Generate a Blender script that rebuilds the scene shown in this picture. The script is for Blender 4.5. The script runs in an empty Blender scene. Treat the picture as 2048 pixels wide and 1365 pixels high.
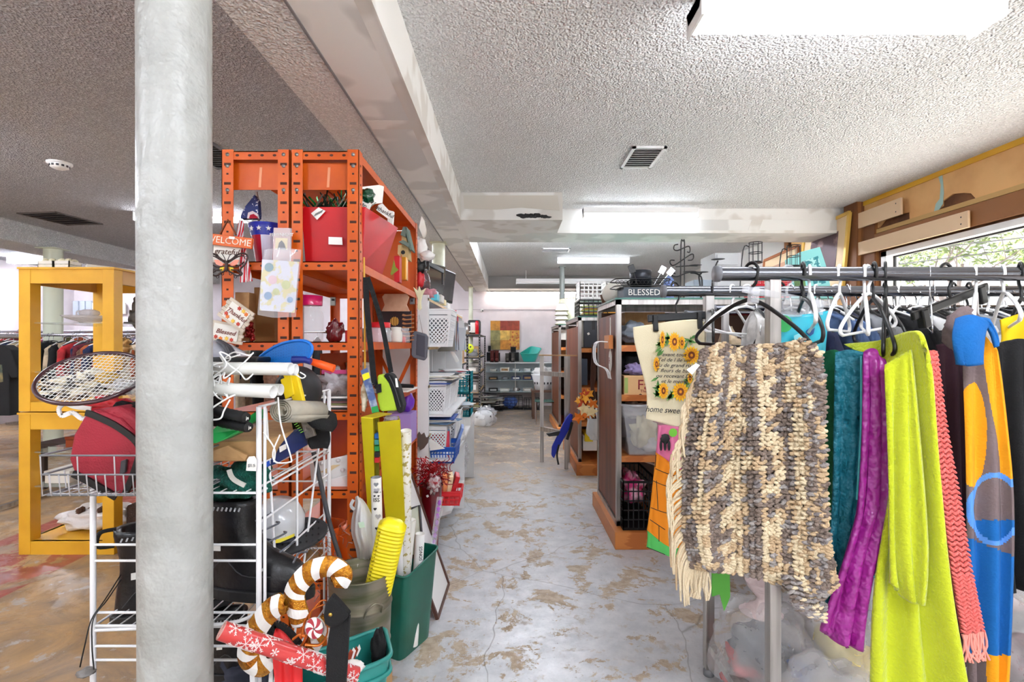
import bpy, math, random
from mathutils import Vector, Matrix, noise
S = bpy.context.scene
COL = S.collection
PI = math.pi
# ---------------------------------------------------------------- camera
CX, HY, F, EYE = 1022.0, 690.0, 1000.0, 1.40      # vanishing point, focal length in px of a 2048 frame, eye height
cam_data = bpy.data.cameras.new('camera')
cam = bpy.data.objects.new('camera', cam_data)
COL.objects.link(cam)
cam.location = (0, 0, EYE)
cam.rotation_euler = (PI / 2, 0, 0)
cam_data.sensor_width = 36
cam_data.lens = 36 * F / 2048
cam_data.shift_x = (1024 - CX) / 2048
cam_data.shift_y = (HY - 682.5) / 2048
cam_data.clip_start = .05
S.camera = cam
# ---------------------------------------------------------------- world, sun, exposure
w = bpy.data.worlds.new('daylight'); S.world = w; w.use_nodes = True
nt = w.node_tree; bg = nt.nodes['Background']
sky = nt.nodes.new('ShaderNodeTexSky'); sky.sky_type = 'HOSEK_WILKIE'
sky.sun_direction = Vector((.6, -.5, .75)).normalized(); sky.turbidity = 4
mx = nt.nodes.new('ShaderNodeMixRGB'); mx.inputs[0].default_value = .85
mx.inputs[2].default_value = (1.0, .985, .96, 1)
nt.links.new(sky.outputs[0], mx.inputs[1]); nt.links.new(mx.outputs[0], bg.inputs[0])
bg.inputs[1].default_value = .5
sun_d = bpy.data.lights.new('sun', 'SUN'); sun_d.energy = 10.0; sun_d.angle = math.radians(8); sun_d.color = (1, .97, .92)
sun = bpy.data.objects.new('sun', sun_d); COL.objects.link(sun)
sun.rotation_euler = Vector((-.22, .12, -1.0)).to_track_quat('-Z', 'Y').to_euler()
S.view_settings.view_transform = 'Standard'; S.view_settings.look = 'None'
S.view_settings.gamma = 1; S.view_settings.use_curve_mapping = False
S.view_settings.exposure = 1.75
TUBE_POWER = 30.0
R = random.Random(7)

# ---------------------------------------------------------------- helpers
def P(px, py, Y):
    return Vector(((px - CX) * Y / F, Y, EYE - (py - HY) * Y / F))
def G(px, py):
    Y = EYE * F / (py - HY)
    return Vector(((px - CX) * Y / F, Y, 0))
def lin(c):
    return tuple(((x / 255) / 12.92 if x / 255 <= .04045 else ((x / 255 + .055) / 1.055) ** 2.4) for x in c) + (1,)
MATS = {}
def mat(name, rgb=(200, 200, 200), rough=.55, metal=0, rgb2=None, ns=14, nlo=.42, nhi=.62, bump=0, bs=80, emit=0, alpha=1,
        trans=0, coat=0, kind='noise', stretch=(1, 1, 1), sheen=0, detail=4):
    if name in MATS: return MATS[name]
    m = bpy.data.materials.new(name); m.use_nodes = True; MATS[name] = m
    t = m.node_tree; N = t.nodes; L = t.links; b = N['Principled BSDF']
    b.inputs['Base Color'].default_value = lin(rgb); b.inputs['Roughness'].default_value = rough
    b.inputs['Metallic'].default_value = metal
    if coat: b.inputs['Coat Weight'].default_value = coat
    if sheen: b.inputs['Sheen Weight'].default_value = sheen
    if trans: b.inputs['Transmission Weight'].default_value = trans
    if alpha < 1: b.inputs['Alpha'].default_value = alpha
    if emit:
        b.inputs['Emission Color'].default_value = lin(rgb); b.inputs['Emission Strength'].default_value = emit
    if rgb2 or bump:
        tc = N.new('ShaderNodeTexCoord'); mp = N.new('ShaderNodeMapping'); mp.inputs['Scale'].default_value = stretch
        L.new(tc.outputs['Object'], mp.inputs[0])
    if rgb2:
        if kind == 'wave':
            n = N.new('ShaderNodeTexWave'); n.inputs['Scale'].default_value = ns; n.inputs['Distortion'].default_value = 3
            n.inputs['Detail'].default_value = 3; o = n.outputs['Fac']
        elif kind == 'voronoi':
            n = N.new('ShaderNodeTexVoronoi'); n.inputs['Scale'].default_value = ns; o = n.outputs['Distance']
        elif kind == 'check':
            n = N.new('ShaderNodeTexChecker'); n.inputs['Scale'].default_value = ns; o = n.outputs['Fac']
        else:
            n = N.new('ShaderNodeTexNoise'); n.inputs['Scale'].default_value = ns; n.inputs['Detail'].default_value = detail; o = n.outputs['Fac']
        L.new(mp.outputs[0], n.inputs['Vector'])
        r = N.new('ShaderNodeValToRGB'); r.color_ramp.elements[0].position = nlo; r.color_ramp.elements[1].position = nhi
        r.color_ramp.elements[0].color = lin(rgb); r.color_ramp.elements[1].color = lin(rgb2)
        L.new(o, r.inputs[0]); L.new(r.outputs[0], b.inputs['Base Color'])
    if bump:
        n2 = N.new('ShaderNodeTexNoise'); n2.inputs['Scale'].default_value = bs; n2.inputs['Detail'].default_value = 3
        L.new(mp.outputs[0], n2.inputs['Vector'])
        bp = N.new('ShaderNodeBump'); bp.inputs['Strength'].default_value = min(1, bump); bp.inputs['Distance'].default_value = .004 * max(1, bump)
        L.new(n2.outputs['Fac'], bp.inputs['Height']); L.new(bp.outputs[0], b.inputs['Normal'])
    return m

def frames(pts, closed=False):
    T = []
    n = len(pts)
    for i in range(n):
        a = pts[(i - 1) % n] if (closed or i > 0) else pts[i]
        c = pts[(i + 1) % n] if (closed or i < n - 1) else pts[i]
        d = (c - a)
        T.append(d.normalized() if d.length > 1e-9 else Vector((0, 0, 1)))
    u = T[0].orthogonal().normalized(); out = []
    for t in T:
        u = u - t * u.dot(t)
        u = u.normalized() if u.length > 1e-6 else t.orthogonal().normalized()
        out.append((t, u, t.cross(u)))
    return out
def V(*a): return Vector(a)
def smooth_path(pts, k=5, closed=False):
    pts = [Vector(p) for p in pts]; n = len(pts); out = []
    for i in range(n if closed else n - 1):
        g = lambda j: pts[j % n] if closed else pts[max(0, min(n - 1, j))]
        a, b, c, d = g(i - 1), g(i), g(i + 1), g(i + 2)
        for s in range(k):
            t = s / k
            out.append(.5 * ((2 * b) + (c - a) * t + (2 * a - 5 * b + 4 * c - d) * t * t + (3 * b - a - 3 * c + d) * t ** 3))
    if not closed: out.append(pts[-1])
    return out
class MB:
    def __init__(s): s.v = []; s.f = []; s.m = []; s.sm = []; s.k = 0
    def add(s, vs, fs, smooth=False):
        n = len(s.v); s.v += [tuple(v) for v in vs]; s.f += [tuple(i + n for i in f) for f in fs]
        s.m += [s.k] * len(fs); s.sm += [smooth] * len(fs); return s
    def use(s, k): s.k = k; return s
    def box(s, a, b, M=None):
        x0, y0, z0 = a; x1, y1, z1 = b
        vs = [Vector(p) for p in ((x0, y0, z0), (x1, y0, z0), (x1, y1, z0), (x0, y1, z0), (x0, y0, z1), (x1, y0, z1), (x1, y1, z1), (x0, y1, z1))]
        if M: vs = [M @ v for v in vs]
        return s.add(vs, [(0, 3, 2, 1), (4, 5, 6, 7), (0, 1, 5, 4), (1, 2, 6, 5), (2, 3, 7, 6), (3, 0, 4, 7)])
    def cbox(s, c, d, rot=(0, 0, 0)):
        from mathutils import Euler
        M = Matrix.Translation(Vector(c)) @ Euler(rot).to_matrix().to_4x4()
        return s.box((-d[0] / 2, -d[1] / 2, -d[2] / 2), (d[0] / 2, d[1] / 2, d[2] / 2), M)
    def bar(s, a, b, w, h, up=(0, 0, 1)):
        a = Vector(a); b = Vector(b); t = (b - a).normalized(); u = Vector(up); r = t.cross(u)
        if r.length < 1e-4: r = t.cross(Vector((0, 1, 0)))
        r.normalize(); u = r.cross(t)
        vs = [p + r * (i * w / 2) + u * (j * h / 2) for p in (a, b) for i, j in ((-1, -1), (1, -1), (1, 1), (-1, 1))]
        return s.add(vs, [(0, 1, 2, 3), (7, 6, 5, 4), (0, 4, 5, 1), (1, 5, 6, 2), (2, 6, 7, 3), (3, 7, 4, 0)])
    def tube(s, pts, r, n=8, closed=False, caps=True, flat=1):
        pts = [Vector(p) for p in pts]
        if len(pts) < 2: return s
        fr = frames(pts, closed); vs = []; m = len(pts)
        for i, (p, (t, u, w_)) in enumerate(zip(pts, fr)):
            rr = r[i] if isinstance(r, (list, tuple)) else r
            for j in range(n):
                a = 2 * PI * j / n
                vs.append(p + u * (rr * math.cos(a)) + w_ * (rr * flat * math.sin(a)))
        fs = []
        for i in range(m if closed else m - 1):
            for j in range(n):
                a = i * n + j; b = i * n + (j + 1) % n; i2 = (i + 1) % m
                fs.append((a, b, i2 * n + (j + 1) % n, i2 * n + j))
        s.add(vs, fs, True)
        if caps and not closed: 
            s.add(vs[:n], [tuple(range(n))[::-1]]); s.add(vs[-n:], [tuple(range(n))])
        return s
    def lathe(s, c, prof, n=24, axis=(0, 0, 1), sx=1, sy=1, arc=1.0, smooth=True, x=None):
        c = Vector(c); z = Vector(axis).normalized()
        xx = (Vector(x) if x else (Vector((1, 0, 0)) if abs(z.x) < .9 else Vector((0, 1, 0)))); xx = (xx - z * xx.dot(z)).normalized(); yy = z.cross(xx)
        vs = []; full = arc >= 1; k = n if full else n + 1
        for r_, h in prof:
            for j in range(k):
                a = 2 * PI * arc * j / n
                vs.append(c + xx * (r_ * sx * math.cos(a)) + yy * (r_ * sy * math.sin(a)) + z * h)
        fs = []
        for i in range(len(prof) - 1):
            for j in range(n):
                j2 = (j + 1) % k
                fs.append((i * k + j, i * k + j2, (i + 1) * k + j2, (i + 1) * k + j))
        return s.add(vs, fs, smooth)
    def disc(s, c, r, n=20, axis=(0, 0, 1), sx=1, sy=1, x=None):
        return s.lathe(c, [(r, 0), (0.0001, 0)], n, axis, sx, sy, smooth=False, x=x)
    def prism(s, pts, d):
        """closed outline (3-D points, planar-ish) extruded by vector d"""
        pts = [Vector(p) for p in pts]; d = Vector(d); n = len(pts)
        nrm = sum(((pts[i]).cross(pts[(i + 1) % n]) for i in range(n)), Vector())
        if nrm.dot(d) < 0: pts = pts[::-1]
        vs = pts + [p + d for p in pts]
        fs = [tuple(range(n))[::-1], tuple(range(n, 2 * n))] + [(i, (i + 1) % n, n + (i + 1) % n, n + i) for i in range(n)]
        return s.add(vs, fs)
    def grid(s, rows, smooth=True, thick=0):
        ny = len(rows); nx = len(rows[0]); vs = [Vector(p) for r_ in rows for p in r_]
        fs = [(j * nx + i, j * nx + i + 1, (j + 1) * nx + i + 1, (j + 1) * nx + i) for j in range(ny - 1) for i in range(nx - 1)]
        return s.add(vs, fs, smooth)
    def sheet(s, rows, nx=24, ny=24, amp=0, freq=3, ph=0, dirn=(0, -1, 0), ramp=True, wob=0):
        """control rows (top to bottom) of points, spline-interpolated to a draped surface with folds along dirn"""
        def rs(row, n):
            row = [Vector(p) for p in row]; k = max(1, n // max(1, len(row) - 1)) + 1
            sp = smooth_path(row, k) if len(row) > 2 else [row[0].lerp(row[-1], i / n) for i in range(n + 1)]
            return [sp[round(i * (len(sp) - 1) / n)] for i in range(n + 1)]
        rr = [rs(row, nx) for row in rows]
        cols = [rs([r_[i] for r_ in rr], ny) for i in range(nx + 1)]
        d = Vector(dirn); out = []
        for j in range(ny + 1):
            row = []
            for i in range(nx + 1):
                p = cols[i][j].copy(); v = j / ny; u = i / nx
                k = amp * (v ** .6 if ramp else 1)
                p += d * (k * math.sin(u * freq * 2 * PI + ph + .8 * math.sin(v * 3 + ph)))
                if wob: p += noise.noise_vector(p * 7) * wob
                row.append(p)
            out.append(row)
        return s.grid(out)
    def blob(s, c, r, amp=.1, seed=0, n=14, freq=2.0, M=None, flat_bottom=None):
        c = Vector(c); vs = []
        for j in range(n + 1):
            for i in range(2 * n):
                th = PI * j / n; ph = PI * i / n
                d = Vector((math.sin(th) * math.cos(ph), math.sin(th) * math.sin(ph), math.cos(th)))
                k = 1 + amp * noise.noise(d * freq + Vector((seed * 3.7, seed, 0))) * 2
                p = Vector((d.x * r[0] * k, d.y * r[1] * k, d.z * r[2] * k))
                if flat_bottom is not None: p.z = max(p.z, -r[2] * flat_bottom)
                if M: p = M @ p
                vs.append(c + p)
        m = 2 * n
        fs = [(j * m + i, (j + 1) * m + i, (j + 1) * m + (i + 1) % m, j * m + (i + 1) % m) for j in range(n) for i in range(m)]
        return s.add(vs, fs, True)
    def build(s, name, mats, parent=None, bevel=0, solid=0, sub=0, off=0, seg=2, origin=None):
        return finish(s, name, mats, parent, bevel, solid, sub, off, seg, origin)
WL = {}
def finish(s, name, mats, parent=None, bevel=0, solid=0, sub=0, off=0, seg=2, origin=None):
    o_ = WL[parent] if parent is not None else None
    if o_ is None:
        xs = [v[0] for v in s.v]; ys = [v[1] for v in s.v]; zs = [v[2] for v in s.v]
        o_ = Vector(origin) if origin is not None else Vector(((min(xs) + max(xs)) / 2, (min(ys) + max(ys)) / 2, min(zs)))
    me = bpy.data.meshes.new(name)
    me.from_pydata([(v[0] - o_.x, v[1] - o_.y, v[2] - o_.z) for v in s.v], [], s.f)
    if not isinstance(mats, (list, tuple)): mats = [mats]
    for m in mats: me.materials.append(m)
    me.polygons.foreach_set('material_index', s.m); me.polygons.foreach_set('use_smooth', s.sm); me.update()
    o = bpy.data.objects.new(name, me); COL.objects.link(o); WL[o] = o_.copy()
    if parent is None: o.location = o_
    else: o.parent = parent
    if bevel:
        b = o.modifiers.new('bevel', 'BEVEL'); b.width = bevel; b.segments = seg; b.limit_method = 'ANGLE'
    if solid:
        b = o.modifiers.new('solid', 'SOLIDIFY'); b.thickness = solid; b.offset = off
    if sub:
        b = o.modifiers.new('sub', 'SUBSURF'); b.levels = sub; b.render_levels = sub
    return o
def tag(o, label, cat, group=None):
    o['label'] = label; o['category'] = cat
    if group: o['group'] = group
    return o
def thing(name, label, cat, loc=(0, 0, 0), group=None):
    o = bpy.data.objects.new(name, None); o.empty_display_size = .05; COL.objects.link(o); o.location = loc
    WL[o] = Vector(loc); return tag(o, label, cat, group)
def struct(mb, name, mats, parent=None, **k):
    o = mb.build(name, mats, parent, origin=(0, 0, 0), **k)
    if parent is None: o['kind'] = 'structure'
    return o
def recolor(o, mats):
    for i, m in enumerate(mats):
        if i < len(o.material_slots) and m is not None:
            o.material_slots[i].link = 'OBJECT'; o.material_slots[i].material = m
def dup(src, loc=None, rz=None, label=None, cat=None, group=None, mats=None, scale=None, rot=None):
    """copy a thing, its parts and sub-parts; mats: {part name stem: material}"""
    c = src.copy(); COL.objects.link(c)
    if loc is not None: c.location = loc
    if rz is not None: c.rotation_euler = (0, 0, rz)
    if rot is not None: c.rotation_euler = rot
    if scale is not None: c.scale = scale if isinstance(scale, (tuple, list)) else (scale,) * 3
    if label: c['label'] = label
    if cat: c['category'] = cat
    if group: c['group'] = group
    def rc(o):
        if mats:
            st = o.name.split('.')[0]
            if st in mats: recolor(o, [mats[st]])
            elif '*' in mats and o.type == 'MESH': recolor(o, [mats['*']])
    rc(c)
    for ch in src.children:
        d = ch.copy(); COL.objects.link(d); d.parent = c; rc(d)
        for g in ch.children:
            e = g.copy(); COL.objects.link(e); e.parent = d; rc(e)
    return c
def text(body, pos, size, right, up, m, parent, name='lettering', ext=.0008, align='CENTER', squash=1, shear=0, lab=None):
    """flat lettering as a mesh; pos is the centre, right/up are directions, in world coordinates"""
    cu = bpy.data.curves.new(name, 'FONT'); cu.body = body; cu.size = size; cu.extrude = ext; cu.align_x = align; cu.align_y = 'CENTER'
    cu.shear = shear; cu.resolution_u = 2
    tmp = bpy.data.objects.new('t', cu); COL.objects.link(tmp)
    dg = bpy.context.evaluated_depsgraph_get(); me = bpy.data.meshes.new_from_object(tmp.evaluated_get(dg))
    bpy.data.objects.remove(tmp); bpy.data.curves.remove(cu)
    r_ = Vector(right).normalized(); u_ = Vector(up); u_ = (u_ - r_ * u_.dot(r_)).normalized(); n_ = r_.cross(u_)
    o_ = WL[parent] if parent is not None else Vector()
    p = Vector(pos) - o_
    for v in me.vertices:
        c = v.co; v.co = p + r_ * (c.x * squash) + u_ * c.y + n_ * c.z
    me.materials.clear(); me.materials.append(m); me.name = name
    o = bpy.data.objects.new(name, me); COL.objects.link(o); WL[o] = o_.copy()
    if parent is not None: o.parent = parent
    if lab: o['label'] = lab
    return o

# common materials
WHITE = mat('white plastic', (238, 238, 236), .4)
OFFW = mat('off white', (226, 222, 212), .6)
BLACK = mat('black plastic', (11, 11, 13), .4)
BLKF = mat('black fabric', (11, 11, 13), .85, bump=.5, bs=300)
DGREY = mat('dark grey', (62, 62, 66), .5)
GREY = mat('mid grey', (128, 130, 134), .5)
STEEL = mat('brushed steel', (186, 182, 178), .32, .9, rgb2=(160, 155, 150), ns=40, stretch=(1, 1, .05))
CHROME = mat('chrome', (205, 207, 212), .14, 1)
GLASS = mat('clear glass', (222, 238, 234), .05, alpha=.22)
GLEDGE = mat('glass edge', (96, 150, 138), .1, alpha=.8)
CLEAR = mat('clear film', (238, 240, 245), .12, alpha=.28, coat=.5)
MILKY = mat('cloudy plastic', (226, 228, 230), .3, alpha=.55, bump=.6, bs=25)
RED = mat('red', (196, 24, 34), .45)
DRED = mat('dark red gloss', (110, 14, 26), .15, coat=.6)
WIRE = mat('white wire', (236, 236, 238), .4)
CARD = mat('cardboard', (186, 146, 98), .75, rgb2=(172, 132, 86), ns=20)
PAPER = mat('paper', (240, 238, 232), .7)
INK = mat('ink', (28, 26, 28), .6)
ORANGE = mat('orange paint', (212, 94, 2), .45, rgb2=(188, 74, 2), ns=6, nlo=.35, nhi=.75)
WOODOR = mat('orange wood', (206, 128, 62), .45, rgb2=(184, 104, 46), ns=3, kind='wave', stretch=(.4, 1, 8))
BROWN = mat('brown laminate', (120, 58, 22), .5, rgb2=(94, 44, 16), ns=2, stretch=(6, 6, .5))
PINE = mat('pale pine', (226, 196, 160), .6, rgb2=(206, 170, 130), ns=2.2, kind='wave', stretch=(3, .25, 3))
BLUE = mat('blue plastic', (18, 110, 200), .35)
GREEN = mat('green plastic', (28, 150, 70), .35)
TEAL = mat('teal plastic', (64, 158, 150), .35)
YELLOW = mat('bright yellow plastic', (246, 226, 24), .35)
# ================================================================ the room
CEIL, SOF = 2.90, 2.63
XR, YB = 3.72, 11.5
def popcorn(name, rgb, rgb2, s=95):
    m = bpy.data.materials.new(name); m.use_nodes = True; t = m.node_tree; N = t.nodes; L = t.links; b = N['Principled BSDF']
    b.inputs['Roughness'].default_value = .9
    tc = N.new('ShaderNodeTexCoord'); v = N.new('ShaderNodeTexVoronoi'); v.inputs['Scale'].default_value = s; v.feature = 'SMOOTH_F1'
    n = N.new('ShaderNodeTexNoise'); n.inputs['Scale'].default_value = s * .55; n.inputs['Detail'].default_value = 3
    L.new(tc.outputs['Object'], v.inputs['Vector']); L.new(tc.outputs['Object'], n.inputs['Vector'])
    mm = N.new('ShaderNodeMath'); mm.operation = 'MULTIPLY_ADD'; mm.inputs[1].default_value = -1.0
    L.new(v.outputs['Distance'], mm.inputs[0]); L.new(n.outputs['Fac'], mm.inputs[2])
    bp = N.new('ShaderNodeBump'); bp.inputs['Strength'].default_value = 1; bp.inputs['Distance'].default_value = .02
    L.new(mm.outputs[0], bp.inputs['Height']); L.new(bp.outputs[0], b.inputs['Normal'])
    r = N.new('ShaderNodeValToRGB'); r.color_ramp.elements[0].position = -.0; r.color_ramp.elements[1].position = .45
    r.color_ramp.elements[0].color = lin(rgb2); r.color_ramp.elements[1].color = lin(rgb)
    L.new(mm.outputs[0], r.inputs[0]); L.new(r.outputs[0], b.inputs['Base Color'])
    return m
POP = popcorn('popcorn ceiling', (250, 250, 250), (226, 226, 226))
POP_SHADED = popcorn('shaded popcorn ceiling', (224, 225, 228), (180, 181, 185))  # left ceiling coloured greyer to stand for its fewer lights
def floor_mat():
    m = bpy.data.materials.new('worn painted concrete'); m.use_nodes = True; t = m.node_tree; N = t.nodes; L = t.links; b = N['Principled BSDF']
    tc = N.new('ShaderNodeTexCoord'); O = tc.outputs['Object']
    def ns(scale, detail=6, rough=.6, dist=0):
        n = N.new('ShaderNodeTexNoise'); n.inputs['Scale'].default_value = scale; n.inputs['Detail'].default_value = detail
        n.inputs['Roughness'].default_value = rough; n.inputs['Distortion'].default_value = dist
        L.new(O, n.inputs['Vector']); return n.outputs['Fac']
    def ramp(f, a, b_, ca=(0, 0, 0, 1), cb=(1, 1, 1, 1)):
        if a > b_: a, b_, ca, cb = b_, a, cb, ca
        r = N.new('ShaderNodeValToRGB'); r.color_ramp.elements[0].position = a; r.color_ramp.elements[1].position = b_
        r.color_ramp.elements[0].color = ca; r.color_ramp.elements[1].color = cb; L.new(f, r.inputs[0]); return r.outputs[0]
    def mix(f, a, b_):
        x = N.new('ShaderNodeMixRGB'); L.new(f, x.inputs[0])
        for i, q in ((1, a), (2, b_)):
            if isinstance(q, tuple): x.inputs[i].default_value = q
            else: L.new(q, x.inputs[i])
        return x.outputs[0]
    def mth(op, a, b_=0, clamp=False):
        x = N.new('ShaderNodeMath'); x.operation = op; x.use_clamp = clamp
        for i, q in ((0, a), (1, b_)):
            if isinstance(q, (int, float)): x.inputs[i].default_value = q
            else: L.new(q, x.inputs[i])
        return x.outputs[0]
    sp = N.new('ShaderNodeSeparateXYZ'); L.new(O, sp.inputs[0]); X = sp.outputs[0]; Yc = sp.outputs[1]
    grey = ramp(ns(9, 8, .7), .35, .65, lin((184, 186, 190)), lin((210, 210, 212)))
    far = ramp(ns(3, 8, .75), .35, .65, lin((116, 104, 94)), lin((150, 140, 130)))
    fy = N.new('ShaderNodeMapRange'); L.new(Yc, fy.inputs[0]); fy.inputs[1].default_value = 4.5; fy.inputs[2].default_value = 6.0
    aisle = mix(fy.outputs[0], grey, far)
    tan = ramp(ns(22, 4), .4, .6, lin((192, 176, 154)), lin((170, 150, 126)))
    peel = mth('ADD', ramp(mth('ADD', ns(4.2, 14, .74, .4), mth('MULTIPLY', ns(.9, 2), .25)), .655, .675), mth('MULTIPLY', ramp(ns(8, 12, .75), .56, .6), .45), True)
    a2 = mix(peel, aisle, tan)
    left = ramp(ns(2.2, 10, .72, 1.2), .38, .62, lin((178, 142, 96)), lin((128, 108, 88)))
    left = mix(ramp(ns(5, 9, .75), .58, .62), left, lin((168, 158, 150)))
    red = mth('MULTIPLY', mth('MULTIPLY', mth('GREATER_THAN', X, -3.65), mth('LESS_THAN', X, -2.82)), ramp(ns(3.4, 9, .7, .6), .56, .53))
    left = mix(red, left, ramp(ns(6, 6), .4, .6, lin((158, 84, 68)), lin((140, 68, 56))))
    xs = N.new('ShaderNodeMapRange'); L.new(mth('ADD', X, mth('MULTIPLY', ns(2, 4), .5)), xs.inputs[0]); xs.inputs[1].default_value = -.75; xs.inputs[2].default_value = -.35
    c = mix(xs.outputs[0], left, a2)
    cr = N.new('ShaderNodeTexVoronoi'); cr.feature = 'DISTANCE_TO_EDGE'; cr.inputs['Scale'].default_value = 1.1
    wv = N.new('ShaderNodeMixRGB'); wv.inputs[0].default_value = .12; n3 = N.new('ShaderNodeTexNoise'); n3.inputs['Scale'].default_value = 3; L.new(O, n3.inputs['Vector'])
    L.new(O, wv.inputs[1]); L.new(n3.outputs['Color'], wv.inputs[2]); L.new(wv.outputs[0], cr.inputs['Vector'])
    c = mix(mth('MULTIPLY', ramp(cr.outputs['Distance'], .004, .0), .5), c, lin((90, 84, 78)))
    sk = mth('MULTIPLY', ramp(ns(45, 3), .66, .72), .5)
    c = mix(sk, c, lin((120, 108, 98)))
    L.new(c, b.inputs['Base Color'])
    rr = N.new('ShaderNodeMapRange'); L.new(ns(5, 6), rr.inputs[0]); rr.inputs[3].default_value = .18; rr.inputs[4].default_value = .5
    L.new(mth('ADD', rr.outputs[0], mth('MULTIPLY', peel, .25)), b.inputs['Roughness'])
    bp = N.new('ShaderNodeBump'); bp.inputs['Strength'].default_value = .3; bp.inputs['Distance'].default_value = .003
    L.new(peel, bp.inputs['Height']); L.new(bp.outputs[0], b.inputs['Normal'])
    return m
FLOOR = floor_mat()
XL, YF = -9.0, -3.2
struct(MB().box((XL, YF, -.1), (XR, YB, 0)), 'floor', FLOOR)
struct(MB().box((-.8, YF, CEIL), (XR + .1, YB, CEIL + .1)), 'ceiling', POP)
struct(MB().box((XL, YF, CEIL), (-.8, YB, CEIL + .1)), 'ceiling_left', POP_SHADED)
WALLP = mat('pale pink wall paint', (224, 214, 216), .7, rgb2=(214, 204, 206), ns=3)
DRY = mat('taped drywall', (212, 212, 210), .75, rgb2=(234, 234, 232), ns=2.6, nlo=.47, nhi=.53, detail=2)
DRYW = mat('white joint compound', (232, 231, 228), .7, rgb2=(212, 208, 202), ns=3, nlo=.5, nhi=.56, detail=2)
mb = MB().box((-2.6, YB, 0), (XR + .1, YB + .1, CEIL)); w_ = struct(mb, 'wall_back', WALLP)
struct(MB().box((-2.6, YB - .012, EYE + .071 * 11.4 - .004), (XR, YB, EYE + .071 * 11.4 + .004)), 'trim_1', mat('seam', (150, 140, 142)))
struct(MB().box((XL, 10.3, 0), (-2.6, 10.4, CEIL)).box((-2.7, 10.4, 0), (-2.6, YB, CEIL)), 'wall_back_left', WALLP)
struct(MB().box((XL - .1, YF, 0), (XL, 10.4, CEIL)), 'wall_left', WALLP)
# long soffit over the aisle
struct(MB().box((-1.055, YF, SOF), (-.80, YB, CEIL)), 'ceiling_soffit', POP)
struct(MB().box((-.80, YF, SOF), (-.504, YB, CEIL)), 'ceiling_soffit_drywall', [DRY])
struct(MB().box((-.504, YF, SOF - .004), (-.496, YB, CEIL)), 'trim_2', DRYW)
struct(MB().box((-.81, YF, SOF - .006), (-.80, YB, SOF)), 'trim_3', GREY)
mb = MB()
for y in [.3 + 1.22 * i for i in range(9)]: mb.box((-.79, y, SOF - .0015), (-.51, y + .11, SOF))
mb.box((-.56, YF, SOF - .0012), (-.504, YB, SOF))
struct(mb, 'trim_4', DRYW)
# cross soffit
struct(MB().box((-.504, 5.51, SOF), (XR, 6.0, CEIL)), 'ceiling_cross_soffit', DRY)
mb = MB()
for x in (.75, 1.6, 2.6): mb.prism([(x, 5.507, SOF), (x + .12, 5.507, SOF), (x + .22, 5.507, CEIL), (x + .1, 5.507, CEIL)], (0, .003, 0))
mb.box((-.5, 5.505, SOF + .15), (XR - .1, 5.51, CEIL)).box((-.5, 5.503, SOF), (XR - .1, 5.51, SOF + .03))
struct(mb, 'trim_5', DRYW)
struct(MB().box((-.496, 4.92, SOF), (.507, 5.51, CEIL)), 'ceiling_box_soffit', DRYW)
struct(MB().prism([(-.47, 4.917, 2.87), (.46, 4.917, 2.87), (.48, 4.917, 2.72), (.1, 4.917, 2.75), (-.15, 4.917, 2.73), (-.46, 4.917, 2.74)], (0, .003, 0)), 'trim_6', mat('bare drywall', (206, 200, 190), .8))
mb = MB()
for i in range(16):
    x = .08 + R.random() * .28; mb.blob((x, 4.917, 2.655 + R.random() * .03), (.02 + R.random() * .03, .002, .008 + R.random() * .01), .4, i, 6)
struct(mb, 'trim_7', INK)
struct(MB().box((-6.6, YF, 2.65), (-6.0, 10.3, CEIL)), 'ceiling_soffit_left', popcorn('soffit popcorn', (240, 240, 238), (206, 206, 204)))
struct(MB().box((-.504, 10.9, SOF), (XR, YB, CEIL)), 'ceiling_back_header', mat('grey header', (150, 147, 144), .8))
# steel columns
COLM = mat('thick grey white paint', (176, 178, 174), .38, rgb2=(158, 160, 155), ns=5, bump=2.5, bs=22, detail=6)
def column(x, y, r, label, lean=0, top=SOF, mat_=None):
    t = thing('support_column', label, 'column', (x, y, 0), group=None)
    mb = MB(); n = 40; rows = []
    for j in range(41):
        z = top * j / 40; rows.append([V(x + math.cos(a) * r * (1 + .012 * noise.noise(V(math.cos(a) * 2, math.sin(a) * 2, z * 6))) + lean * (1 - j / 40), y + math.sin(a) * r * (1 + .012 * noise.noise(V(math.cos(a) * 2, math.sin(a) * 2 + 9, z * 6))), z) for a in [2 * PI * i / n for i in range(n + 1)]])
    mb.grid(rows[::-1]); mb.build('shaft', mat_ or COLM, t)
    MB().box((x - r * 1.25, y - r * 1.25, top - .012), (x + r * 1.25, y + r * 1.25, top)).build('cap_plate', mat_ or COLM, t)
    MB().box((x - r * 1.3 + lean, y - r * 1.3, 0), (x + r * 1.3 + lean, y + r * 1.3, .015)).build('base_plate', mat_ or COLM, t)
    return t
column(-.868, 1.29, .083, 'thick pale painted steel column nearest, in front of the white wire rack', lean=.006)
COLG = mat('aged cream green paint', (216, 218, 196), .5, rgb2=(200, 200, 176), ns=6)
column(-.874, 6.03, .078, 'cream painted column rising behind the orange shelving and the hanging screen', mat_=COLG)
column(-.853, 10.6, .045, 'thin pale column at the far end near the back wall camera', mat_=COLG)
column(-5.95, 6.5, .10, 'pale green column behind the yellow display cabinet', top=2.65, mat_=mat('pale green paint', (206, 210, 188), .5))
column(.98, 9.6, .05, 'thin grey column rising behind the pleated lampshade', top=2.9, mat_=mat('grey green paint', (140, 146, 142), .5))
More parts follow.
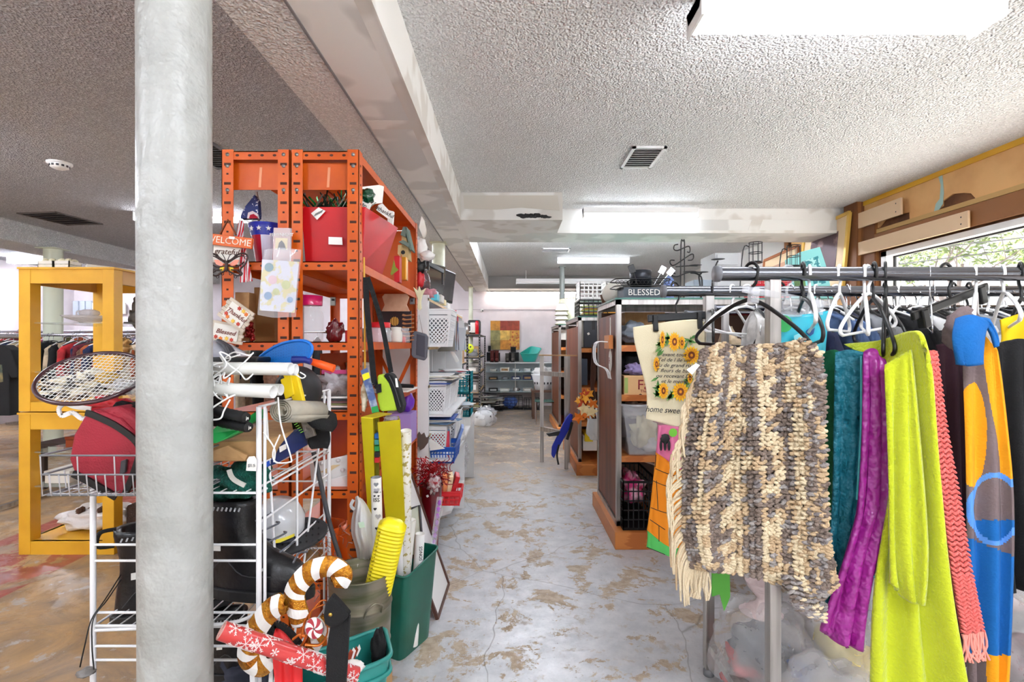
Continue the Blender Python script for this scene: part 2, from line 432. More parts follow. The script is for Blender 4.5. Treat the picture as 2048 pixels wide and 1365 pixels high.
# fluorescent fixtures
DIM_T = mat('dim fluorescent tube', (255, 246, 236), .3, emit=8)
SOFT_T = mat('older fluorescent tube', (242, 246, 255), .3, emit=TUBE_POWER * .34)
TUBE = mat('lit fluorescent tube', (238, 244, 255), .3, emit=TUBE_POWER * 1.15)
HOUS = mat('white enamel housing', (236, 236, 236), .35)
def fixture(x0, x1, y, label, n=2, z=CEIL, lit=True, w=.15, drop=0, power=None):
    t = thing('fluorescent_fixture', label, 'ceiling light', ((x0 + x1) / 2, y, z - .1), 'tube lights in view')
    hz = z - drop; hw = w / 2 if lit is not True else w * .2
    MB().prism([(x0, y - hw, hz), (x0, y + hw, hz), (x0, y + hw * .75, hz - .055), (x0, y - hw * .75, hz - .055)], (x1 - x0, 0, 0)).build('housing', HOUS, t)
    for xe in (x0, x1 - .012): MB().box((xe, y - w / 2, hz - .1), (xe + .012, y + w / 2, hz)).build('end_cap', HOUS, t)
    ys = [y] if n == 1 else [y - w * .27, y + w * .27]
    for yy in ys:
        o = MB().tube([(x0 + .015, yy, hz - .078), (x1 - .015, yy, hz - .078)], .019, 10).build('tube', ({True: TUBE, 'soft': SOFT_T, 'dim': DIM_T}[lit]) if lit else HOUS, t)
    if z < CEIL - .05 and y < 10.5:
        for x in (x0 + .2, x1 - .2): MB().tube([(x, y, hz), (x, y, CEIL)], .006, 6).build('suspension_rod', HOUS, t)
    return t
fixture(.76, 1.985, 2.08, 'twin tube ceiling light nearest the camera at upper right', z=2.82, w=.17, lit='soft')
fixture(.77, 2.0, 5.36, 'single tube light mounted just in front of the drywall cross beam', 1, z=2.86, w=.1, lit='soft')
fixture(.79, 2.03, 8.6, 'lit ceiling light beyond the cross beam, centre', 1, w=.1, lit='soft')
fixture(.1, 2.6, 10.05, 'long grey unlit strip light hanging before the back wall', 1, z=2.72, lit=False, w=.16)
fixture(-.56, 1.5, 11.35, 'thin lit strip along the top of the back wall', 1, z=SOF + .02, w=.08, lit='dim')
fixture(-4.25, -3.0, 5.7, 'lit tube light over the yellow cabinet beside the near column', 2, w=.17, lit='soft')
fixture(-8.6, -7.0, 8.6, 'lit tube light at far left above the clothing racks', 2, w=.17)
fixture(-2.9, -1.7, 8.9, 'lit tube light glowing behind the orange shelving', 2, w=.17)
fixture(.3, 1.52, -.6, 'twin tube ceiling light behind the camera on the window side', 2, w=.17)
fixture(-4.0, -2.8, .2, 'twin tube ceiling light behind the camera over the left floor', 2, w=.17)
fixture(-5.2, -4.0, 2.9, 'lit tube light above the left clothing floor out of frame', 2, w=.17)
fixture(-.3, .92, 6.6, 'added fill light hidden behind the cross beam over the middle cabinet', 2)  # unseen tubes added to brighten the ceiling past the beam
fixture(1.6, 2.82, 6.6, 'added fill light hidden behind the cross beam nearer the right wall', 2)  # second added tube, hidden by the beam, fills the back area
fixture(-2.5, -1.3, 6.6, 'added fill light over the floor behind the white shelving', 2)  # added out of sight to fill the back floor with light
fixture(-7.6, -6.4, 4.4, 'added fill light off the left edge over the clothing floor', 2)  # added outside the view to brighten the left side
fixture(-6.8, -5.6, .2, 'added fill light behind the camera at far left', 2)  # unseen fill tube, added for the left ceiling
fixture(2.0, 3.2, -1.6, 'added fill light behind the camera near the window wall', 2)  # extra tube added out of view as fill
fixture(-2.4, -1.2, -1.6, 'added fill light behind the camera left of the soffit', 2)  # added behind the viewpoint only to lift the light level
# vents, detector
def vent(c, lx, ly, label, mcol, n=8, rz=0, z=CEIL):
    t = thing('ceiling_vent', label, 'vent', (c[0], c[1], z)); t.rotation_euler = (0, 0, rz)
    WL[t] = Vector((0, 0, 0)); 
    mb = MB()
    for a, b in (((-lx / 2, -ly / 2), (lx / 2, -ly / 2 + .025)), ((-lx / 2, ly / 2 - .025), (lx / 2, ly / 2)), ((-lx / 2, -ly / 2), (-lx / 2 + .025, ly / 2)), ((lx / 2 - .025, -ly / 2), (lx / 2, ly / 2))):
        mb.box((a[0], a[1], -.012), (b[0], b[1], 0))
    fr_ = mb.build('frame', mcol, t)
    MB().box((-lx / 2 + .02, -ly / 2 + .02, -.003), (lx / 2 - .02, ly / 2 - .02, -.001)).build('backing', DGREY, t)
    for i in range(n):
        y = -ly / 2 + .03 + (ly - .06) * (i + .5) / n
        MB().cbox((0, y, -.007), (lx - .05, (ly - .06) / n * .5, .002), (.5, 0, 0)).build('louvre', mcol, fr_)
vent((1.05, 4.0), .26, .46, 'white ceiling register with louvres above the clothes rails', HOUS, 9)
vent((.7, 7.9), .45, .3, 'slim ceiling register in front of the farthest lit light', HOUS, 5)
vent((-5.33, 5.93), .5, .58, 'large dark square ceiling diffuser above the yellow cabinet', mat('dark vent metal', (104, 96, 92), .5), 6, -.12)
vent((-2.35, 3.95), .3, .6, 'grey ceiling register beside the orange shelving top', GREY, 12)
t = thing('smoke_detector', 'round white smoke detector on the shaded ceiling left of the column', 'smoke detector', (-3.72, 4.12, CEIL))
c = V(-3.72, 4.12, CEIL)
MB().lathe(c, [(.001, -.012), (.085, -.012), (.085, 0)], 28).build('base_plate', WHITE, t)
MB().lathe(c, [(.001, -.055), (.03, -.055), (.045, -.048), (.062, -.04), (.066, -.015)], 28).build('cover', WHITE, t)
cov = list(t.children)[-1]
mb = MB()
for i in range(12): mb.cbox(c + V(math.cos(i * PI / 6) * .064, math.sin(i * PI / 6) * .064, -.03), (.004, .018, .016), (0, 0, i * PI / 6))
mb.build('sensor_slot', DGREY, cov)
# ---- right wall with window
TANW = mat('tan wallboard', (226, 178, 118), .75, rgb2=(214, 164, 106), ns=4)
STUD = mat('old stud wood', (150, 98, 52), .65, rgb2=(118, 72, 38), ns=2.5, kind='wave', stretch=(2, 2, .4))
WH, WS = 2.325, .85
mb = MB().box((XR, YF, WH), (XR + .14, 5.0, CEIL)).box((XR, YF, 0), (XR + .14, 5.0, WS)).box((XR, 5.0, 0), (XR + .14, YB, CEIL)).box((XR, YF, WS), (XR + .14, -2.6, WH))
struct(MB().box((XR - .015, 6.12, 0), (XR, YB, CEIL)), 'wall_right_far', mat('white wall paint', (222, 218, 212), .7))
struct(mb, 'wall_right', mat('wall cavity', (128, 84, 52), .85, rgb2=(92, 58, 36), ns=5))
def W(px, py, off=0):
    Y = (XR - off) * F / (px - CX); return V(XR - off, Y, EYE + (HY - py) * Y / F)
XP = XR - .05
def wallpanel(pts, d=.05): return MB().prism([W(a, b, .0) for a, b in pts], (-d, 0, 0))
# torn wallboard with ragged lower edge
rag = [(1719, 404)]
edge = [(1719, 470), (1730, 476), (1742, 462), (1760, 456), (1775, 437), (1800, 430), (1822, 425), (1823, 443), (1838, 436), (1852, 437), (1872, 424), (1888, 412), (1888, 403), (1898, 396), (1910, 388), (1930, 386), (1946, 387), (1956, 398), (1966, 404), (1990, 402), (2010, 396), (2048, 388), (2100, 372), (2300, 300), (2600, 190), (3400, -100)]
ztop = lambda px: HY - (CEIL - EYE) / (XR / (px - CX)) 
top = [(px, ztop(px) + 1) for px in (3400, 2600, 2048, 1900, 1719)]
struct(MB().prism([W(a, b) for a, b in edge + top], (-.016, 0, 0)), 'trim_8', TANW)
YPNT = mat('yellow painted strip', (222, 168, 40), .5)
struct(MB().box((XR - .03, YF, CEIL - .045), (XR - .016, 5.4, CEIL)), 'trim_9', YPNT)
struct(MB().prism([W(a, b, .017) for a, b in [(1877, 352), (1885, 350), (1888, 385), (1886, 408), (1876, 424), (1868, 426), (1872, 408), (1880, 398), (1882, 370)]], (-.003, 0, 0)), 'trim_10', mat('pale blue paint scrap', (164, 196, 190), .7))
# header beams, posts
struct(MB().box((XR - .05, -3, WH + .02), (XR, 5.05, WH + .19)), 'trim_11', mat('header wood', (142, 92, 48), .6, rgb2=(112, 68, 36), ns=2, kind='wave', stretch=(3, .3, 3)))
struct(MB().box((XR - .03, -3, WH + .2), (XR, 5.3, WH + .24)), 'trim_12', mat('yellowed lath', (196, 158, 96), .6))
struct(MB().box((XR - .1, 5.24, 0), (XR, 5.44, CEIL)).box((XR - .05, 5.05, 0), (XR, 5.24, WH + .35)), 'trim_13', STUD)
struct(MB().box((XR - .02, 5.52, 2.0), (XR, 6.6, 2.86)).box((XR - .02, 5.44, 0), (XR, 6.0, 2.6)), 'trim_14', TANW)
struct(MB().box((XR - .06, 6.0, 1.9), (XR, 6.12, CEIL)).box((XR - .06, 6.6, 1.9), (XR, 6.7, CEIL)).box((XR - .05, 5.5, 2.42), (XR, 6.6, 2.5)), 'trim_15', STUD)
def plank(y0, y1, z0, z1, name, label, m=PINE, dz=0):
    t = thing(name, label, 'plank', (XR - .08, y0, z0))
    x = XR - .06
    MB().prism([(x, y0, z0), (x, y1, z0 + dz), (x, y1, z1 + dz), (x, y0, z1)], (-.022, 0, 0)).build('board', m, t, bevel=.002)
    for yy, zz in ((y0 + .06, z0 + .04), (y0 + .06, z1 - .04), (y1 - .07, z0 + .05), (y1 - .07, z1 - .04)):
        MB().disc((x - .0225, yy, zz), .007, 8, (-1, 0, 0)).build('nail', DGREY, t)
a, b = W(1819, 395), W(1716, 455)
plank(a.y, b.y, EYE + (HY - 429) * a.y / F, a.z, 'pine_plank', 'short pale pine board nailed over the torn wallboard')
a, b = W(1956, 421), W(1715, 508)
plank(a.y, b.y, EYE + (HY - 455) * a.y / F, a.z, 'pine_plank', 'long pale pine board nailed along the top of the window')
# window
WF = mat('white window frame', (232, 232, 230), .4)
y0, y1 = -2.6, 5.0
mb = MB().box((XR - .02, y0, WH - .05), (XR + .1, y1, WH)).box((XR - .02, y0, WS), (XR + .1, y1, WS + .05)).box((XR - .02, y1 - .07, WS), (XR + .1, y1, WH)).box((XR - .02, y0, WS), (XR + .1, y0 + .06, WH))
win = struct(mb, 'window_1', WF)
MB().box((XR + .05, y0, WH - .065), (XR + .07, y1 - .07, WH - .05)).box((XR + .05, y1 - .085, WS), (XR + .07, y1 - .07, WH)).build('gasket', BLACK, win)
MB().box((XR + .052, y0 + .02, WS), (XR + .058, y1 - .02, WH)).build('window_pane', mat('window glass', (240, 248, 255), .02, alpha=.08), win)
for y in (2.45, -.1): MB().box((XR, y, WS), (XR + .09, y + .05, WH)).build('mullion', WF, win)
# storefront behind the camera
mb = MB().box((XL, YF - .1, 0), (XR + .1, YF, .25)).box((XL, YF - .1, 2.6), (XR + .1, YF, CEIL))
for x in (XL, -7.5, -5.5, -3.5, -1.5, .4, 2.1, XR): mb.box((x - .05, YF - .1, 0), (x + .05, YF, CEIL))
struct(mb, 'wall_front', WF)
struct(MB().box((XL, YF - .06, .25), (XR, YF - .05, 2.6)), 'window_2', MATS['window glass'])
# ---- outdoors
struct(MB().box((-40, -40, -.15), (60, 60, -.1)), 'ground', mat('pale parking lot', (200, 198, 194), .9))
struct(MB().box((-40, -40, -.1), (60, YF - .4, -.09)), 'ground_bounce_damper', mat('dark bounce damper', (104, 104, 106), .9))  # unseen dark ground, added to cut light bouncing in through the storefront
t = thing('outside_building', 'pale low building with a light roof seen through the window', 'building', (17, 20, 0))
MB().box((13, 16, 0), (26, 26, 2.6)).build('wall', mat('pale siding', (222, 226, 232), .8), t)
MB().prism([(12.6, 15.6, 2.6), (12.6, 26, 2.6), (16, 26, 4.0), (16, 15.6, 4.0)][::1], (0, 0, .1)).build('roof', mat('light roof', (214, 222, 234), .7), t)
LEAF = mat('sunlit leaves', (142, 160, 84), .6, rgb2=(96, 120, 60), ns=8)
BARK = mat('grey bark', (112, 102, 100), .9)
def tree(x, y, h, seed, label, leaves=1400):
    rr = random.Random(seed); t = thing('tree', label, 'tree', (x, y, 0)); mb = MB(); tips = []
    def br(p, d, L_, r_, k):
        pts = [p]; rad = [r_]
        for i in range(5):
            d = (d + V(rr.uniform(-.16, .16), rr.uniform(-.16, .16), rr.uniform(-.02, .1))).normalized(); p = p + d * L_ / 5
            pts.append(p); rad.append(r_ * (1 - .1 * (i + 1)))
        mb.tube(pts, rad, 7)
        if k == 0: tips.append((pts[2:], L_)); return
        for _ in range(3 if k > 1 else 4):
            q = pts[rr.choice((3, 4, 5))]; nd = (d * .8 + V(rr.uniform(-1, 1), rr.uniform(-1, 1), rr.uniform(-.1, .55))).normalized()
            br(q, nd, L_ * rr.uniform(.6, .85), rad[-1] * .7, k - 1)
    br(V(x, y, -.1), V(0, 0, 1), h * .4, .2, 3)
    mb.build('trunk', BARK, t)
    lf = MB()
    for i in range(leaves):
        seg, L_ = rr.choice(tips); p = rr.choice(seg) + V(rr.gauss(0, .28), rr.gauss(0, .28), rr.gauss(0, .22))
        a = V(rr.uniform(-1, 1), rr.uniform(-1, 1), rr.uniform(-1, 1)).normalized() * .09; b = a.orthogonal().normalized() * .05
        lf.add([p - a, p + b, p + a, p - b], [(0, 1, 2, 3)])
    o = lf.build('foliage', LEAF, t); o['kind'] = 'stuff'
tree(12.5, 13.5, 7.5, 3, 'leafy green tree with grey forked trunk outside the window', 3800)
tree(17, 15.0, 8, 9, 'second paler tree further right beyond the window', 3000)
for k, (z, s) in enumerate(((4.9, .5), (3.75, -.2), (3.35, .15))):
    tag(MB().tube([(8.5 + 0 * k, 14, z), (13, 7, z + s)], .012, 5).build('power_line', DGREY), ['highest', 'middle', 'lowest'][k] + ' of three thin overhead wires crossing outside the window', 'wire')
# ================================================================ shape shorthands
def O(pts, Y): return [P(p[0], p[1], p[2] if len(p) > 2 else Y) for p in pts]
def Bx(x0, y0, x1, y1, Y, d, mb=None):
    a, b = P(x0, y1, Y), P(x1, y0, Y); return (mb or MB()).box((a.x, Y, a.z), (b.x, Y + d, b.z))
def slab(pts, Y, d=.01, mb=None): return (mb or MB()).prism(O(pts, Y), (0, d, 0))
def one(mb, name, m, label, cat, group=None, **k): return tag(mb.build(name, m, **k), label, cat, group)
def circ(c, r, n=16, ax=(0, 1, 0), sy=1, a0=0, x=None):
    z = Vector(ax).normalized(); xx = Vector(x) if x else (V(1, 0, 0) if abs(z.x) < .9 else V(0, 0, 1)); xx = (xx - z * xx.dot(z)).normalized(); yy = z.cross(xx); c = Vector(c)
    return [c + xx * r * math.cos(a0 + 2 * PI * i / n) + yy * r * sy * math.sin(a0 + 2 * PI * i / n) for i in range(n)]
def T(name, label, cat, pts, group=None, Y=None):
    return thing(name, label, cat, pts, group)
def star(c, r, n=5, k=.42, a0=PI / 2): return [V(c[0] + math.cos(a0 + PI * i / n) * (r if i % 2 == 0 else r * k), c[1], c[2] + math.sin(a0 + PI * i / n) * (r if i % 2 == 0 else r * k)) for i in range(2 * n)]
def stickers(parent, lst, Y, m=None, d=.001, name='price_sticker'):
    for p in lst: slab(p, Y - d, d * .8).build(name, m or PAPER, parent)
SHIP = lambda *a: None
# ================================================================ orange metal shelving
Y1, Y2 = 1.97, 3.2
SLOT = mat('slot shadow', (70, 34, 20), .8); ZINC = mat('zinc clip', (150, 152, 150), .35, .8)
def post(x, y, sx, sy, parent, top=2.17):
    w_ = .046; mb = MB()
    mb.box((min(x, x + sx * w_), y, 0), (max(x, x + sx * w_), y + .0025, top)) if sy > 0 else mb.box((min(x, x + sx * w_), y - .0025, 0), (max(x, x + sx * w_), y, top))
    mb.box((min(x, x + sx * .0025), min(y, y + sy * w_), 0), (max(x, x + sx * .0025), max(y, y + sy * w_), top))
    mb.use(1); yy = y - .001 if sy > 0 else y + .001; xo = x - sx * .001; cxx = x + sx * w_ * .5
    k = 0; z = .06
    while z < top - .03:
        h = (.005, .0035)[k % 2]; ww = (.013, .004)[k % 2]
        mb.box((cxx - ww, min(yy, y), z - h), (cxx + ww, max(yy, y), z + h))
        mb.box((min(x, xo), y + sy * .018, z - .004), (max(x, xo), y + sy * .026, z + .004))
        z += .038; k += 1
    mb.use(2)
    for z in (top - .02, top - .065, top - .16): mb.lathe((cxx, y, z), [(.0075, 0), (.0075, .002), (.0001, .0035)], 10, (0, -sy, 0))
    return mb.build('post', [ORANGE, SLOT, ZINC], parent)
ZS = [1.712, 1.395, 1.12, .81, .45, .12]
def shelving(x0, x1, label, brace):
    t = thing('metal_shelving', label, 'shelving', ((x0 + x1) / 2, (Y1 + Y2) / 2, 0), 'orange steel shelving units back to back')
    for x, sx in ((x0, 1), (x1, -1)):
        for y, sy in ((Y1, 1), (Y2, -1)): post(x, y, sx, sy, t)
    def shelf(z, nm='shelf', h=.034):
        mb = MB().box((x0 + .004, Y1 + .003, z + h / 2 - .004), (x1 - .004, Y2 - .003, z + h / 2))
        for a, b in (((x0 + .003, Y1 + .003), (x1 - .003, Y1 + .006)), ((x0 + .003, Y2 - .006), (x1 - .003, Y2 - .003)), ((x0 + .003, Y1 + .003), (x0 + .006, Y2 - .003)), ((x1 - .006, Y1 + .003), (x1 - .003, Y2 - .003))):
            mb.box((a[0], a[1], z - h / 2), (b[0], b[1], z + h / 2))
        mb.use(1); 
        for i in range(4): mb.disc((x0 + .06 + (x1 - x0 - .12) * i / 3, Y1 + .0025, z), .005, 10, (0, -1, 0), sx=1.5)
        mb.build(nm, [ORANGE, SLOT], t)
    for z in ZS: shelf(z)
    shelf(2.148)
    mb = MB().box((x0 + .02, Y1 + .03, 2.02), (x1 - .02, Y1 + .033, 2.128)); mb.use(1).prism([(x0 + .13, Y1 + .0295, 2.03), (x0 + .14, Y1 + .0295, 2.03), (x0 + .145, Y1 + .0295, 2.11), (x0 + .135, Y1 + .0295, 2.11)], (0, .001, 0)); mb.build('gusset_panel', [ORANGE, mat('scuffed orange', (222, 150, 110), .6)], t)
    if brace:
        mb = MB().bar((x0 + .01, Y2 - .01, .85), (x1 - .01, Y2 - .01, 1.38), .022, .003, (0, 1, 0)).bar((x1 - .01, Y2 - .014, .85), (x0 + .01, Y2 - .014, 1.38), .022, .003, (0, 1, 0)); mb.build('cross_brace', ORANGE, t)
        MB().box((x0 + .01, Y2 - .002, 1.41), (x1 - .01, Y2, 2.13)).build('end_panel', mat('orange painted steel, worn', (206, 92, 30), .45), t)
        MB().box((x0, Y1 + .3, .1), (x0 + .003, Y2 - .05, 1.36)).build('back_panel', mat('inner orange steel', (186, 74, 20), .45), t)
    return t
shelving(-1.140, -.873, 'orange steel shelving holding the star-spangled bucket and cardboard', False)
shelving(-.867, -.599, 'orange steel shelving on the aisle side holding the red tote', True)
# unit L contents ------------------------------------------------------
z2 = ZS[0] + .0172; z3 = ZS[1] + .0172; z4 = ZS[2] + .0172; z5 = ZS[3] + .0172
RB = mat('royal blue enamel', (34, 52, 168), .25, coat=.5); LAV = mat('pale lavender enamel', (214, 212, 232), .25, coat=.4); CRIM = mat('crimson enamel', (178, 24, 50), .25, coat=.4)
c = V(-1.03, 2.12, z2)
t = thing('star_bucket', 'patriotic metal bucket with blue star band and red and white stripes', 'bucket', c)
mb = MB(); n = 32
prof = [(.045, 0), (.048, .006), (.063, .118)]
mb.use(0).lathe(c, [(.0001, .003), (.045, 0)], n)
for i in range(n):
    a0, a1 = 2 * PI * i / n, 2 * PI * (i + 1) / n; mb.k = 0 if (i // 4) % 2 else 1
    mb.add([c + V(math.cos(a) * r_, math.sin(a) * r_, h) for r_, h in ((.045, 0), (.064, .125)) for a in (a0, a1)], [(0, 1, 3, 2)], True)
mb.build('stripe_wall', [CRIM, LAV], t)
MB().lathe(c, [(.064, .125), (.0645, .127), (.074, .158), (.076, .172), (.078, .174), (.076, .177), (.072, .172), (.062, .12), (.044, .01)], n).build('rim_band', RB, t)
mb = MB()
for a in (-2.1, -1.6, -1.1, -.55):
    cc = c + V(math.cos(a) * .072, math.sin(a) * .072, .15); R_ = V(-math.sin(a), math.cos(a), 0)
    pts = [cc + R_ * (math.cos(PI / 2 + PI * i / 5) * (.011 if i % 2 == 0 else .0045)) + V(0, 0, math.sin(PI / 2 + PI * i / 5) * (.011 if i % 2 == 0 else .0045)) for i in range(10)]
    mb.prism(pts, V(math.cos(a), math.sin(a), 0) * .004)
mb.build('star', WHITE, t)
NAVY = mat('navy star cloth', (44, 56, 110), .8, rgb2=(235, 235, 240), ns=90, nlo=.62, nhi=.64)
t = thing('flag', 'small rolled flag with stars standing up in the patriotic bucket', 'flag', P(510, 450, 2.13))
slab([(479, 437), (484, 424), (490, 412), (500, 400), (508, 389), (515, 400), (517, 428), (516, 437)], 2.1, .03).build('star_field', NAVY, t, bevel=.004)
slab([(494, 437), (496, 426), (505, 422), (515, 428), (516, 437)], 2.095, .012).build('red_stripe', mat('flag white', (232, 222, 224), .8), t)
slab([(498, 437), (500, 430), (507, 428), (514, 433), (515, 437)], 2.09, .012).build('stripe', CRIM, t)
MB().tube(O([(513, 384), (516, 400), (518, 450)], 2.14), .005).build('flagpole', mat('grey wood', (170, 150, 140)), t)
mb = MB(); mb.sheet([O([(478, 440), (488, 442)], 2.02), O([(474, 470), (487, 470)], 2.0), O([(478, 500), (492, 502)], 1.96), O([(480, 566), (505, 563)], 1.955)], 6, 16, .006, 1.5)
t = one(mb, 'hanging_flag', mat('striped flag', (214, 40, 56), .8, rgb2=(238, 234, 236), ns=9, nlo=.49, nhi=.51, kind='wave', stretch=(3.2, .01, .01)), 'red and white striped flag hanging down behind the welcome sign', 'flag', solid=.001)
# hanging things on the end of unit L
def plaque(pts, Y, d, name, label, cat, m, texts=(), extra=None, group=None):
    cxp = sum(p[0] for p in pts) / len(pts); cyp = sum(p[1] for p in pts) / len(pts)
    t = thing(name, label, cat, P(cxp, max(p[1] for p in pts), Y), group)
    slab(pts, Y, d).build('board', m, t, bevel=.0015)
    for (b, x, y, h, mm, ang, sh) in texts:
        r_ = V(math.cos(ang), 0, -math.sin(ang)); text(b, P(x, y, Y - .0015), h * Y / F * 1.25, r_, (0, 0, 1), mm, t, shear=sh)
    if extra: extra(t)
    return t
SIGNO = mat('orange stained sign', (214, 98, 30), .45, rgb2=(186, 76, 22), ns=8)
def ex(t):
    MB().tube(O([(440, 469), (456, 440), (472, 470)], 1.93), .004, 6).build('hanger_cord', BROWN, t)
    slab([(458, 473), (469, 474), (469, 479), (458, 478)], 1.91, .002).build('price_sticker', PAPER, t)
plaque([(414, 466), (505, 477), (502, 498), (413, 488)], 1.92, .012, 'welcome_sign', 'orange wooden WELCOME sign hanging from the left shelf post', 'sign', SIGNO, [('WELCOME', 457, 482.5, 15, mat('pierced light', (236, 216, 196), .7), .12, 0)], ex)
plaque([(427, 488), (481, 496), (477, 530), (425, 525)], 1.937, .008, 'grateful_sign', 'white wooden sign lettered grateful hanging under the welcome sign', 'sign', OFFW, [('grateful', 453, 504, 13, mat('sepia ink', (96, 62, 48), .7), .08, .25)])
# butterfly
BF = mat('pierced bronze', (66, 52, 50), .4, .6); t = thing('metal_butterfly', 'pierced metal butterfly ornament with pink and yellow wing panes', 'ornament', P(453, 556, 1.9))
def wing(fl):
    m_ = lambda x: 453 + fl * (x - 453)
    mb = MB(); Y = 1.9
    outer = [(453, 525), (462, 520), (475, 510), (488, 507), (495, 514), (491, 527), (480, 540), (484, 548), (474, 552), (464, 546), (456, 541)]
    up = smooth_path(O([(m_(a), b) for a, b in outer], Y), 4, True); mb.tube(up, .0035, 6, closed=True)
    for a, b, c_ in (((456, 526), (478, 513), (489, 513)), ((456, 532), (474, 534), (488, 524)), ((462, 540), (474, 541), (480, 546))):
        mb.tube(smooth_path(O([(m_(q[0]), q[1]) for q in (a, b, c_)], Y), 4), .0025, 5)
    for i in range(9):
        q = outer[2 + i % 8]; mb.tube(circ(P(m_(q[0] - 3), q[1] + 2, Y), .005, 8), .0015, 4, closed=True)
    return mb.build('wing', BF, t)
for fl in (1, -1):
    wing(fl); m_ = lambda x: 453 + fl * (x - 453)
    slab([(m_(459), 528), (m_(469), 520), (m_(478), 520), (m_(474), 529), (m_(463), 533)], 1.902, .002).build('upper_pane', mat('salmon pane', (232, 142, 118), .4), t)
    slab([(m_(458), 534), (m_(466), 535), (m_(468), 541), (m_(461), 543)], 1.902, .002).build('lower_pane', mat('yellow pane', (232, 204, 40), .4), t)
mb = MB().blob(P(453, 533, 1.895), (.006, .006, .022), 0, 1, 8); mb.tube(smooth_path(O([(452, 524), (448, 514), (444, 508)], 1.895), 4), .0015, 5).tube(smooth_path(O([(454, 524), (458, 514), (462, 508)], 1.895), 4), .0015, 5)
mb.build('body', BF, t)
# thankful signs
KR = mat('whitewashed slats', (206, 192, 174), .75, rgb2=(190, 174, 154), ns=8); FLR = [mat('painted rust flower', (186, 62, 44), .7), mat('painted orange flower', (222, 120, 50), .7), mat('painted yellow flower', (232, 190, 80), .7)]
def slatsign(cx_, cy_, w_, h_, ang, Y, body, label, flw):
    ca, sa = math.cos(ang), math.sin(ang)
    q = lambda u, v: (cx_ + u * ca - v * sa, cy_ + u * sa + v * ca)
    t = thing('autumn_sign', label, 'sign', P(cx_, cy_ + h_ / 2, Y))
    for k in range(6):
        v0 = -h_ / 2 + h_ * k / 6; j = (k % 2) * 2.5
        slab([q(-w_ / 2 - j, v0), q(w_ / 2 + j, v0), q(w_ / 2 + j, v0 + h_ / 6 - .6), q(-w_ / 2 - j, v0 + h_ / 6 - .6)], Y, .008).build('slat', KR, t)
    slab([q(-w_ * .38, -h_ * .38), q(w_ * .38, -h_ * .38), q(w_ * .38, h_ * .38), q(-w_ * .38, h_ * .38)], Y - .004, .004).build('card', OFFW, t)
    text(body, P(*q(0, 0), Y - .006), 13 * Y / F, V(ca, 0, -sa), V(sa, 0, ca), mat('rust ink', (120, 44, 30)), t, shear=.3)
    for k, (u, v) in enumerate(flw):
        a, b = q(u, v); mb = MB().prism(star(P(a, b, Y - .006), .009, 6, .6), (0, .002, 0)); mb.build('painted_flower', FLR[k % 3], t)
slatsign(451, 665, 66, 40, .18, 1.93, 'Blessed', 'white slatted autumn sign partly covered, lower of two', [(-18, 12), (-8, 14), (4, 12), (14, 13)])
slatsign(472, 630, 58, 46, .62, 1.9, 'Thankful', 'tilted slatted sign reading Thankful with painted flowers', [(-18, 9), (-12, 13), (2, 14), (14, 13), (16, -12), (8, -14), (-2, -14)])
# hanging packs
PK = mat('rosy card', (206, 150, 140), .5)
t = thing('carded_toy', 'narrow pinkish carded pack hanging on the middle post', 'pack', P(562, 520, 1.93))
slab([(548, 456), (580, 457), (579, 522), (546, 520)], 1.93, .004).build('card', PK, t)
slab([(551, 476), (575, 477), (574, 500), (550, 499)], 1.926, .002).build('picture', mat('cream picture', (232, 216, 168)), t)
slab([(555, 499), (558, 486), (563, 481), (568, 487), (572, 499)], 1.924, .002).build('figure', DGREY, t)
text('PEEP NIGHT', P(563, 470, 1.925), .017, (1, 0, 0), (0, 0, 1), PAPER, t)
slab([(546, 455), (582, 456), (580, 523), (545, 521)], 1.915, .012).build('blister', CLEAR, t, bevel=.003)
t = thing('bagged_foam_kit', 'clear bag of pale foam craft pieces hanging below the carded pack', 'bag', P(557, 633, 1.9))
FOAM = mat('pastel foam print', (222, 224, 236), .6, rgb2=(226, 214, 150), ns=26, nlo=.5, nhi=.56)
slab([(524, 519), (597, 524), (588, 626), (519, 621)], 1.9, .006).build('print_card', FOAM, t)
mb = MB(); 
for (x, y, r_, k) in ((536, 592, 8, 0), (552, 584, 7, 1), (545, 560, 9, 2), (572, 570, 9, 1), (580, 600, 6, 0), (538, 535, 9, 3)):
    mb.use(k); mb.lathe(P(x, y, 1.897), [(r_ * .0019, 0), (.0001, .001)], 14, (0, -1, 0))
mb.build('printed_spot', [mat('faded blue print', (110, 150, 190)), mat('faded olive print', (200, 204, 130)), mat('faded pink print', (228, 190, 200)), mat('faded teal print', (90, 140, 150))], t)
mb = MB(); mb.sheet([O([(528, 500), (560, 496), (603, 500)], 1.89), O([(522, 560), (560, 562), (598, 564)], 1.885), O([(515, 630), (550, 636), (592, 634)], 1.89)], 14, 14, .004, 3); mb.build('clear_bag', CLEAR, t)
